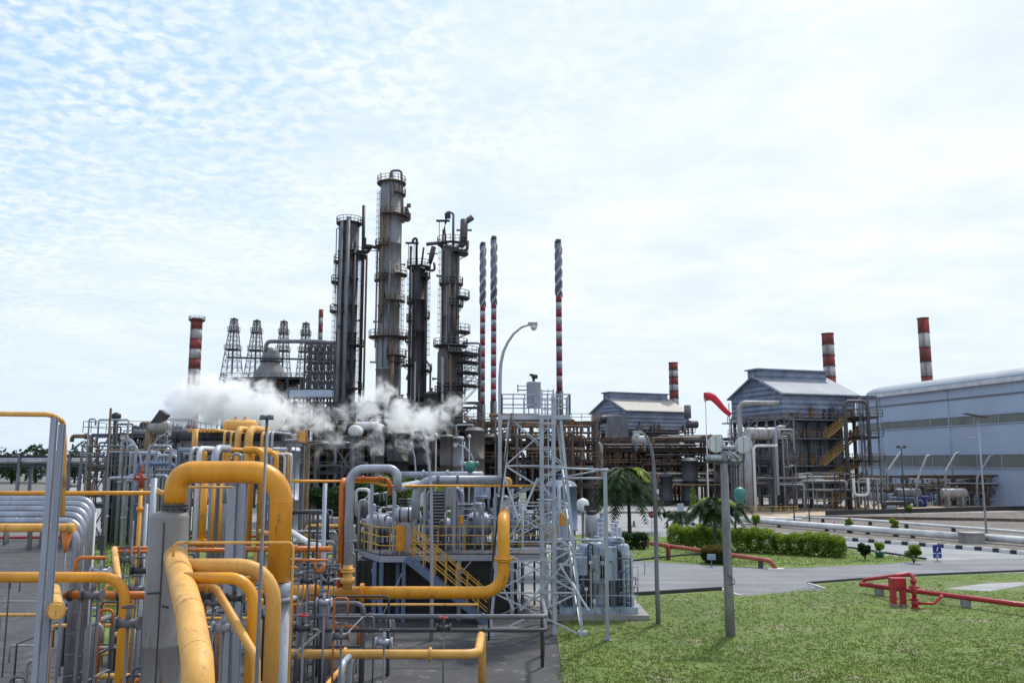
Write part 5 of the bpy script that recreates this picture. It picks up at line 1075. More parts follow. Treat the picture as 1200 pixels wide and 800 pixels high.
rack('slim stair tower at the right end of the large furnace building', xa, xb, Yq - 4, Yq + 2, [4, 8, 12, 15.4, 19], 2, 1, m_gry, m_tan, (4, 8, 12, 15.4), True, .25, rails=(4, 8, 12, 15.4), dm=m_dark)
pthing('grey bent pipe over the slim stair tower', route(996, 600, 145, ('z', 470), ('x', 1016), ('z', 545)), .3, m_t1, 1.0)
# teal round tank
c = at(867, 579, 118); t = thing('round_tank', 'teal green round tank on a thin leg right of the floodlight pole', 'tank', (c.x, c.y, 0)); mb = MB(); mb.lathe([(.08, -1.4), (.35, -1.1), (.76, -.35), (.84, .15), (.76, .6), (.4, .92), (.03, 1.0)], c, 20); part(t, 'shell', mb, m_green); mb = MB(); mb.cyl((c.x, c.y, 0), (c.x, c.y, c.z - 1.4), .18, seg=8); part(t, 'leg', mb, m_gry)
# ---- unit E in front of the hall
Yq = 159; xa, xb = pxX(1024, Yq, 3), pxX(1215, Yq, 3)
rack('low rusty pipe rack in front of the pale blue hall', xa, xb, Yq, Yq + 6, [2.6, 5.2], 10, 1, m_brn, m_tan, (), True, .22, rails=(2.6,))
rpipes(40, xa, xb, Yq - 2, Yq + 5, 1, 6, (.14, .2, .28), [m_gry, m_tan, m_brn, m_dark, m_clad], 'the rack before the hall', 'pipes before the hall', 'hhvu', 21)
rpipes(10, pxX(1035, 155, 1), pxX(1100, 155, 1), 154, 157, .6, 2.2, (.25, .35), [m_sign, m_blue], 'the blue pipes before hall', 'blue pipes before the hall', 'h', 22)
for i, (px, py, bx) in enumerate(((1040, 552, 1054), (1074, 565, 1086), (1108, 552, 1120), (1145, 560, 1160))):
    a, b = at(px, py + 22, 155), at(bx, 531 + 3 * (i % 2), 157); mb = MB(); m_ = at(px, py, 155); mb.pipe([a, m_, b, b + Vector((.6, 0, .1))], .19, .8, 10)
    solo('slanted_duct', mb, m_lgr, ('slanted pale duct before the hall, leftmost of its row', 'slanted pale duct before the hall, right of the double lamp post', 'slanted pale duct before the hall, above the dark conifer', 'slanted pale duct before the hall, under the street lamp with the dark panel')[i], 'duct', (a.x, a.y, 0))
for i, px in enumerate((1064, 1118)):
    hdrum(('grey tank before the hall beside the double lamp post', 'pale tank before the hall with tan legs')[i], (pxX(px, 155, 2), 155, 2.4), .85, 4, (m_gry, m_lgr)[i])
# black hoop pipe
g = gp(1050, 600); t = thing('pipe_hoop', 'thick black pipe hoop standing on the sandy ground', 'pipe hoop', (g.x, g.y, 0)); mb = MB(); mb.pipe([Vector((g.x - 1.9, g.y, 0)), Vector((g.x - 1.9, g.y, 1.45)), Vector((g.x + 1.9, g.y, 1.45)), Vector((g.x + 1.9, g.y, 0))], .36, .85, 16); part(t, 'tube', mb, m_blk)
for s in (-1.9, 1.9): mb = MB(); mb.cyl((g.x + s, g.y, 0), (g.x + s, g.y, .18), .55, seg=16); part(t, 'flange', mb, m_dark)
c = at(1044, 582, 140); mb = MB(); mb.lathe([(.9, 0), (1.0, .4), (.5, 1.1), (.3, 1.3)], (c.x, c.y, 0), 14); solo('valve_cover', mb, m_gal, 'pale conical cover behind the black pipe hoop', 'cover', (c.x, c.y, 0))
# low wall, white pipes, bund
mb = MB(); P_ = [gp(968, 603.5), gp(1152, 598.5), gp(1400, 594)]
for a, b in zip(P_, P_[1:]): mb.bar(a + Vector((0, 0, .35)), b + Vector((0, 0, .35)), .3, .7)
solo('low_wall', mb, m_blk, 'low dark bund wall along the edge of the sandy ground', 'wall', P_[0])
P2 = [gp(945, 607), gp(1152, 610), gp(1400, 616)]; mb = MB()
for a, b in zip(P2, P2[1:]): mb.bar(a + Vector((0, 0, .2)), b + Vector((0, 0, .2)), .5, .4)
solo('low_wall', mb, m_brn, 'low brown earth bund between the dark wall and the white pipes', 'wall', P2[0])
def ground_pipe(label, pix, h, r, mat, sup_n, supm=None, **k):
    pts = [gp(x, y) + Vector((0, 0, h)) for x, y in pix]; t = thing('ground_pipe', label, 'pipe', (pts[0].x, pts[0].y, 0)); mb = MB(); mb.pipe(pts, r, r * 3, 12)
    part(t, 'tube', mb, mat); a, b = pts[0], pts[-1]
    for (i, f) in sup_n:
        q = pts[i].lerp(pts[i + 1], f); sb = MB(); sb.box((q.x, q.y, (h - r) / 2 + .02), (.35, .35, h - r + .04)); part(t, 'support_block', sb, supm or m_kblk)
    return t
ground_pipe('thick white pipe lying along the striped kerb', [(868, 613), (925, 618.5), (1128, 634.5)], .55, .36, m_white, [(0, .3), (0, .8), (1, .25), (1, .5), (1, .75)])
ground_pipe('thin white pipe running behind the thick white one', [(930, 610.5), (1000, 613.5), (1152, 626), (1400, 646)], .6, .16, m_white, [(0, .5), (1, .15), (1, .45), (1, .8), (2, .3)])
ground_pipe('white pipe at the left end of the gravel bed near the small palms', [(866, 609), (895, 611), (940, 612.5)], .4, .25, m_white, [(0, .5), (1, .6)])
q = gp(1139, 636); t = thing('valve_chamber', 'pale concrete box at the right end of the thick white pipe', 'box', q); mb = MB(); mb.b2((q.x - .95, q.y - .7, 0), (q.x + .95, q.y + .7, .95)); part(t, 'body', mb, m_conc); mb = MB(); mb.b2((q.x - 1.05, q.y - .8, .951), (q.x + 1.05, q.y + .8, 1.06)); part(t, 'lid', mb, m_lgr)
ground_pipe('white pipe leaving the concrete box to the right', [(1151, 635.5), (1400, 657)], .55, .36, m_white, [(0, .3), (0, .6)])
# tan low wall and rails behind the palms
P_ = [gp(873, 601), gp(1000, 599.5)]; mb = MB(); railing(mb, [P_[0], gp(905, 601), gp(935, 600.5)], 1.0, .09, False, 1.6); solo('barrier', mb, m_rail, 'low yellow barrier on the sandy ground beside the teal tank', 'barrier', P_[0])
q = gp(798, 610); t = thing('notice_board', 'plain pale blue board standing at the yard edge above the small palm', 'board', q); mb = MB(); mb.box(q + Vector((0, 0, 1.5)), (.85, .08, 1.7)); part(t, 'panel', mb, m_gal)
for s in (-.35, .35): mb = MB(); mb.cyl(q + Vector((s, .08, 0)), q + Vector((s, .08, 2.2)), .04, seg=6); part(t, 'post', mb, m_gry)
# parked small things on the yard : motorbikes seen as dark blobs
def bike(label, p, rz):
    t = thing('motorcycle', label, 'motorcycle', p, rz, 'motorcycles parked at the yard edge'); P = lambda n, mb, m: part(t, n, mb, m, local=True)
    for s in (-.65, .65): mb = MB(); mb.ring((s, 0, .3), .27, .05, 16, 6, 'y'); mb.cyl((s, -.03, .3), (s, .03, .3), .08, seg=8); P('wheel', mb, m_kblk)
    mb = MB(); mb.tube([(-.65, 0, .35), (-.2, 0, .5), (.3, 0, .6), (.5, 0, .9)], [.08, .16, .14, .06], 8); mb.tube([(.65, 0, .3), (.45, 0, .95)], .04, 6); P('body', mb, m_gry)
    mb = MB(); mb.tube([(-.75, 0, .75), (-.3, 0, .74), (.05, 0, .72)], [.08, .13, .09], 8); P('seat', mb, m_blk); mb = MB(); mb.tube([(.42, -.33, .98), (.47, 0, .95), (.42, .33, .98)], .025, 6); P('handlebar', mb, m_dark)
for i, (px, py, lb) in enumerate(((775, 606, 'motorcycle parked right of the stop sign'), (783, 606.5, 'motorcycle in the middle of the parked three'), (790, 606, 'motorcycle parked nearest the plain blue board'))): bike(lb, gp(px, py), .4 + .2 * i)

far_build()
# ================================================================ FOREGROUND LEFT: YELLOW PIPING
fy = m_yel
pthing('big glossy yellow pipe arch rising from the weathered grey vessel', route(205, 594, 20, ('z', 553), ('x', 331), ('z', 681)), .255, fy, .68, fl=[(0, .02)], seg=24, flmat=m_dark, flr=1.15, name='pipe_arch')
v = at(199, 600, 20); t = thing('vessel', 'weathered grey insulated vessel under the left foot of the big yellow arch', 'vessel', (v.x, 20, 0)); mb = MB(); zt = Z(600, 20)
mb.lathe([(.43, 0), (.43, 2.0), (.437, 2.01), (.437, 2.07), (.43, 2.08), (.43, 3.9), (.437, 3.91), (.437, 3.97), (.43, 3.98), (.43, zt - .12), (.40, zt - .02), (.27, zt + .02)], (v.x, 20, 0), 28); part(t, 'cladding', mb, m_mast)
mb = MB(); mb.cyl((v.x + .06, 20, zt), (v.x + .06, 20, Z(593, 20)), .235, seg=20); part(t, 'neck', mb, m_conc); mb = MB(); mb.bar((v.x + .06, 19.565, .5), (v.x + .06, 19.565, zt - .2), .03, .012); part(t, 'cladding_seam', mb, m_dark)
mb = MB(); mb.cyl((v.x + .1, 19.5, Z(690, 20)), (v.x - .15, 19.35, Z(690, 20)), .025, seg=6); mb.cyl((v.x + .15, 19.5, Z(705, 20)), (v.x + .35, 19.3, Z(705, 20)), .03, seg=6); part(t, 'drain_stub', mb, m_dark)
for i, (px, r) in enumerate(((181, .07),)): pthing('blue grey conduit pipe hugging the left side of the insulated vessel', route(px, 560, 20.6, ('g', 0)), r, m_gal, seams=False)
c = at(332, 700, 20); t = thing('pipe_shoe', 'grey coupling under the right foot of the big yellow arch', 'coupling', (c.x, 20, 0)); mb = MB(); mb.cyl(at(332, 682, 20), at(332, 700, 20), .19, seg=18); mb.cyl(at(332, 700, 20), (c.x, 20, 0), .16, seg=18); part(t, 'sleeve', mb, m_clad); mb = MB(); mb.cyl(at(332, 699, 20), at(332, 703, 20), .3, seg=20); part(t, 'flange', mb, m_gal)
h0, h1 = at(206, 652, 19.2), at(234, 790, 14)
pts = [h0 + Vector((0, 0, -1.9)), h0, at(222, 716, 16.4), h1, h1 + Vector((0, 0, -4))]
pthing('fat cream yellow header running down towards the viewer from beside the insulated vessel', pts[1:], .255, m_yel2, .9, seg=22, name='header_pipe')
pthing('thick yellow branch pipe bending down right of the header, the upper one of two', route(212, 663, 18.6, ('x', 322), ('z', 830)), .16, m_yel2, .75, seg=20)
pthing('yellow branch pipe bending down right of the header, the lower one of two', route(216, 677, 17.6, ('x', 298), ('z', 850)), .115, m_yel, .5, seg=18)
pthing('cream pipe slanting down to the right under the lower branch pipe', [at(230, 688, 18), at(252, 687, 18), at(300, 770, 17), at(300, 900, 17)], .085, m_yel2, .3, seg=14, fl=[(0, .6)])
pthing('thin yellow pipe rail above the two branch pipes', route(203, 652, 18.4, ('z', 635.5), ('x', 344), ('z', 900)), .028, m_yel2, .12)
pthing('small red capped stub above the right end of the thin yellow rail', [at(303, 622, 25), at(330, 629, 25), at(331, 670, 25)], .06, m_yel2, .15)
pthing('horizontal yellow pipe crossing low at the left border and bending down before the insulated vessel', route(-60, 676, 19, ('x', 148), ('z', 860)), .115, fy, .5, seg=20)
pthing('yellow pipe behind and below the bent one at the left border', route(76, 697, 21, ('x', 200)), .095, m_ora, fl=[(0, .05), (0, .52)], flmat=m_dark)
pthing('open cream pipe end facing the viewer at the lower left', [at(66, 716, 16), at(64, 690, 22)], .13, m_yel2, fl=[(0, .03)], flr=1.25)
pthing('short fat yellow pipe stub with a capped end in front of the silver pipe bank', route(-60, 618, 23, ('x', 88)), .115, m_yel2, fl=[(0, .96)], flmat=m_yel2, flr=1.15)
t = thing('pipe_support', 'orange cone shaped support below the capped yellow stub', 'pipe support', at(78, 625, 23)); mb = MB(); q = at(78, 624, 23); mb.lathe([(.02, -.55), (.06, -.4), (.13, 0)], q, 12); part(t, 'cone', mb, m_ora); mb = MB(); mb.cyl(q + Vector((0, 0, -.5)), (q.x, q.y, 0), .035, seg=8); part(t, 'stem', mb, m_gry)
pthing('small orange pipe hoop above the bent yellow pipe at the left', route(88, 674, 20, ('z', 653), ('x', 124)), .042, m_ora, .14)
pthing('orange pipe in front of the grass patch, upper of a pair', route(136, 642, 25, ('x', 184)), .055, m_ora); pthing('orange pipe in front of the grass patch, lower of a pair', route(131, 646, 24.6, ('x', 184)), .05, m_ora)
pthing('cream pipe slanting down across the grass patch', [at(134, 643, 24.4), at(140, 690, 21)], .085, m_yel2)
pthing('red fire water main lying along the kerb behind the grass patch', [gp(-100, 634) + Vector((0, 0, .35)), gp(345, 632) + Vector((0, 0, .35))], .14, m_red)
pthing('long thin yellow pipe rail at the left border', route(-60, 577.5, 22, ('x', 190)), .055, m_yel, fl=[(0, .5)]); pthing('thin yellow rail in front of the left foot of the big arch', [at(176, 569, 21), at(192, 577, 20.4), at(210, 577, 20.4)], .035, m_yel2, .05)
pthing('thin yellow pipe under the arch crown, upper of two', route(213, 561, 22, ('x', 328)), .035, m_yel2); pthing('thin yellow pipe under the arch crown, lower of two', route(210, 570.5, 22, ('x', 272)), .03, m_yel2)
pthing('long thin yellow pipe running right from the big arch to the scaffold tower', [at(343, 563.5, 30), at(398, 563.5, 38), at(440, 565, 38), at(450, 569, 38), at(640, 569, 42)], .055, m_yel, .3)
# tall gate of two grey posts with bent yellow pipe
for i, (pt, pb) in enumerate((((64, 489), 0), ((73, 497), 0))):
    q = at(pt[0], pt[1], 16 + .25 * i); t = thing('steel_post', ('tall grey steel post at the left border, outer of the pair', 'tall grey steel post at the left border, inner of the pair')[i], 'post', (q.x, q.y, 0)); mb = MB(); mb.ibeam(q, (q.x, q.y, .03), .095, .1, .015); part(t, 'shaft', mb, m_gal); mb = MB(); mb.box((q.x, q.y, .02), (.25, .25, .04)); part(t, 'base_plate', mb, m_gry)
pthing('bent yellow pipe over the tops of the two tall grey posts', [at(-60, 484, 15.9), at(60, 485.5, 15.9), at(74, 494, 16.4), at(75.5, 520, 16.4), at(73, 604, 16.4)], .048, m_yel2, .12)
# silver insulated pipe bank
for i in range(6):
    Yp = 27 - i * .55; row = 585 + i * 5.4 + i * i * .25
    pthing('silver insulated pipe of the bank at the left border, ' + ('rearmost', 'second from the back', 'third from the back', 'third from the front', 'second from the front', 'frontmost')[i], route(-80, row, Yp, ('x', 109 - i * 3.6), ('g', 0)), .112, m_silver, .42, seg=16, seams=True, name='insulated_pipe')
# cluster of small verticals left of the vessel
q = at(130, 478, 24); mb = MB(); mb.cyl(q, (q.x, q.y, 0), .035, .05, 8); mb.b2((q.x - .09, q.y - .09, 5.6), (q.x + .09, q.y - .05, 6.0)); solo('instrument_post', mb, m_dark, 'slim black post in front of the crowded left steel structure', 'post', (q.x, q.y, 0))
t = thing('hydrant', 'red valve head on a yellow riser in front of the left steel structure', 'valve', (at(166, 560, 30).x, 30, 0)); q = at(166, 561, 30)
mb = MB(); mb.cyl(q + Vector((0, 0, -.3)), q + Vector((0, 0, .2)), .09, .07, 12); mb.lathe([(.08, .2), (.04, .3), (.04, .45), (.02, .5)], q, 10); mb.cyl(q + Vector((-.25, 0, .02)), q + Vector((.2, 0, .02)), .05, seg=10); mb.cyl(q + Vector((-.27, 0, .02)), q + Vector((-.22, 0, .02)), .08, seg=10); m_valve = M('valve_orange_red', (.40, .06, .025), .5); part(t, 'valve_body', mb, m_valve)
mb = MB(); mb.ring(q + Vector((0, -.28, .05)), .15, .02, 18, 5, 'y'); mb.bar(q + Vector((0, -.28, .05)), q + Vector((0, 0, .05)), .03); part(t, 'handwheel', mb, m_valve)
mb = MB(); mb.cyl(q + Vector((0, 0, -.3)), (q.x, q.y, 0), .065, seg=12); mb.cyl(q + Vector((0, 0, -1.1)), q + Vector((0, 0, -.95)), .11, seg=12); part(t, 'riser', mb, m_yel)
for i, (px, pt, Yp, r, mt, lb) in enumerate(((172, 590, 26, .05, m_clad, 'thin pale standpipe left of the insulated vessel'), (156, 610, 24, .03, m_gry, 'thin grey standpipe above the grass patch'), (112, 600, 26, .03, m_white, 'thin white standpipe right of the silver pipe bank'), (98, 640, 21, .03, m_gry, 'short grey standpipe by the small orange hoop'), (163, 640, 23, .03, m_dark, 'thin dark standpipe beside the lower orange pair'))): pthing(lb, route(px, pt, Yp, ('g', 0)), r, mt)
def valve(label, px, py, Y, s=1.0, mat=None, wheel=None, cat='valve', pipe_len=.5):
    q = at(px, py, Y); t = thing('valve', label, cat, (q.x, q.y, 0)); mb = MB(); mb.cyl(q + Vector((-.2 * s, 0, 0)), q + Vector((.2 * s, 0, 0)), .09 * s, seg=12); mb.cyl(q, q + Vector((0, 0, .3 * s)), .06 * s, .035 * s, 10)
    for k in (-.22, .22): mb.cyl(q + Vector((k * s - .02, 0, 0)), q + Vector((k * s + .02, 0, 0)), .14 * s, seg=12)
    part(t, 'body', mb, mat or m_gry); mb = MB(); mb.ring(q + Vector((0, 0, .33 * s)), .14 * s, .018 * s, 16, 5); mb.bar(q + Vector((-.13 * s, 0, .33 * s)), q + Vector((.13 * s, 0, .33 * s)), .02 * s); mb.bar(q + Vector((0, 0, .25 * s)), q + Vector((0, 0, .34 * s)), .03 * s); part(t, 'handwheel', mb, wheel or m_dark)
    mb = MB(); mb.cyl(q + Vector((0, 0, -.05)), (q.x, q.y, 0), .03 * s, seg=6); part(t, 'stand', mb, m_gry); return t
for i, (px, py, Yp, mt, lb) in enumerate(((146, 655, 24, m_gry, 'grey valve over the grass patch, left one'), (165, 668, 23, m_dark, 'dark valve close to the left side of the insulated vessel'), (118, 670, 22, m_clad, 'pale valve behind the bent yellow pipe'), (160, 690, 22, m_gry, 'grey valve between the bent pipe and the insulated vessel'), (238, 697, 19, m_dark, 'dark valve under the lower branch pipe'), (250, 705, 20, m_gry, 'grey valve beside the slanting cream pipe'), (275, 700, 22, m_dark, 'dark valve between the slanting cream pipe and the H steel post'), (108, 697, 20, m_gry, 'grey valve on the orange pipe at the lower left'))): valve(lb, px, py, Yp, 1.0, mt)
# H steel posts
for i, (px, py) in enumerate(((273.5, 567), (284.5, 564))):
    q = at(px, py, 24 + .1 * i); t = thing('steel_column', ('left one of two wide grey steel posts under the big arch', 'right one of two wide grey steel posts under the big arch')[i], 'post', (q.x, q.y, 0)); mb = MB(); mb.ibeam(q, (q.x, q.y, .02), .24, .24, .02); part(t, 'shaft', mb, m_gal); mb = MB(); mb.box(q, (.3, .3, .04)); part(t, 'cap_plate', mb, m_gry)
mb = MB(); q = at(273, 566, 23.9); mb.pipe([at(263, 590, 24.4), at(263, 566, 24.4), at(272, 566, 24.4)], .06, .1, 10); solo('pipe', mb, m_clad, 'small pale elbow at the top of the left wide steel post', 'pipe', q)
# tall grey lamp pole in front of the arch
def lamp_pole(label, px, pt, Y, r0, r1, head='twin', mat=None):
    q = at(px, pt, Y); t = thing('lamp_post', label, 'lamp post', (q.x, q.y, 0)); mb = MB(); mb.cyl((q.x, q.y, 0), q, r0, r1, 12); mb.cyl((q.x, q.y, 0), (q.x, q.y, .06), r0 * 2.2, seg=12); part(t, 'pole', mb, mat or m_gry)
    if head == 'twin':
        mb = MB(); mb.bar(q + Vector((-.07, 0, .0)), q + Vector((.07, 0, 0)), .03); part(t, 'bracket', mb, m_gry)
        for s in (-1, 1): mb = MB(); mb.lathe([(.02, .03), (.05, .02), (.062, -.045), (.055, -.05)], q + Vector((s * .055, -.02, .0)), 12); part(t, 'lamp_head', mb, m_gry)
    return t
lamp_pole('straight grey lamp post in front of the right half of the big arch', 313, 488, 13.5, .045, .022)
# small stuff between the arch and the riser
pthing('pale blue standpipe between the big arch and the yellow riser', route(381, 566, 34, ('g', 0)), .085, m_gal, fl=[(0, .52)])
pthing('orange pipe behind the right foot of the arch, upper of two', route(287, 643, 31, ('x', 388)), .105, m_ora, fl=[(0, .6)]); pthing('thin orange pipe behind the right foot of the arch, lower of two', route(343, 656, 29, ('x', 384)), .045, m_ora)
pthing('orange pipe pair crossing behind the header, upper one', route(218, 637, 30, ('x', 250)), .07, m_ora); pthing('orange pipe pair crossing behind the header, lower one', route(218, 644, 29, ('x', 268)), .07, m_ora)
pthing('orange tee pipe dropping from the upper orange pipe', route(374, 644, 31, ('z', 656)), .07, m_ora); pthing('small curved orange pipe near the pale blue standpipe', route(370, 656, 30, ('z', 669), ('x', 379), ('z', 660)), .06, m_ora, .25)
pthing('white cladded pipe sloping behind the right foot of the arch', [at(340, 622, 40), at(362, 636, 37), at(378, 640, 36), at(378, 660, 36)], .13, m_white, .4)
mb = MB(); q = at(368, 598, 30); ladder(mb, (q.x, q.y, .5), q.z - .5, .28, False); solo('ladder', mb, m_dark, 'thin dark ladder between the arch and the pale blue standpipe', 'ladder', (q.x, q.y, 0))
mb = MB(); q = at(405, 705, 30)
for i, (px, py, Yp) in enumerate(((350, 672, 30), (360, 680, 29), (356, 664, 32), (370, 676, 30), (386, 672, 32), (392, 664, 34), (364, 668, 33), (385, 682, 31))): valve('small grey valve in the clutter below the orange pipes, ' + ('far left', 'low and left', 'upper left', 'in the middle', 'right of the pale blue standpipe', 'touching the yellow riser', 'upper middle', 'lowest right')[i], px, py, Yp, .9, (m_gry, m_dark, m_lgr)[i % 3])
for i, (a, b) in enumerate((((340, 668), (395, 672)), ((345, 684), (398, 678)), ((340, 660), (398, 662)))): pthing(('grey pipe through the valve clutter, middle one', 'grey pipe through the valve clutter, lowest one', 'grey pipe through the valve clutter, top one')[i], [at(a[0], a[1], 31.5), at(b[0], b[1], 33)], .05, (m_gry, m_lgr, m_dark)[i])
# bottom header and risers
pthing('long yellow header along the foot of the black enclosure, turning up at its right end', route(343, 694, 38, ('x', 590), ('z', 608), ('dy', 5)), .27, fy, .9, fl=[(0, .1), (0, .33), (1, .45)], seg=20, name='header_pipe')
pthing('swollen yellow reducer at the left end of the long header', route(344, 693.5, 37.98, ('x', 373)), .315, fy, name='pipe_reducer')
pthing('thin yellow pipe just under the long header', route(343, 708, 36, ('x', 560)), .05, m_yel2)
pthing('thin orange yellow riser standing left of the grey cladded arch', route(398, 688, 37.5, ('z', 563), ('dy', 1.5)), .13, m_ora, .3, fl=[(0, .04)], flmat=m_red)
pthing('tall grey cladded pipe arch left of the compressor deck', route(407, 690, 37.4, ('z', 549), ('x', 466), ('z', 572), ('dy', 8)), .19, m_clad, .62, seams=True, seg=18, name='pipe_arch', fl=[(0, .16)], flmat=m_yel)
mb = MB(); q = at(407, 690, 37.4); mb.cyl(q, q + Vector((0, 0, 1.0)), .2, seg=14); mb.cyl(q + Vector((0, 0, .25)), q + Vector((0, 0, .5)), .3, seg=14); mb.cyl(q + Vector((0, 0, .7)), q + Vector((0, 0, .78)), .3, seg=14); solo('valve', mb, m_yel2, 'rusty yellow valve joining the cladded arch to the long header', 'valve', q)
pthing('small orange pipe under the crown of the cladded arch', route(412, 561, 38, ('x', 457), ('z', 580)), .1, m_ora, .3, fl=[(0, .3), (0, .75)])
pthing('blue grey compressor pipe arch running right to the scaffold tower', route(487, 607, 44, ('z', 562), ('x', 592)), .225, m_gal, 1.0, fl=[(1, .25), (1, .47)], seg=18, flmat=m_gry, flr=1.35, name='pipe_arch')
pthing('pale grey pipe running behind the compressor pipe arch', route(468, 556, 50, ('x', 562), ('dy', 2)), .19, m_clad, fl=[(0, .3), (0, .6)])
pthing('yellow bend at the right end of the compressor pipe arch', route(590, 562, 43.7, ('dx', .3), ('z', 569)), .15, m_yel2, .2)
t = thing('actuator', 'round teal green valve actuator on top of the pale grey pipe', 'valve', at(551, 553, 49)); q = at(551, 546, 49); mb = MB(); mb.lathe([(.05, -.38), (.3, -.25), (.34, 0), (.28, .22), (.05, .32)], q, 16); mb.drum(q + Vector((.3, 0, .12)), .16, .3, 'x', 10); part(t, 'dome', mb, m_green); mb = MB(); mb.cyl(q + Vector((-.45, 0, .1)), q + Vector((-.2, 0, .1)), .16, seg=10); mb.cyl(q + Vector((0, 0, -.5)), q + Vector((0, 0, -.3)), .12, seg=8); part(t, 'positioner', mb, m_lgr)

# low clutter between and below the yellow pipes
r_ = random.Random(5)
NM = {0: ('grey', m_gry), 1: ('pale grey', m_clad), 2: ('black', m_dark), 3: ('yellow', m_yel2), 4: ('whitish', m_lgr), 5: ('orange', m_ora)}
for k in range(120):
    px = r_.uniform(60, 420) if k % 3 else r_.uniform(-20, 180); Yp = r_.uniform(19, 40); zz = r_.uniform(.3, 3.0) * (1 if Yp > 26 else .8); ci = r_.choice((0, 0, 1, 1, 2, 2, 3, 4, 5)); nm, mt = NM[ci]; r = r_.choice((.03, .04, .06, .09)); x = pxX(px, Yp, zz); ln = r_.uniform(1.2, 4); kd = r_.choice('hhvy')
    if kd == 'h': pts = [Vector((x, Yp, 0)), Vector((x, Yp, zz)), Vector((x + ln, Yp, zz)), Vector((x + ln, Yp, 0))]
    elif kd == 'v': pts = [Vector((x, Yp, 0)), Vector((x, Yp, zz + 1.2)), Vector((x + .4, Yp, zz + 1.2)), Vector((x + .4, Yp, zz + .7))]
    else: pts = [Vector((x, Yp, 0)), Vector((x, Yp, zz)), Vector((x, Yp + ln, zz)), Vector((x, Yp + ln, 0))]
    if any(pxX(184, p.y, p.z) < p.x < pxX(232, p.y, p.z) and p.y < 21.5 for p in pts): continue
    if any(Vector((p.x, p.y)).length < 3 for p in pts): continue
    pthing(f"{'thin' if r < .035 else 'slim' if r < .05 else 'stout'} {nm} {dict(h='low pipe loop', v='standpipe', y='receding pipe')[kd]} in the clutter, {('by the grass patch', 'under the big arch', 'right of the arch', 'left of the cladded arch')[max(0, min(3, int((px - 105) / 79)))]}, {'closest' if Yp < 23 else 'near' if Yp < 28 else 'further off' if Yp < 34 else 'far'}", pts, r, mt, group='low clutter pipes', name=dict(h='pipe_loop', v='standpipe', y='receding_pipe')[kd])
for i, (row, Yp, mt, r, x0_, x1_, lb) in enumerate(((722, 33, m_gry, .09, 345, 640, 'long low grey pipe in front of the black enclosure, rear of three'), (738, 31, m_dark, .07, 345, 640, 'long low black pipe in front of the black enclosure, middle of three'), (766, 28, m_yel2, .14, 338, 560, 'long low yellow pipe in front of the black enclosure, nearest of three'))):
    pthing(lb, route(x0_, row, Yp, ('x', x1_), ('dy', 4), ('g', 0)), r, mt, fl=[(0, .3), (0, .75)])
    for f in (.15, .5, .85): pass
for i, (px, py, Yp) in enumerate(((150, 730, 18), (262, 735, 19), (355, 735, 24), (400, 745, 24), (450, 752, 25), (520, 735, 29), (300, 715, 24), (380, 705, 27))): valve('handwheel valve in the lowest row, ' + ('first', 'second', 'fourth', 'fifth', 'seventh', 'eighth', 'third', 'sixth')[i] + ' from the left', px, py, Yp, 1.0, (m_gry, m_clad, m_dark)[i % 3], m_red if i in (2, 5) else m_dark)

# ================================================================ COMPRESSOR DECK
Yd = 45.0; zd = Z(648, Yd); X = lambda px, Y=Yd, z=3: pxX(px, Y, z)
t = thing('compressor_deck', 'raised compressor deck with yellow handrails, blue steel landing and stairs', 'platform', (X(418), Yd, 0)); deck = t
poly = [(X(447), Yd - .6), (X(479), Yd - .6), (X(479), Yd), (X(640), Yd), (X(640), Yd + 8.5), (X(385), Yd + 8.5), (X(412), Yd + 2.5)]
mb = MB(); mb.prism(poly, zd - .18, zd); part(t, 'deck_plate', mb, m_dark)
mb = MB()
for a, b in zip(poly, poly[1:] + poly[:1]): mb.bar((a[0], a[1] - .02, zd - .22), (b[0], b[1] - .02, zd - .22), .08, .3)
part(t, 'edge_beam', mb, m_gal)
mb = MB(); P_ = [Vector((p[0], p[1], zd)) for p in (poly[5], poly[6], poly[0])]; railing(mb, P_, 1.35, .045, False, .75, (.45, .9)); railing(mb, [Vector((X(481), Yd + .05, zd)), Vector((X(640), Yd + .05, zd))], 1.35, .045, False, 1.3, (.45, .9)); railing(mb, [P_[2], P_[2] + Vector((1.0, 0, 0))], 1.35, .045, False, .5, (.45, .9)); part(t, 'handrail', mb, m_rail)
for px, dy in ((441, -.5), (449, -.5), (466, .2), (475, -.5), (538, .1), (640, .1), (600, .1)): mb = MB(); mb.ibeam((X(px), Yd + dy, 0), (X(px), Yd + dy, zd - .38), .2, .2); part(t, 'column', mb, m_blue if px < 480 else m_gal)
mb = MB(); mb.bar((X(438), Yd - .55, zd - .7), (X(449), Yd - .55, .3), .06); mb.bar((X(473), Yd - .55, zd - .9), (X(451), Yd - .55, .3), .06); mb.bar((X(540), Yd - .02, zd - 1.0), (X(552), Yd - .02, zd - .4), .06); part(t, 'brace', mb, m_gal)
# stairs
a = Vector((X(479), Yd - .9, zd - .1)); dz = zd - .1; b = Vector((X(570, Yd - .9, 0), Yd - .9, 0))
mb = MB()
for s in (-.4, .4): mb.bar(a + Vector((0, s, 0)), b + Vector((0, s, .1)), .06, .34)
part(t, 'stringer', mb, m_blue); mb = MB(); n = 14
for k in range(n): q = a.lerp(b, (k + .5) / n); mb.box(q, (.27, .78, .04))
part(t, 'tread', mb, m_gry); mb = MB()
for s in (-.45, .45):
    up = Vector((.35, s, 0))
    for h in (.5, .95, 1.4): mb.bar(a + up + Vector((0, 0, h)), b + up + Vector((-.3, 0, h + .15)), .05)
    for k in range(8): q = a.lerp(b, k / 7.4) + up; mb.bar(q, q + Vector((0, 0, 1.42)), .045)
part(t, 'stair_rail', mb, m_rail)
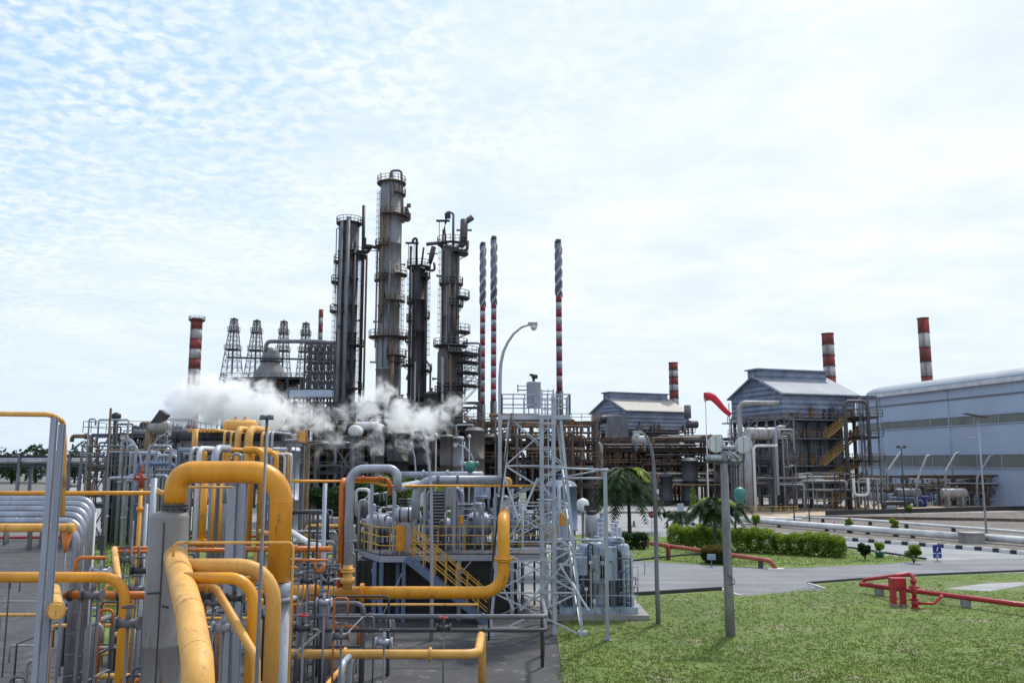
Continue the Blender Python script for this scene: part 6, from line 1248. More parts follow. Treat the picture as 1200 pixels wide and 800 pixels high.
# black enclosure under the deck
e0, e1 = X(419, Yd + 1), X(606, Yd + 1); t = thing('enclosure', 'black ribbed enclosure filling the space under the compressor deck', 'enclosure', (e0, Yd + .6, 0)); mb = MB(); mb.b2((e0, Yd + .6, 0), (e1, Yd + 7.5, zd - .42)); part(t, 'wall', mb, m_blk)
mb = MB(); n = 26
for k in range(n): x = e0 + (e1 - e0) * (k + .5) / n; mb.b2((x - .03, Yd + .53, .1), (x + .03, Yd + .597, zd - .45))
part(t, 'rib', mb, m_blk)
# machines on the deck
def machine(label, x, y, z, L_, seed, mats, name='compressor', h=1.0):
    r_ = random.Random(seed); t = thing(name, label, 'compressor', (x, y, z)); base = Vector((x, y, z)); ml = mats
    mb = MB(); mb.ibeam(base + Vector((0, -.55, .12)), base + Vector((L_, -.55, .12)), .15, .22); mb.ibeam(base + Vector((0, .55, .12)), base + Vector((L_, .55, .12)), .15, .22)
    for k in range(4): q = base + Vector((L_ * (k + .1) / 3.3, 0, .12)); mb.bar(q + Vector((0, -.47, 0)), q + Vector((0, .47, 0)), .12, .18)
    part(t, 'skid', mb, ml[1])
    mb = MB(); mb.drum(base + Vector((L_ * .24, 0, .95 * h)), .48 * h, L_ * .30, 'x', 20)
    for k in range(9): q = base + Vector((L_ * (.12 + .03 * k), 0, .95 * h)); mb.cyl(q, q + Vector((.03, 0, 0)), .53 * h, seg=20)
    mb.b2((x + L_ * .12, y - .3, z + .24), (x + L_ * .36, y + .3, z + .6 * h)); part(t, 'motor', mb, ml[0])
    mb = MB(); mb.box(base + Vector((L_ * .24, -.5, 1.1 * h)), (.35, .25, .3)); part(t, 'terminal_box', mb, ml[2])
    mb = MB(); mb.cyl(base + Vector((L_ * .42, 0, .95 * h)), base + Vector((L_ * .56, 0, .95 * h)), .22, seg=14); part(t, 'coupling_guard', mb, m_rail)
    mb = MB(); mb.b2((x + L_ * .56, y - .45, z + .24), (x + L_ * .78, y + .45, z + 1.3 * h))
    for s in (-1, 1): mb.cyl((x + L_ * .67, y + s * .45, z + .9 * h), (x + L_ * .67, y + s * .95, z + .9 * h), .26, seg=14); mb.cyl((x + L_ * .67, y + s * .9, z + .9 * h), (x + L_ * .67, y + s * .98, z + .9 * h), .33, seg=14)
    part(t, 'crankcase', mb, ml[0])
    for k in range(2): mb = MB(); q = base + Vector((L_ * (.60 + .13 * k), .1, 1.3 * h)); mb.cyl(q, q + Vector((0, 0, .75 * h)), .17, seg=12); mb.cyl(q + Vector((0, 0, .6 * h)), q + Vector((0, 0, .66 * h)), .25, seg=12); mb.cyl(q + Vector((0, 0, .75 * h)), q + Vector((0, 0, .8 * h)), .25, seg=12); part(t, 'cylinder_head', mb, ml[k + 1])
    for k in range(12):
        q = base + Vector((r_.uniform(0, L_), r_.uniform(-.8, .6), r_.uniform(.3, 1.6) * h)); mb = MB(); d1, d2 = r_.uniform(-.9, .9), r_.uniform(-.8, .9)
        mb.pipe([Vector((q.x, q.y, z + .2)), q, q + Vector((d1, 0, 0)), q + Vector((d1, r_.uniform(-.3, .3), d2))], r_.choice((.03, .045, .07)), .1, 8); part(t, 'process_tube', mb, r_.choice(ml))
    for k in range(5): mb = MB(); q = base + Vector((L_ * r_.random(), -.7 + r_.uniform(-.15, .15), 1.0 + r_.uniform(-.3, .9))); mb.cyl(q, q + Vector((0, -.08, 0)), .11, seg=12); mb.bar(q + Vector((0, 0, -.1)), Vector((q.x, q.y, z + .2)), .035); part(t, 'gauge', mb, r_.choice([m_white, m_lgr, m_dark]))
    return t
mm1 = [m_gal, m_dark, m_lgr, m_skid]
machine('blue grey compressor at the left end of the deck by the yellow cabinet', X(424, 48), 48.3, zd, 3.6, 31, mm1, h=1.25)
machine('blue grey compressor in the middle of the deck below the pipe arch', X(496, 48), 48.6, zd, 3.4, 32, [m_skid, m_gal, m_gry, m_clad], h=1.1)
machine('blue grey compressor at the right end of the deck beside the yellow elbow', X(545, 48), 48.2, zd, 3.2, 33, mm1, h=1.3)
machine('low pale compressor at the back of the deck behind the scaffold tower legs', X(600, 50), 50.2, zd, 2.8, 34, [m_skid, m_gal, m_lgr, m_clad], h=1.2)
t = thing('discharge_drum', 'blue banded drum end at the foot of the compressor pipe arch', 'vessel', at(474, 603, 45.6)); q = at(474, 603, 45.7); mb = MB(); mb.drum(q, .4, .75, 'x', 22); part(t, 'shell', mb, m_gal); mb = MB(); [mb.ring(q + Vector((f, 0, 0)), .41, .035, 24, 5, 'x') for f in (-.2, .25)]; part(t, 'band', mb, m_blk); mb = MB(); mb.cyl(q + Vector((.5, 0, 0)), q + Vector((.85, 0, 0)), .18, seg=14); part(t, 'nozzle', mb, m_white); mb = MB(); mb.b2((q.x - .3, q.y - .2, zd), (q.x + .3, q.y + .2, q.z - .3)); part(t, 'saddle', mb, m_gal)
def cabinet(label, px, py, Y, w_, h_, d_, mat, zb=None, doors=1, name='control_cabinet', lab2='cabinet'):
    q = at(px, py, Y); z0 = zd if zb is None else zb; t = thing(name, label, lab2, (q.x, q.y, z0)); mb = MB(); mb.b2((q.x - w_ / 2, q.y - d_ / 2, q.z - h_), (q.x + w_ / 2, q.y + d_ / 2, q.z)); part(t, 'body', mb, mat)
    for k in range(doors): mb = MB(); ww = w_ / doors; x = q.x - w_ / 2 + ww * (k + .5); mb.b2((x - ww * .42, q.y - d_ / 2 - .03, q.z - h_ * .94), (x + ww * .42, q.y - d_ / 2 - .003, q.z - h_ * .06)); part(t, 'door', mb, mat)
    for s in (-1, 1):
        if q.z - h_ > z0 + .05: mb = MB(); mb.bar((q.x + s * w_ * .4, q.y, z0), (q.x + s * w_ * .4, q.y, q.z - h_ - .002), .06); part(t, 'leg', mb, m_gal)
    return t
cabinet('tall yellow cabinet at the head of the yellow stairs', 470, 615, 45.6, .5, 1.3, .4, m_yel)
cabinet('white control panel right of the left compressor', 493, 577, 50.5, .5, .8, .3, m_white)
cabinet('beige control cabinet in the middle of the deck under the pipe arch', 527, 571, 46.5, .42, 1.0, .35, m_lgr)
cabinet('second beige cabinet close to the right compressor', 534, 571, 47, .28, .85, .3, m_lgr)
cabinet('grey box at the back right of the deck', 566, 570, 52, .9, .7, .5, m_skid)
cabinet('small orange yellow box on a stand before the right compressor', 541, 604, 45.7, .2, .42, .2, m_yel)
t = thing('louvre_cooler', 'tall dark louvred cooler in the middle of the deck', 'cooler', (X(510, 48), 47.6, zd)); mb = MB(); x = X(511, 47.6, 5); mb.b2((x - .3, 47.7, zd), (x + .45, 48.3, Z(575, 48))); part(t, 'casing', mb, m_dark); mb = MB(); zz = zd + .2
while zz < Z(577, 48): mb.box((x + .07, 47.62, zz), (.74, .12, .05)); zz += .17
part(t, 'louvre', mb, m_gal)
for i, (px, pt, Yp, w_, lb) in enumerate(((436, 566, 46, .16, 'blue grey post left of the left compressor'), (462, 570, 46.2, .14, 'blue grey post behind the yellow cabinet'), (498, 565, 46.5, .14, 'blue grey post left of the louvred cooler'), (533, 568, 46, .12, 'blue grey post beside the second beige cabinet'), (566, 590, 45.6, .13, 'blue grey post near the right compressor'), (580, 566, 45.6, .1, 'slim post at the right end of the pipe arch'))):
    q = at(px, pt, Yp); mb = MB(); mb.ibeam(q, (q.x, q.y, zd + .002), w_, w_, .02); mb.box((q.x, q.y, q.z + .02), (w_ * 1.6, w_ * 1.6, .04)); solo('pipe_stanchion', mb, m_gal, lb, 'post', (q.x, q.y, zd))
for i in range(44):
    px = 424 + i * 4.0 + random.uniform(-3, 3); Yp = random.uniform(46.2, 51); top = random.uniform(572, 612); q = at(px, top, Yp); r = random.choice((.03, .04, .05, .07, .1)); dx = random.uniform(-.9, .9)
    mb = MB(); mb.pipe([Vector((q.x, Yp, zd)), q, q + Vector((dx, 0, 0)), q + Vector((dx, .3, -random.uniform(.2, 1.5)))], r, r * 2.5, 8); mt, mc = random.choice([(m_gal, 'blue grey'), (m_clad, 'pale grey'), (m_skid, 'pale blue'), (m_gry, 'dark grey'), (m_white, 'white')])
    solo('standpipe', mb, mt, f"{'thin' if r < .045 else 'middling' if r < .06 else 'stout'} {mc} {'tall' if top < 592 else 'short'} standpipe on the deck, {('left end', 'left of the stairs head', 'at the louvred cooler', 'near the beige cabinets', 'by the right compressor', 'right end')[min(5, int((px - 424) / 29))]}{', front' if Yp < 48.5 else ', back'}", 'pipe', (q.x, Yp, zd), 'standpipes on the compressor deck')
t = thing('pipe_hood', 'dark hood with a thin light blue arc behind the cladded arch', 'hood', at(428, 600, 52)); mb = MB(); mb.pipe([at(418, 604, 52), at(423, 590, 52), at(432, 580, 52), at(444, 578, 52)], .06, .4, 8); part(t, 'arc', mb, m_gal); mb = MB(); mb.lathe([(.55, zd - 5), (.55, -.4), (.45, 0), (.1, .2)], at(428, 592, 52.6), 14); part(t, 'casing', mb, m_dark)
for i, (px, py, sz) in enumerate(((392, 606, 1.4), (400, 612, 1.2), (420, 615, 1.1))):
    q = at(px, py, 58); cabinet(('cream crate behind the cladded arch, left', 'cream crate behind the cladded arch, right', 'cream boxed unit left of the deck handrail')[i], px, py, 58, sz, 1.1, 1.0, m_lgr, 0, 2, 'crate', 'crate')

# ================================================================ SCAFFOLD TOWER
Yt = 42.0; zp_ = Z(486, Yt); t = thing('observation_tower', 'grey lattice tower with a railed platform, standing between the compressor deck and the bluish skid', 'lattice tower', (X(628, Yt), Yt, 0))
cxm = pxX(627, Yt, 8); top_h, bot_h = 1.25, 2.15; lv = [0, 1.9, 3.9, 5.9, 7.8, zp_ - .1]
def cor(z): f = z / zp_; r = bot_h + (top_h - bot_h) * f; return [Vector((cxm + sx * r, Yt + 1.3 + sy * r, z)) for sx, sy in ((-1, -1), (1, -1), (1, 1), (-1, 1))]
for i in range(4): mb = MB(); mb.bar(cor(0)[i], cor(zp_ - .1)[i], .13); mb.box(cor(0)[i] + Vector((0, 0, .1)), (.4, .4, .2)); part(t, 'leg', mb, m_lat)
for k, z in enumerate(lv[1:]):
    mb = MB(); c_4 = cor(z)
    for i in range(4): mb.bar(c_4[i], c_4[(i + 1) % 4], .07)
    part(t, 'cross_beam', mb, m_lat)
mb = MB()
for a, b in zip(lv, lv[1:]):
    A_, B_ = cor(a), cor(b)
    for i in range(4): j = (i + 1) % 4; mb.bar(A_[i], B_[j], .065); mb.bar(A_[j], B_[i], .065)
part(t, 'brace', mb, m_lat)
pl = [(pxX(588, Yt, 10), Yt - .1), (pxX(668, Yt, 10), Yt - .1), (pxX(668, Yt, 10), Yt + 2.7), (pxX(588, Yt, 10), Yt + 2.7)]
mb = MB(); mb.prism(pl, zp_ - .08, zp_); [mb.bar((a[0], a[1], zp_ - .14), (b[0], b[1], zp_ - .14), .06, .16) for a, b in zip(pl, pl[1:] + pl[:1])]; d = part(t, 'platform', mb, m_lat)
mb = MB(); railing(mb, [Vector((p[0], p[1], zp_)) for p in pl], 1.0, .06, True, .55, (.5,)); part(d, 'railing', mb, m_lat)
mb = MB(); q0 = pxX(642, Yt, 5); ladder(mb, (q0, Yt - .45, .3), zp_ + .9, .55, True); part(t, 'caged_ladder', mb, m_lat)
for px, r in ((635, .13), (649, .12)): mb = MB(); x = pxX(px, Yt - .3, 5); mb.bar((x, Yt - .5, 0), (x, Yt - .5, zp_ + (.9 if px > 640 else -.1)), r * 1.6); part(t, 'guide_post', mb, m_lat)
nodes = {'a': at(608, 612, Yt - 1.6), 'b': at(577, 660, Yt - 1.4), 'c': at(592, 560, Yt - .6), 'd': at(602, 715, Yt - 1.6), 'e': at(605, 668, Yt - 1.0), 'f': at(640, 655, Yt - 1.0), 'g': at(655, 660, Yt - 1), 'h': at(690, 715, Yt - 1.6), 'i': at(610, 715, Yt - 1), 'j': at(680, 640, Yt - .6), 'k': at(588, 606, Yt - 1), 'l': at(668, 612, Yt - .6), 'm': at(630, 560, Yt - .6), 'n': at(668, 662, Yt - .8)}
mb = MB()
for a, b in ('ca', 'ab', 'bd', 'be', 'bf', 'gh', 'ji', 'ka', 'lm', 'ei', 'gn', 'am'): mb.bar(nodes[a], nodes[b], .075)
part(t, 'outrigger_brace', mb, m_lat)
c = at(626, 470, Yt); t = thing('water_tank', 'grey upright tank with a black cap on the tower platform', 'tank', (c.x, c.y + .9, zp_)); c = Vector((c.x, c.y + .9, 0)); z0, z1 = Z(478, Yt + .9), Z(448, Yt + .9)
mb = MB(); mb.lathe([(.35, z0), (.36, z0 + .01), (.36, z1 - .05), (.38, z1), (.3, z1 + .03)], c, 20); part(t, 'shell', mb, m_gal); mb = MB(); mb.drum(c + Vector((.05, 0, z1 + .3)), .12, .22, 'x', 10); mb.cyl(c + Vector((0, 0, z1)), c + Vector((0, 0, z1 + .3)), .07, seg=8); mb.box(c + Vector((-.12, 0, z1 + .38)), (.18, .16, .1)); part(t, 'cap', mb, m_blk)
mb = MB(); mb.bar(c + Vector((-.36, 0, z0 + .9)), c + Vector((-.8, 0, z0 + .9)), .05); mb.bar(c + Vector((-.36, 0, z0 + 1.1)), c + Vector((-.8, 0, z0 + 1.1)), .03); mb.bar(c + Vector((-.8, 0, z0 + .8)), c + Vector((-.8, 0, z0 + 1.2)), .05); part(t, 'bracket', mb, m_dark)
for s in (-.25, .25): mb = MB(); mb.bar(c + Vector((s, 0, zp_)), c + Vector((s, 0, z0)), .05); part(t, 'leg', mb, m_gry)
mb = MB(); mb.pipe([at(600, 484, Yt - .2), at(589, 560, Yt - 1.6), at(577, 660, Yt - 1.6), at(573, 712, Yt - 1.8), Vector((at(573, 712, Yt - 1.8).x, Yt - 1.9, 0))], .045, 1, 8); solo('cable', mb, m_insul, 'thick black cable hanging down the left side of the lattice tower', 'cable', nodes['b'])
# arm of pipes from the tower to the straight post
q = at(709, 552, 40); t = thing('steel_post', 'straight pale grey post right of the lattice tower carrying two horizontal pipes', 'post', (q.x, 40, 0)); mb = MB(); mb.bar(q, (q.x, 40, 0), .17); part(t, 'shaft', mb, m_gal); mb = MB(); mb.box((q.x, 40, .03), (.4, .4, .05)); part(t, 'base_plate', mb, m_gry)
pthing('upper pale pipe between the lattice tower and the straight grey post', [at(634, 547, 41), at(713, 550.5, 40)], .05, m_lat); pthing('lower pale pipe between the lattice tower and the straight grey post', [at(665, 558, 41), at(712, 549, 40.2)], .045, m_lat); pthing('third pale pipe below the other two, meeting the straight grey post', [at(660, 560, 41), at(708, 560, 40)], .05, m_lat)
pthing('pale handrail pipe crossing in front of the bluish skid', [at(640, 632, 43), at(706, 632, 43), at(706, 655, 43)], .05, m_lat, .1)
# ================================================================ BLUISH SKID
Ys = 46.0; sx0, sx1 = pxX(655, Ys, 2), pxX(745, Ys, 1); t = thing('process_skid', 'pale bluish process skid crammed with tanks and tubes right of the lattice tower', 'process skid', (sx0, Ys, 0))
mb = MB(); mb.b2((sx0 - .5, Ys - 1.2, 0), (pxX(757, Ys, 0), Ys + 4, .28)); part(t, 'base_slab', mb, m_conc); mb = MB(); mb.b2((sx0, Ys - .8, .283), (sx1, Ys + 3.4, .6)); part(t, 'base_frame', mb, m_skid)
for i, (px, r, pt, dy) in enumerate(((664, .3, 612, 2.6), (706, .34, 606, 3.0), (723, .3, 616, 2.4), (672, .42, 640, .6), (688, .55, 636, 1.6), (700, .5, 634, .2), (717, .62, 628, 1.0), (728, .45, 636, .4))):
    x = pxX(px, Ys + dy, 2); zt = Z(pt, Ys + dy); mb = MB(); mb.lathe([(r * .9, .6), (r, .7), (r, zt - r * .35), (r * .85, zt - r * .1), (r * .4, zt), (.03, zt + .02)], (x, Ys + dy, 0), 20); p = part(t, 'tank', mb, m_skid); nb = MB(); nb.cyl((x, Ys + dy, zt - .05), (x, Ys + dy, zt + .25), .1, seg=8); nb.cyl((x, Ys + dy, zt + .2), (x, Ys + dy, zt + .28), .17, seg=10); part(p, 'nozzle', nb, m_gal)
for i, (px, py, w_, h_) in enumerate(((712, 640, .9, 1.7), (700, 650, .7, 1.4), (681, 652, .6, .9))): q = at(px, py, Ys - .3); mb = MB(); mb.b2((q.x - w_ / 2, Ys - .6, q.z - h_), (q.x + w_ / 2, Ys - .1, q.z)); part(t, 'panel', mb, m_skid)
r_ = random.Random(77)
for k in range(80):
    x = r_.uniform(sx0 + .1, sx1 - .2); y = Ys + r_.uniform(-.75, .6); z = r_.uniform(.8, 4.0); d1 = r_.uniform(-.9, .9); r = r_.choice((.02, .03, .045, .06)); mb = MB(); mb.pipe([Vector((x, y, .6)), Vector((x, y, z)), Vector((x + d1, y, z)), Vector((x + d1, y + .2, z - r_.uniform(.2, 1.5)))], r, r * 2, 7); part(t, 'process_tube', mb, r_.choice([m_skid, m_gal, m_dark, m_lgr, m_skid, m_blue]))
for k in range(14): q = Vector((r_.uniform(sx0, sx1), Ys - .85, r_.uniform(.9, 3.2))); mb = MB(); mb.cyl(q, q + Vector((0, .12, 0)), r_.uniform(.06, .13), seg=12); mb.bar(q, Vector((q.x, q.y, .6)), .03); part(t, 'gauge', mb, r_.choice([m_white, m_dark, m_lgr]))
for zz in (1.2, 2.0): mb = MB(); [mb.bar((sx0, Ys - .78, zz), (sx1, Ys - .78, zz), .05)]; part(t, 'rail', mb, m_gal)
mb = MB(); q = at(735, 646, Ys - .3); 
for s in (-.2, .2):
    for u in (-.2, .2): mb.bar((q.x + s, Ys - .3 + u, .6), (q.x + s, Ys - .3 + u, q.z), .07)
zz = .8
while zz < q.z: mb.ring((q.x, Ys - .3, zz), .27, .03, 14, 5); zz += .3
part(t, 'ladder_cage', mb, m_lat); mb = MB(); mb.pipe([at(728, 632, Ys), at(731, 631, Ys), at(731, 650, Ys)], .04, .08); mb.pipe([at(700, 613, Ys + .5), at(723, 613, Ys + .5), at(723, 640, Ys + .5)], .035, .05)
for k in range(5): mb.bar(at(701 + 5.5 * k, 613, Ys + .5), at(701 + 5.5 * k, 640, Ys + .5), .04)
for yy in (618, 624, 630): mb.bar(at(700, yy, Ys + .5), at(723, yy, Ys + .5), .03)
part(t, 'guard_rail', mb, m_white)
q = at(683, 590, 52); t = thing('filter_vessel', 'white domed vessel on a grey post behind the bluish skid', 'vessel', (q.x, 52, 0)); mb = MB(); mb.lathe([(.12, -.5), (.33, -.35), (.38, 0), (.3, .22), (.05, .34)], q, 18); part(t, 'dome', mb, m_white); mb = MB(); mb.cyl((q.x, 52, 0), (q.x, 52, q.z - .4), .09, seg=8); part(t, 'post', mb, m_gry)
q = at(693, 602, 50); t = thing('instrument_cabinet', 'pinkish grey boxed vessel with a black lid behind the bluish skid', 'vessel', (q.x, 50, 0)); mb = MB(); mb.lathe([(.32, -1.5), (.36, -1.4), (.36, -.1), (.25, 0)], q, 16); mb.cyl((q.x, 50, 0), (q.x, 50, q.z - 1.4), .16, seg=10); part(t, 'body', mb, m_lgr); mb = MB(); mb.cyl(q, q + Vector((0, 0, .2)), .3, seg=14); mb.box(q + Vector((-.25, 0, .35)), (.3, .2, .3)); part(t, 'lid', mb, m_blk)
for i, (px, top) in enumerate(((657, 640), (664, 622))): cabinet(('yellow frame cabinet behind the lattice tower, lower one', 'yellow frame cabinet behind the lattice tower, upper one')[i], px - 8 + i * 4, top - 22, 47, .35, .7, .3, m_yel, 0, 1)
c = gp(655, 700); mb = MB(); mb.lathe([(.25, 0), (.3, .3), (.12, .4), (.12, 1.0), (.2, 1.1), (.05, 1.3)], c, 12); solo('drain_pot', mb, m_gal, 'short grey drain pot on the concrete before the lattice tower', 'drain pot', c)
for i in range(5):
    a = at(600 + i * 13, 598 + 3 * (i % 2), 49.5); pthing(('first', 'second', 'third', 'fourth', 'fifth')[i] + ' thin grey pipe behind the lattice tower, counted from its left leg', [Vector((a.x, a.y, 0)), a, a + Vector((.8, 0, 0)), a + Vector((.8, 1.5, 0))], .06, (m_gal, m_clad, m_gry)[i % 3], .2)
for i, (px, top) in enumerate(((600, 572), (612, 590), (655, 566))): pthing(('blue pipe', 'pale grey pipe', 'light blue pipe')[i] + ' standing among the lattice tower braces', route(px, top, 47.5, ('g', 0)), .09, (m_blue, m_clad, m_skid)[i])
q = Vector((pxX(657, 96, 5), 96, 0)); vvessel('navy blue upright tank seen through the lattice tower', q.x, 96, 1.8, .5, Z(570, 96), m_blue)
t = thing('deck_canopy', 'pale bluish flat roof over pumps behind the lattice tower', 'canopy', (pxX(600, 60, 2), 60, 0)); mb = MB(); xa_, xb_ = pxX(606, 60, 4), pxX(672, 60, 4); mb.b2((xa_, 60, 3.6), (xb_, 64, 3.75)); part(t, 'roof', mb, m_skid)
for x in (xa_ + .1, (xa_ + xb_) / 2, xb_ - .1): mb = MB(); mb.bar((x, 60.1, 0), (x, 60.1, 3.595), .12); part(t, 'post', mb, m_gal)

# ================================================================ LAMPS, POLES, WINDSOCK, SIGNS
def arm_lamp(label, base, pts, r0, r1, mat, head=None, hs=1.0, name='street_lamp', dirx=1, group=None):
    t = thing(name, label, 'street lamp', base, group=group); mb = MB(); P_ = [Vector(base)] + [Vector(p) for p in pts]; F_ = fillet(P_, 1.2 * hs) if len(P_) < 4 else P_
    n = len(F_); mb.tube(F_, [r0 + (r1 - r0) * i / (n - 1) for i in range(n)], 10); part(t, 'pole', mb, mat)
    q = P_[-1]; mb = MB(); mb.box(q + Vector((.12 * dirx * hs, 0, .02)), (.42 * hs, .2 * hs, .14 * hs)); part(t, 'lamp_head', mb, m_lgr); mb = MB(); mb.lathe([(.03, -.28 * hs), (.13 * hs, -.2 * hs), (.16 * hs, -.06 * hs)], q + Vector((.17 * dirx * hs, 0, 0)), 12); part(t, 'glass', mb, m_glass); return t
def arc(cx, cy, pts, Y): return [at(x, y, Y) for x, y in pts]
Yl = 50; b_ = at(586, 470, Yl); arm_lamp('tall curved street lamp reaching up above the tower platform', (b_.x, Yl, 0), [at(x, y, Yl) for x, y in ((585.5, 560), (586, 440), (587, 425), (590, 412), (595, 401), (602, 391), (611, 383.5), (621, 380))], .13, .055, m_clad, hs=1.35)
Yl = 44; b_ = at(770, 711, Yl); arm_lamp('bent grey lamp post leaning left between the palm and the stop sign', (b_.x + .05, Yl, 0), [at(x, y, Yl) for x, y in ((770, 690), (768.5, 620), (767, 565), (765.5, 540), (763.5, 526), (760, 516), (755.5, 509), (750, 506.5))], .12, .055, m_gry, hs=1.1, dirx=-1)
for i, (Yl, pp, lb) in enumerate(((40, ((506, 711), (506, 640), (505, 570), (503, 545), (500, 525), (497, 512), (493, 507)), 'slim curved lamp post standing in front of the stairs'), (60, ((487, 600), (487, 550), (486, 536), (483, 523), (478, 516)), 'slim curved lamp left of the one before the stairs'), (62, ((556, 600), (557, 545), (552, 532), (545, 524), (536, 520)), 'slim curved lamp with its head near the twin vessels'))):
    b_ = at(pp[0][0], pp[0][1], Yl); arm_lamp(lb, (b_.x, Yl, 0), [at(x, y, Yl) for x, y in pp], .095 if i == 0 else .07, .045, m_gal, hs=.9, dirx=-1)
mb = MB()
for i, (px, pt, Yl) in enumerate(((511, 511, 55), (550, 512, 70), (542, 514, 72))):
    q = at(px, pt, Yl); t = thing('lamp_post', ('straight slim lamp post right of the curved one before the stairs', 'small globe lamp post before the brown rack, right one', 'small globe lamp post before the brown rack, left one')[i], 'lamp post', (q.x, Yl, 0)); mb = MB(); mb.cyl((q.x, Yl, 0), q, .06, .04, 8); part(t, 'pole', mb, m_gal)
    mb = MB(); mb.lathe([(.03, -.12), (.16, 0), (.14, .12), (.04, .22)], q, 12); part(t, 'globe', mb, m_glass)
for i, (Yl, pp, lb, dx) in enumerate(((66, ((166, 620), (166, 545), (163, 530), (156, 517), (148, 511)), 'curved floodlight post at the left steel structure, arm reaching left', -1), (66, ((171, 620), (171, 540), (176, 524), (186, 513), (197, 506)), 'curved floodlight post at the left steel structure, arm reaching right', 1), (70, ((176, 620), (177, 545), (184, 528), (196, 518), (212, 511)), 'curved floodlight post before the black duct end, arm reaching right', 1))):
    b_ = at(pp[0][0], pp[0][1], Yl); arm_lamp(lb, (b_.x, Yl, 0), [at(x, y, Yl) for x, y in pp], .07, .05, m_gal, hs=1.3, dirx=dx)
# concrete floodlight pole
Yf = 41.0; q = at(848, 528, Yf); t = thing('floodlight_pole', 'weathered concrete pole carrying two round floodlights', 'floodlight pole', (q.x, Yf, 0)); mb = MB(); mb.tube([(q.x + .03, Yf, 0), (q.x + .01, Yf, 2.5), (q.x, Yf, 5), q], [.23, .215, .2, .17], 12); part(t, 'pole', mb, m_pole)
mb = MB(); a, b = at(826, 541, Yf - .12), at(870, 541, Yf - .12); mb.bar(a, b, .12, .1); part(t, 'crossarm', mb, m_dark)
for i, (px, py, rz) in enumerate(((838.5, 520, .15), (871.5, 521, -.35))):
    c = at(px, py, Yf - .2); R3 = Matrix.Rotation(rz, 3, 'Z'); ax = R3 @ Vector((0, -1, 0)); mb = MB(); mb.tube([c - ax * .45, c - ax * .35, c - ax * .1, c + ax * .02], [.16, .26, .39, .42], 24); p = part(t, 'floodlight', mb, m_clad); gb = MB(); gb.tube([c + ax * .022, c + ax * .05], [.405, .39], 24); part(p, 'lens', gb, m_glass)
    for s in range(-3, 4):
        u = R3 @ Vector((1, 0, 0)); hh = math.sqrt(max(.01, .4 ** 2 - (s * .1) ** 2)); gb = MB(); gb.bar(c + ax * .07 + u * s * .1 - Vector((0, 0, hh)), c + ax * .07 + u * s * .1 + Vector((0, 0, hh)), .012); 
        if s % 3 == 0: part(p, 'guard_wire', gb, m_gry)
    yb = MB(); yb.bar(c - ax * .15 + Vector((0, 0, -.35)), Vector((c.x, Yf - .12, a.z)), .06); part(p, 'bracket', yb, m_dark)
for i, (p0, p1, r) in enumerate((((828, 536), (846, 536), .15), ((853, 530), (866, 537), .13), ((846, 524), (862, 524), .1), ((857, 539), (868, 539), .1))): mb = MB(); mb.cyl(at(p0[0], p0[1], Yf - .2), at(p1[0], p1[1], Yf - .2), r, seg=14); part(t, 'ballast_housing', mb, m_clad)
mb = MB(); mb.pipe([at(853, 529, Yf - .3), at(862, 534, Yf - .35), at(868, 545, Yf - .3), at(862, 548, Yf - .2), at(853, 542, Yf - .25)], .02, .3, 6); mb.pipe([at(853, 674, Yf - .2), at(860, 678, Yf - .3), at(862, 684, Yf - .3), at(854, 685, Yf - .2)], .02, .2, 6); part(t, 'cable', mb, m_insul)
# windsock
Yw = 120; q = at(826.5, 463, Yw); t = thing('windsock', 'red windsock blowing to the right on a slim white pole between the furnace buildings', 'windsock', (q.x, Yw, 0)); mb = MB(); mb.cyl((q.x, Yw, 0), q, .11, .06, 8); part(t, 'pole', mb, m_white)
mb = MB(); F_ = [at(x, y, Yw) for x, y in ((826, 465), (831, 464), (836, 466), (841, 471), (846, 477), (851, 482), (856, 486))]; mb.tube(F_, [.62, .60, .52, .46, .40, .36, .32], 14); part(t, 'sock', mb, m_sock); mb = MB(); mb.ring(F_[0], .63, .04, 20, 5, 'x'); part(t, 'hoop', mb, m_dark)
pthing('slim dark mast right of the windsock tip', route(854, 472, 135, ('g', 0)), .08, m_gry, name='mast', cat='mast')
# street lights on the right
for i, (px, top, Yl, lb) in enumerate(((1056, 524, 138, 'double headed lamp post before the pale blue hall'),)):
    q = at(px, top, Yl); t = thing('lamp_post', lb, 'lamp post', (q.x, Yl, 0)); mb = MB(); mb.cyl((q.x, Yl, 0), q, .13, .09, 8); part(t, 'pole', mb, m_dark)
    for s in (-.5, .5): mb = MB(); mb.box(q + Vector((s, -.1, .1)), (.5, .35, .3)); part(t, 'lamp_head', mb, m_dark)
    mb = MB(); mb.bar(q + Vector((-.7, 0, -.1)), q + Vector((.7, 0, -.1)), .08); part(t, 'crossarm', mb, m_dark)
Yl = 95; q = at(1146, 492, Yl); t = thing('street_lamp', 'lamp post with a dark tilted panel on top near the right border', 'street lamp', (q.x, Yl, 0)); mb = MB(); mb.cyl((q.x, Yl, 0), q, .12, .08, 8); part(t, 'pole', mb, m_gal); mb = MB(); mb.pipe([at(1146, 515, Yl), at(1140, 512.5, Yl), at(1132, 512, Yl)], .05, .3, 6); part(t, 'arm', mb, m_gal)
mb = MB(); c = at(1142, 487, Yl); mb.bar(c + Vector((-1.1, 0, .25)), c + Vector((1.2, 0, -.2)), .9, .07); part(t, 'panel', mb, m_blk); mb = MB(); mb.box(at(1131, 511.5, Yl), (.5, .25, .12)); part(t, 'lamp_head', mb, m_lgr)
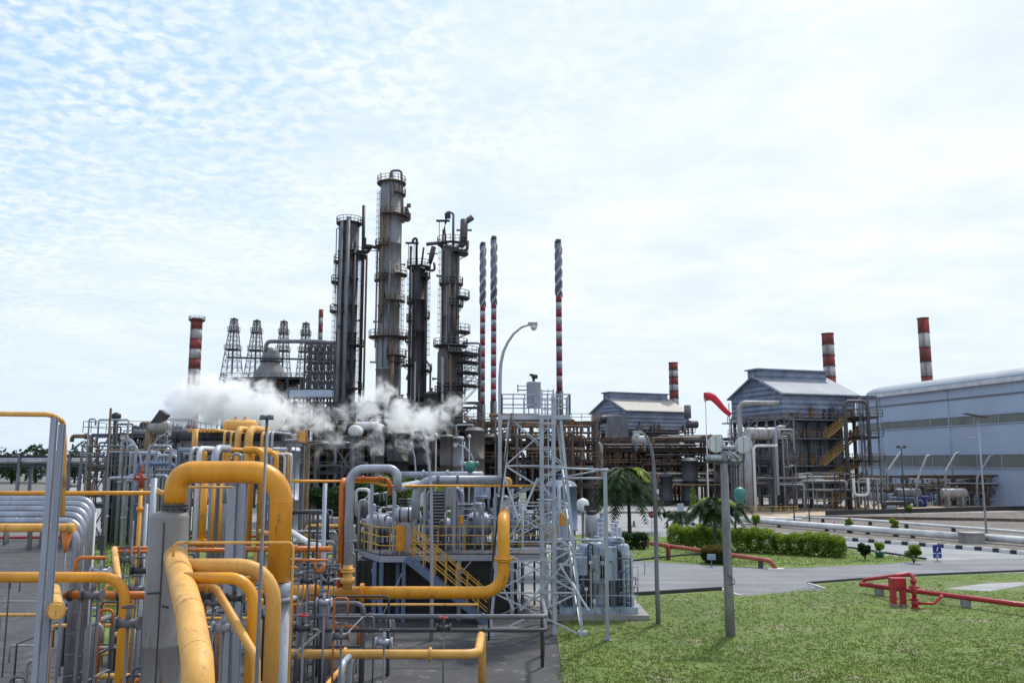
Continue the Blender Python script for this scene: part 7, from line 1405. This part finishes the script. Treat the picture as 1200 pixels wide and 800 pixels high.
for i, (px, pt, pb, lb) in enumerate(((928, 546, 616, 'slim lamp post before the large furnace building, left one'), (946, 555, 612, 'slim lamp post before the large furnace building, right one'))):
    g = gp(px, pb); q = at(px, pt, g.y); t = thing('lamp_post', lb, 'lamp post', (q.x, g.y, 0), group='slim lamp posts before the large furnace'); mb = MB(); mb.cyl((q.x, g.y, 0), q, .09, .06, 8); part(t, 'pole', mb, m_dark); mb = MB(); mb.box(q + Vector((0, 0, .1)), (.5, .3, .2)); part(t, 'lamp_head', mb, m_gal)
# text on signs
def text_mesh(s, size, mat, parent, loc, name='lettering'):
    cu = bpy.data.curves.new('t', 'FONT'); cu.body = s; cu.size = size; cu.align_x = 'CENTER'; cu.align_y = 'CENTER'; cu.extrude = .004
    ob = bpy.data.objects.new('t', cu); COL.objects.link(ob); dg = bpy.context.evaluated_depsgraph_get(); me = bpy.data.meshes.new_from_object(ob.evaluated_get(dg)); bpy.data.objects.remove(ob)
    me.materials.clear(); me.materials.append(mat); o = bpy.data.objects.new(name, me); COL.objects.link(o); o.rotation_euler = (R_(90), 0, 0); o.location = loc; o.parent = parent; return o
g = gp(764, 624); zc_ = Z(602.5, g.y); t = thing('stop_sign', 'red octagonal stop sign on a slim white post beside the bent lamp post', 'road sign', g); mb = MB(); mb.cyl(g, (g.x, g.y, zc_ + .4), .045, seg=8); part(t, 'post', mb, m_white)
mb = MB(); R8 = .40; v = [(g.x + R8 * math.cos(R_(22.5 + 45 * k)), zc_ + R8 * math.sin(R_(22.5 + 45 * k))) for k in range(8)]; mb.add([(x, g.y - .09, z) for x, z in v] + [(x, g.y - .06, z) for x, z in v], [tuple(range(8)), tuple(reversed(range(8, 16)))] + [(i, i + 8, (i + 1) % 8 + 8, (i + 1) % 8) for i in range(8)]); pl_ = part(t, 'plate', mb, m_signr)
o = text_mesh('STOP', .30, m_signw, pl_, (0, -.097, zc_))
g = gp(1098.5, 657.5); z1, z0 = Z(638, g.y), Z(653.5, g.y); t = thing('parking_sign', 'blue sign in two panels standing on the kerb at the road bend', 'road sign', g); mb = MB(); mb.cyl(g, (g.x, g.y, z1), .035, seg=8); part(t, 'post', mb, m_gry)
wd = .34; zm = z0 + (z1 - z0) * .38; mb = MB(); mb.b2((g.x - wd, g.y - .09, zm + .02), (g.x + wd, g.y - .05, z1)); p1_ = part(t, 'upper_panel', mb, m_sign); mb = MB(); mb.b2((g.x - wd, g.y - .09, z0), (g.x + wd, g.y - .05, zm - .02)); p2_ = part(t, 'lower_panel', mb, m_sign)
zc_ = (zm + z1) / 2; mb = MB(); mb.lathe([(.28, -.012), (.28, .0)], (g.x, g.y - .095, zc_), 24, 'y'); part(p1_, 'disc', mb, M('sign_deep_blue', (.006, .015, .16), .4)); mb = MB(); mb.bar((g.x - .05, g.y - .115, zc_ - .16), (g.x + .07, g.y - .115, zc_ + .16), .012, .07); part(p1_, 'slanting_mark', mb, m_signw)
mb = MB(); mb.b2((g.x - .06, g.y - .1, z0 + .06), (g.x + .06, g.y - .092, zm - .1)); part(p2_, 'mark', mb, m_hall)

# ================================================================ RED FIRE MAINS
def gpz(px, py, Y): return at(px, py, Y)
p0 = gp(1007, 686); Yr = p0.y
a = Vector((pxX(1008, 54, .55), 54.0, .55)); b = Vector((pxX(1152, 48, .55), 48.0, .55)); b2 = a + (b - a) * 2.2
t = thing('fire_main', 'long red fire main running to the right border over the near verge', 'pipe', (a.x, a.y, 0)); mb = MB(); mb.pipe([a, b2], .14, .4, 14); part(t, 'tube', mb, m_red)
for f in (.17, .87, 1.5): q = a + (b - a) * f; mb = MB(); mb.b2((q.x - .2, q.y - .2, 0), (q.x + .2, q.y + .2, .43)); part(t, 'support_block', mb, m_conc)
mb = MB(); lp = at(1029, 681, 52.5); mb.pipe([a + Vector((.05, .02, 0)), a + Vector((.3, .1, .25)), at(1048, 674.5, 51), at(1070, 671, 51), at(1070, 690, 51)], .11, .3, 12); part(t, 'branch_pipe', mb, m_red)
c = at(1072, 706, 48.5); g = Vector((c.x, 48.5, 0)); t = thing('hydrant', 'red fire hydrant with a handwheel between the box stand and the fire main', 'hydrant', g); mb = MB(); mb.cyl(g, g + Vector((0, 0, .1)), .24, seg=14); mb.cyl(g + Vector((0, 0, .1)), g + Vector((0, 0, .5)), .17, seg=14); mb.cyl(g + Vector((0, 0, .5)), g + Vector((0, 0, .56)), .24, seg=14); mb.cyl(g + Vector((0, 0, .56)), g + Vector((0, 0, 1.45)), .12, seg=14); mb.lathe([(.18, 1.4), (.18, 1.5), (.1, 1.6), (.04, 1.75)], g, 12); part(t, 'body', mb, m_red)
mb = MB(); [mb.cyl(g + Vector((0, 0, z)), g + Vector((s * .26, -.05, z)), .07, seg=10) for z, s in ((1.15, -1), (1.15, 1), (.95, 1))]; part(t, 'outlet', mb, m_red); mb = MB(); mb.ring(g + Vector((0, 0, 1.75)), .13, .02, 14, 5); part(t, 'handwheel', mb, m_red)
pthing('small red bypass pipe looping from the hydrant foot to the fire main', [g + Vector((.15, 0, .28)), g + Vector((1.05, 0, .28)), g + Vector((1.55, 0, .68)), g + Vector((1.6, .3, .62))], .075, m_red, .12)
c = at(1051, 676, 49.3); g = Vector((c.x, 49.3, 0)); t = thing('hose_box', 'red hose box on two legs straddling the fire main', 'hose box', g); mb = MB(); mb.b2((g.x - .4, g.y - .25, 1.0), (g.x + .4, g.y + .25, 1.55)); part(t, 'box', mb, m_red)
for s in (-.27, .27): mb = MB(); mb.b2((g.x + s - .11, g.y - .2, .12), (g.x + s + .11, g.y + .2, .997)); part(t, 'leg', mb, m_red); mb = MB(); mb.b2((g.x + s - .15, g.y - .25, 0), (g.x + s + .15, g.y + .25, .12)); part(t, 'foot', mb, m_conc)
mb = MB(); mb.b2((g.x - .34, g.y - .28, 1.06), (g.x + .34, g.y - .253, 1.49)); part(t, 'door', mb, m_red)
a, b = at(761, 636, 73.5), at(902, 656.5, 66); t = thing('fire_main', 'faded red fire main in front of the hedges, ending in a white foot', 'pipe', (a.x, a.y, 0)); mb = MB(); mb.pipe([a, b, Vector((b.x + .3, b.y - .4, .1))], .17, .35, 14); part(t, 'tube', mb, M('faded_red_paint', (.42, .10, .06), .5, scale=1.5, dark=(.28, .06, .04), amt=1)); mb = MB(); mb.b2((b.x - .3, b.y - .8, 0), (b.x + .9, b.y - .1, .1)); part(t, 'foot', mb, m_white)
for f in (.17, .93): q = a.lerp(b, f); mb = MB(); mb.b2((q.x - .15, q.y - .15, 0), (q.x + .15, q.y + .15, q.z - .15)); part(t, 'support_block', mb, m_dark)
q = a.lerp(b, .17) + Vector((0, -.4, 0)); mb = MB(); mb.cyl((q.x, q.y, 0), (q.x, q.y, 1.2), .07, seg=10); mb.cyl((q.x, q.y, 1.0), (q.x, q.y, 1.12), .13, seg=10); mb.cyl((q.x - .15, q.y, .9), (q.x + .15, q.y, .9), .05, seg=8); solo('hydrant', mb, m_red, 'thin red hydrant standing at the left part of the faded fire main', 'hydrant', (q.x, q.y, 0))
for i, (px, py, lb) in enumerate(((782, 618, 'small dark bollard on the pale road behind the hedge'), (743, 617, 'small dark traffic cone left of the palm trunk on the pale road'))): q = gp(px, py); mb = MB(); mb.lathe([(.35, 0), (.35, .05), (.2, .08), (.1, .7), (.04, .75)], q, 10); solo('bollard', mb, m_dark, lb, 'bollard', q)
q = gp(978, 622); mb = MB(); mb.cyl(q, q + Vector((0, 0, .9)), .09, seg=10); mb.cyl(q + Vector((-.25, 0, .65)), q + Vector((.25, 0, .65)), .07, seg=8); mb.lathe([(.15, .85), (.12, 1.0), (.03, 1.1)], q, 10); solo('hydrant', mb, m_red, 'dark red hydrant beside the thick white pipe near the left potted shrub', 'hydrant', q)

# ================================================================ STEAM
blobs = [(196, 476, 18, 1.1), (218, 482, 24, 1.4), (212, 460, 17, 1.2), (238, 460, 24, 1.5), (256, 478, 28, 1.6), (272, 462, 25, 1.5), (288, 484, 26, 1.5), (304, 468, 23, 1.3), (322, 484, 26, 1.3), (312, 500, 18, .7),
         (350, 488, 22, .9), (345, 508, 18, .5), (376, 494, 20, .8), (405, 490, 18, .7), (392, 514, 18, .45), (430, 480, 22, .9), (450, 462, 19, .75), (446, 498, 20, .7), (424, 518, 20, .5), (470, 488, 24, 1.0), (494, 496, 22, 1.0),
         (512, 486, 18, .9), (531, 474, 14, .8), (542, 466, 9, .6), (470, 518, 20, .4), (498, 520, 14, .45), (366, 520, 14, .35), (520, 500, 12, .7)]
Yst = 92; k_ = Yst / 1000
bp = [(at(x, y, Yst + random.uniform(-1.5, 1.5)), r * k_, q) for x, y, r, q in blobs]
import bmesh
bm = bmesh.new()
for c, r, _q in bp:
    bmesh.ops.create_icosphere(bm, subdivisions=3, radius=r * 1.35, matrix=Matrix.Translation(c))
me = bpy.data.meshes.new('steam'); bm.to_mesh(me); bm.free(); so = bpy.data.objects.new('steam', me); COL.objects.link(so)
rm = so.modifiers.new('r', 'REMESH'); rm.mode = 'VOXEL'; rm.voxel_size = .35
dg = bpy.context.evaluated_depsgraph_get(); me2 = bpy.data.meshes.new_from_object(so.evaluated_get(dg)); so.modifiers.clear(); so.data = me2; me2.name = 'steam'
so['kind'] = 'stuff'; so['label'] = 'white steam drifting in front of the tall columns'
vm = bpy.data.materials.new('steam_volume'); vm.use_nodes = True; nt = vm.node_tree; nt.nodes.clear(); L = nt.links.new
pv = N('ShaderNodeVolumePrincipled'); pv.inputs['Color'].default_value = (1, 1, 1, 1); pv.inputs['Anisotropy'].default_value = .25
gg = N('ShaderNodeNewGeometry')
nz = noise(.55, 8, .66, gg.outputs['Position'], 1.0); acc = None
for c, r, q in bp:
    vd = N('ShaderNodeVectorMath', operation='DISTANCE'); L(gg.outputs['Position'], vd.inputs[0]); vd.inputs[1].default_value = c
    f = mth('MULTIPLY', mth('SUBTRACT', 1.0, mth('DIVIDE', vd.outputs['Value'], r * 1.33)), q); acc = f if acc is None else mth('MAXIMUM', acc, f)
acc = mth('MAXIMUM', acc, 0.0); d = mth('ADD', acc, mth('MULTIPLY', mth('SUBTRACT', nz, .585), 4.2))
d = mth('MULTIPLY', mth('MULTIPLY', mth('MAXIMUM', d, 0), mth('MINIMUM', mth('MULTIPLY', acc, 3), 1)), 2.1)
L(d, pv.inputs['Density']); oo = N('ShaderNodeOutputMaterial'); L(pv.outputs[0], oo.inputs['Volume']); me2.materials.clear(); me2.materials.append(vm)
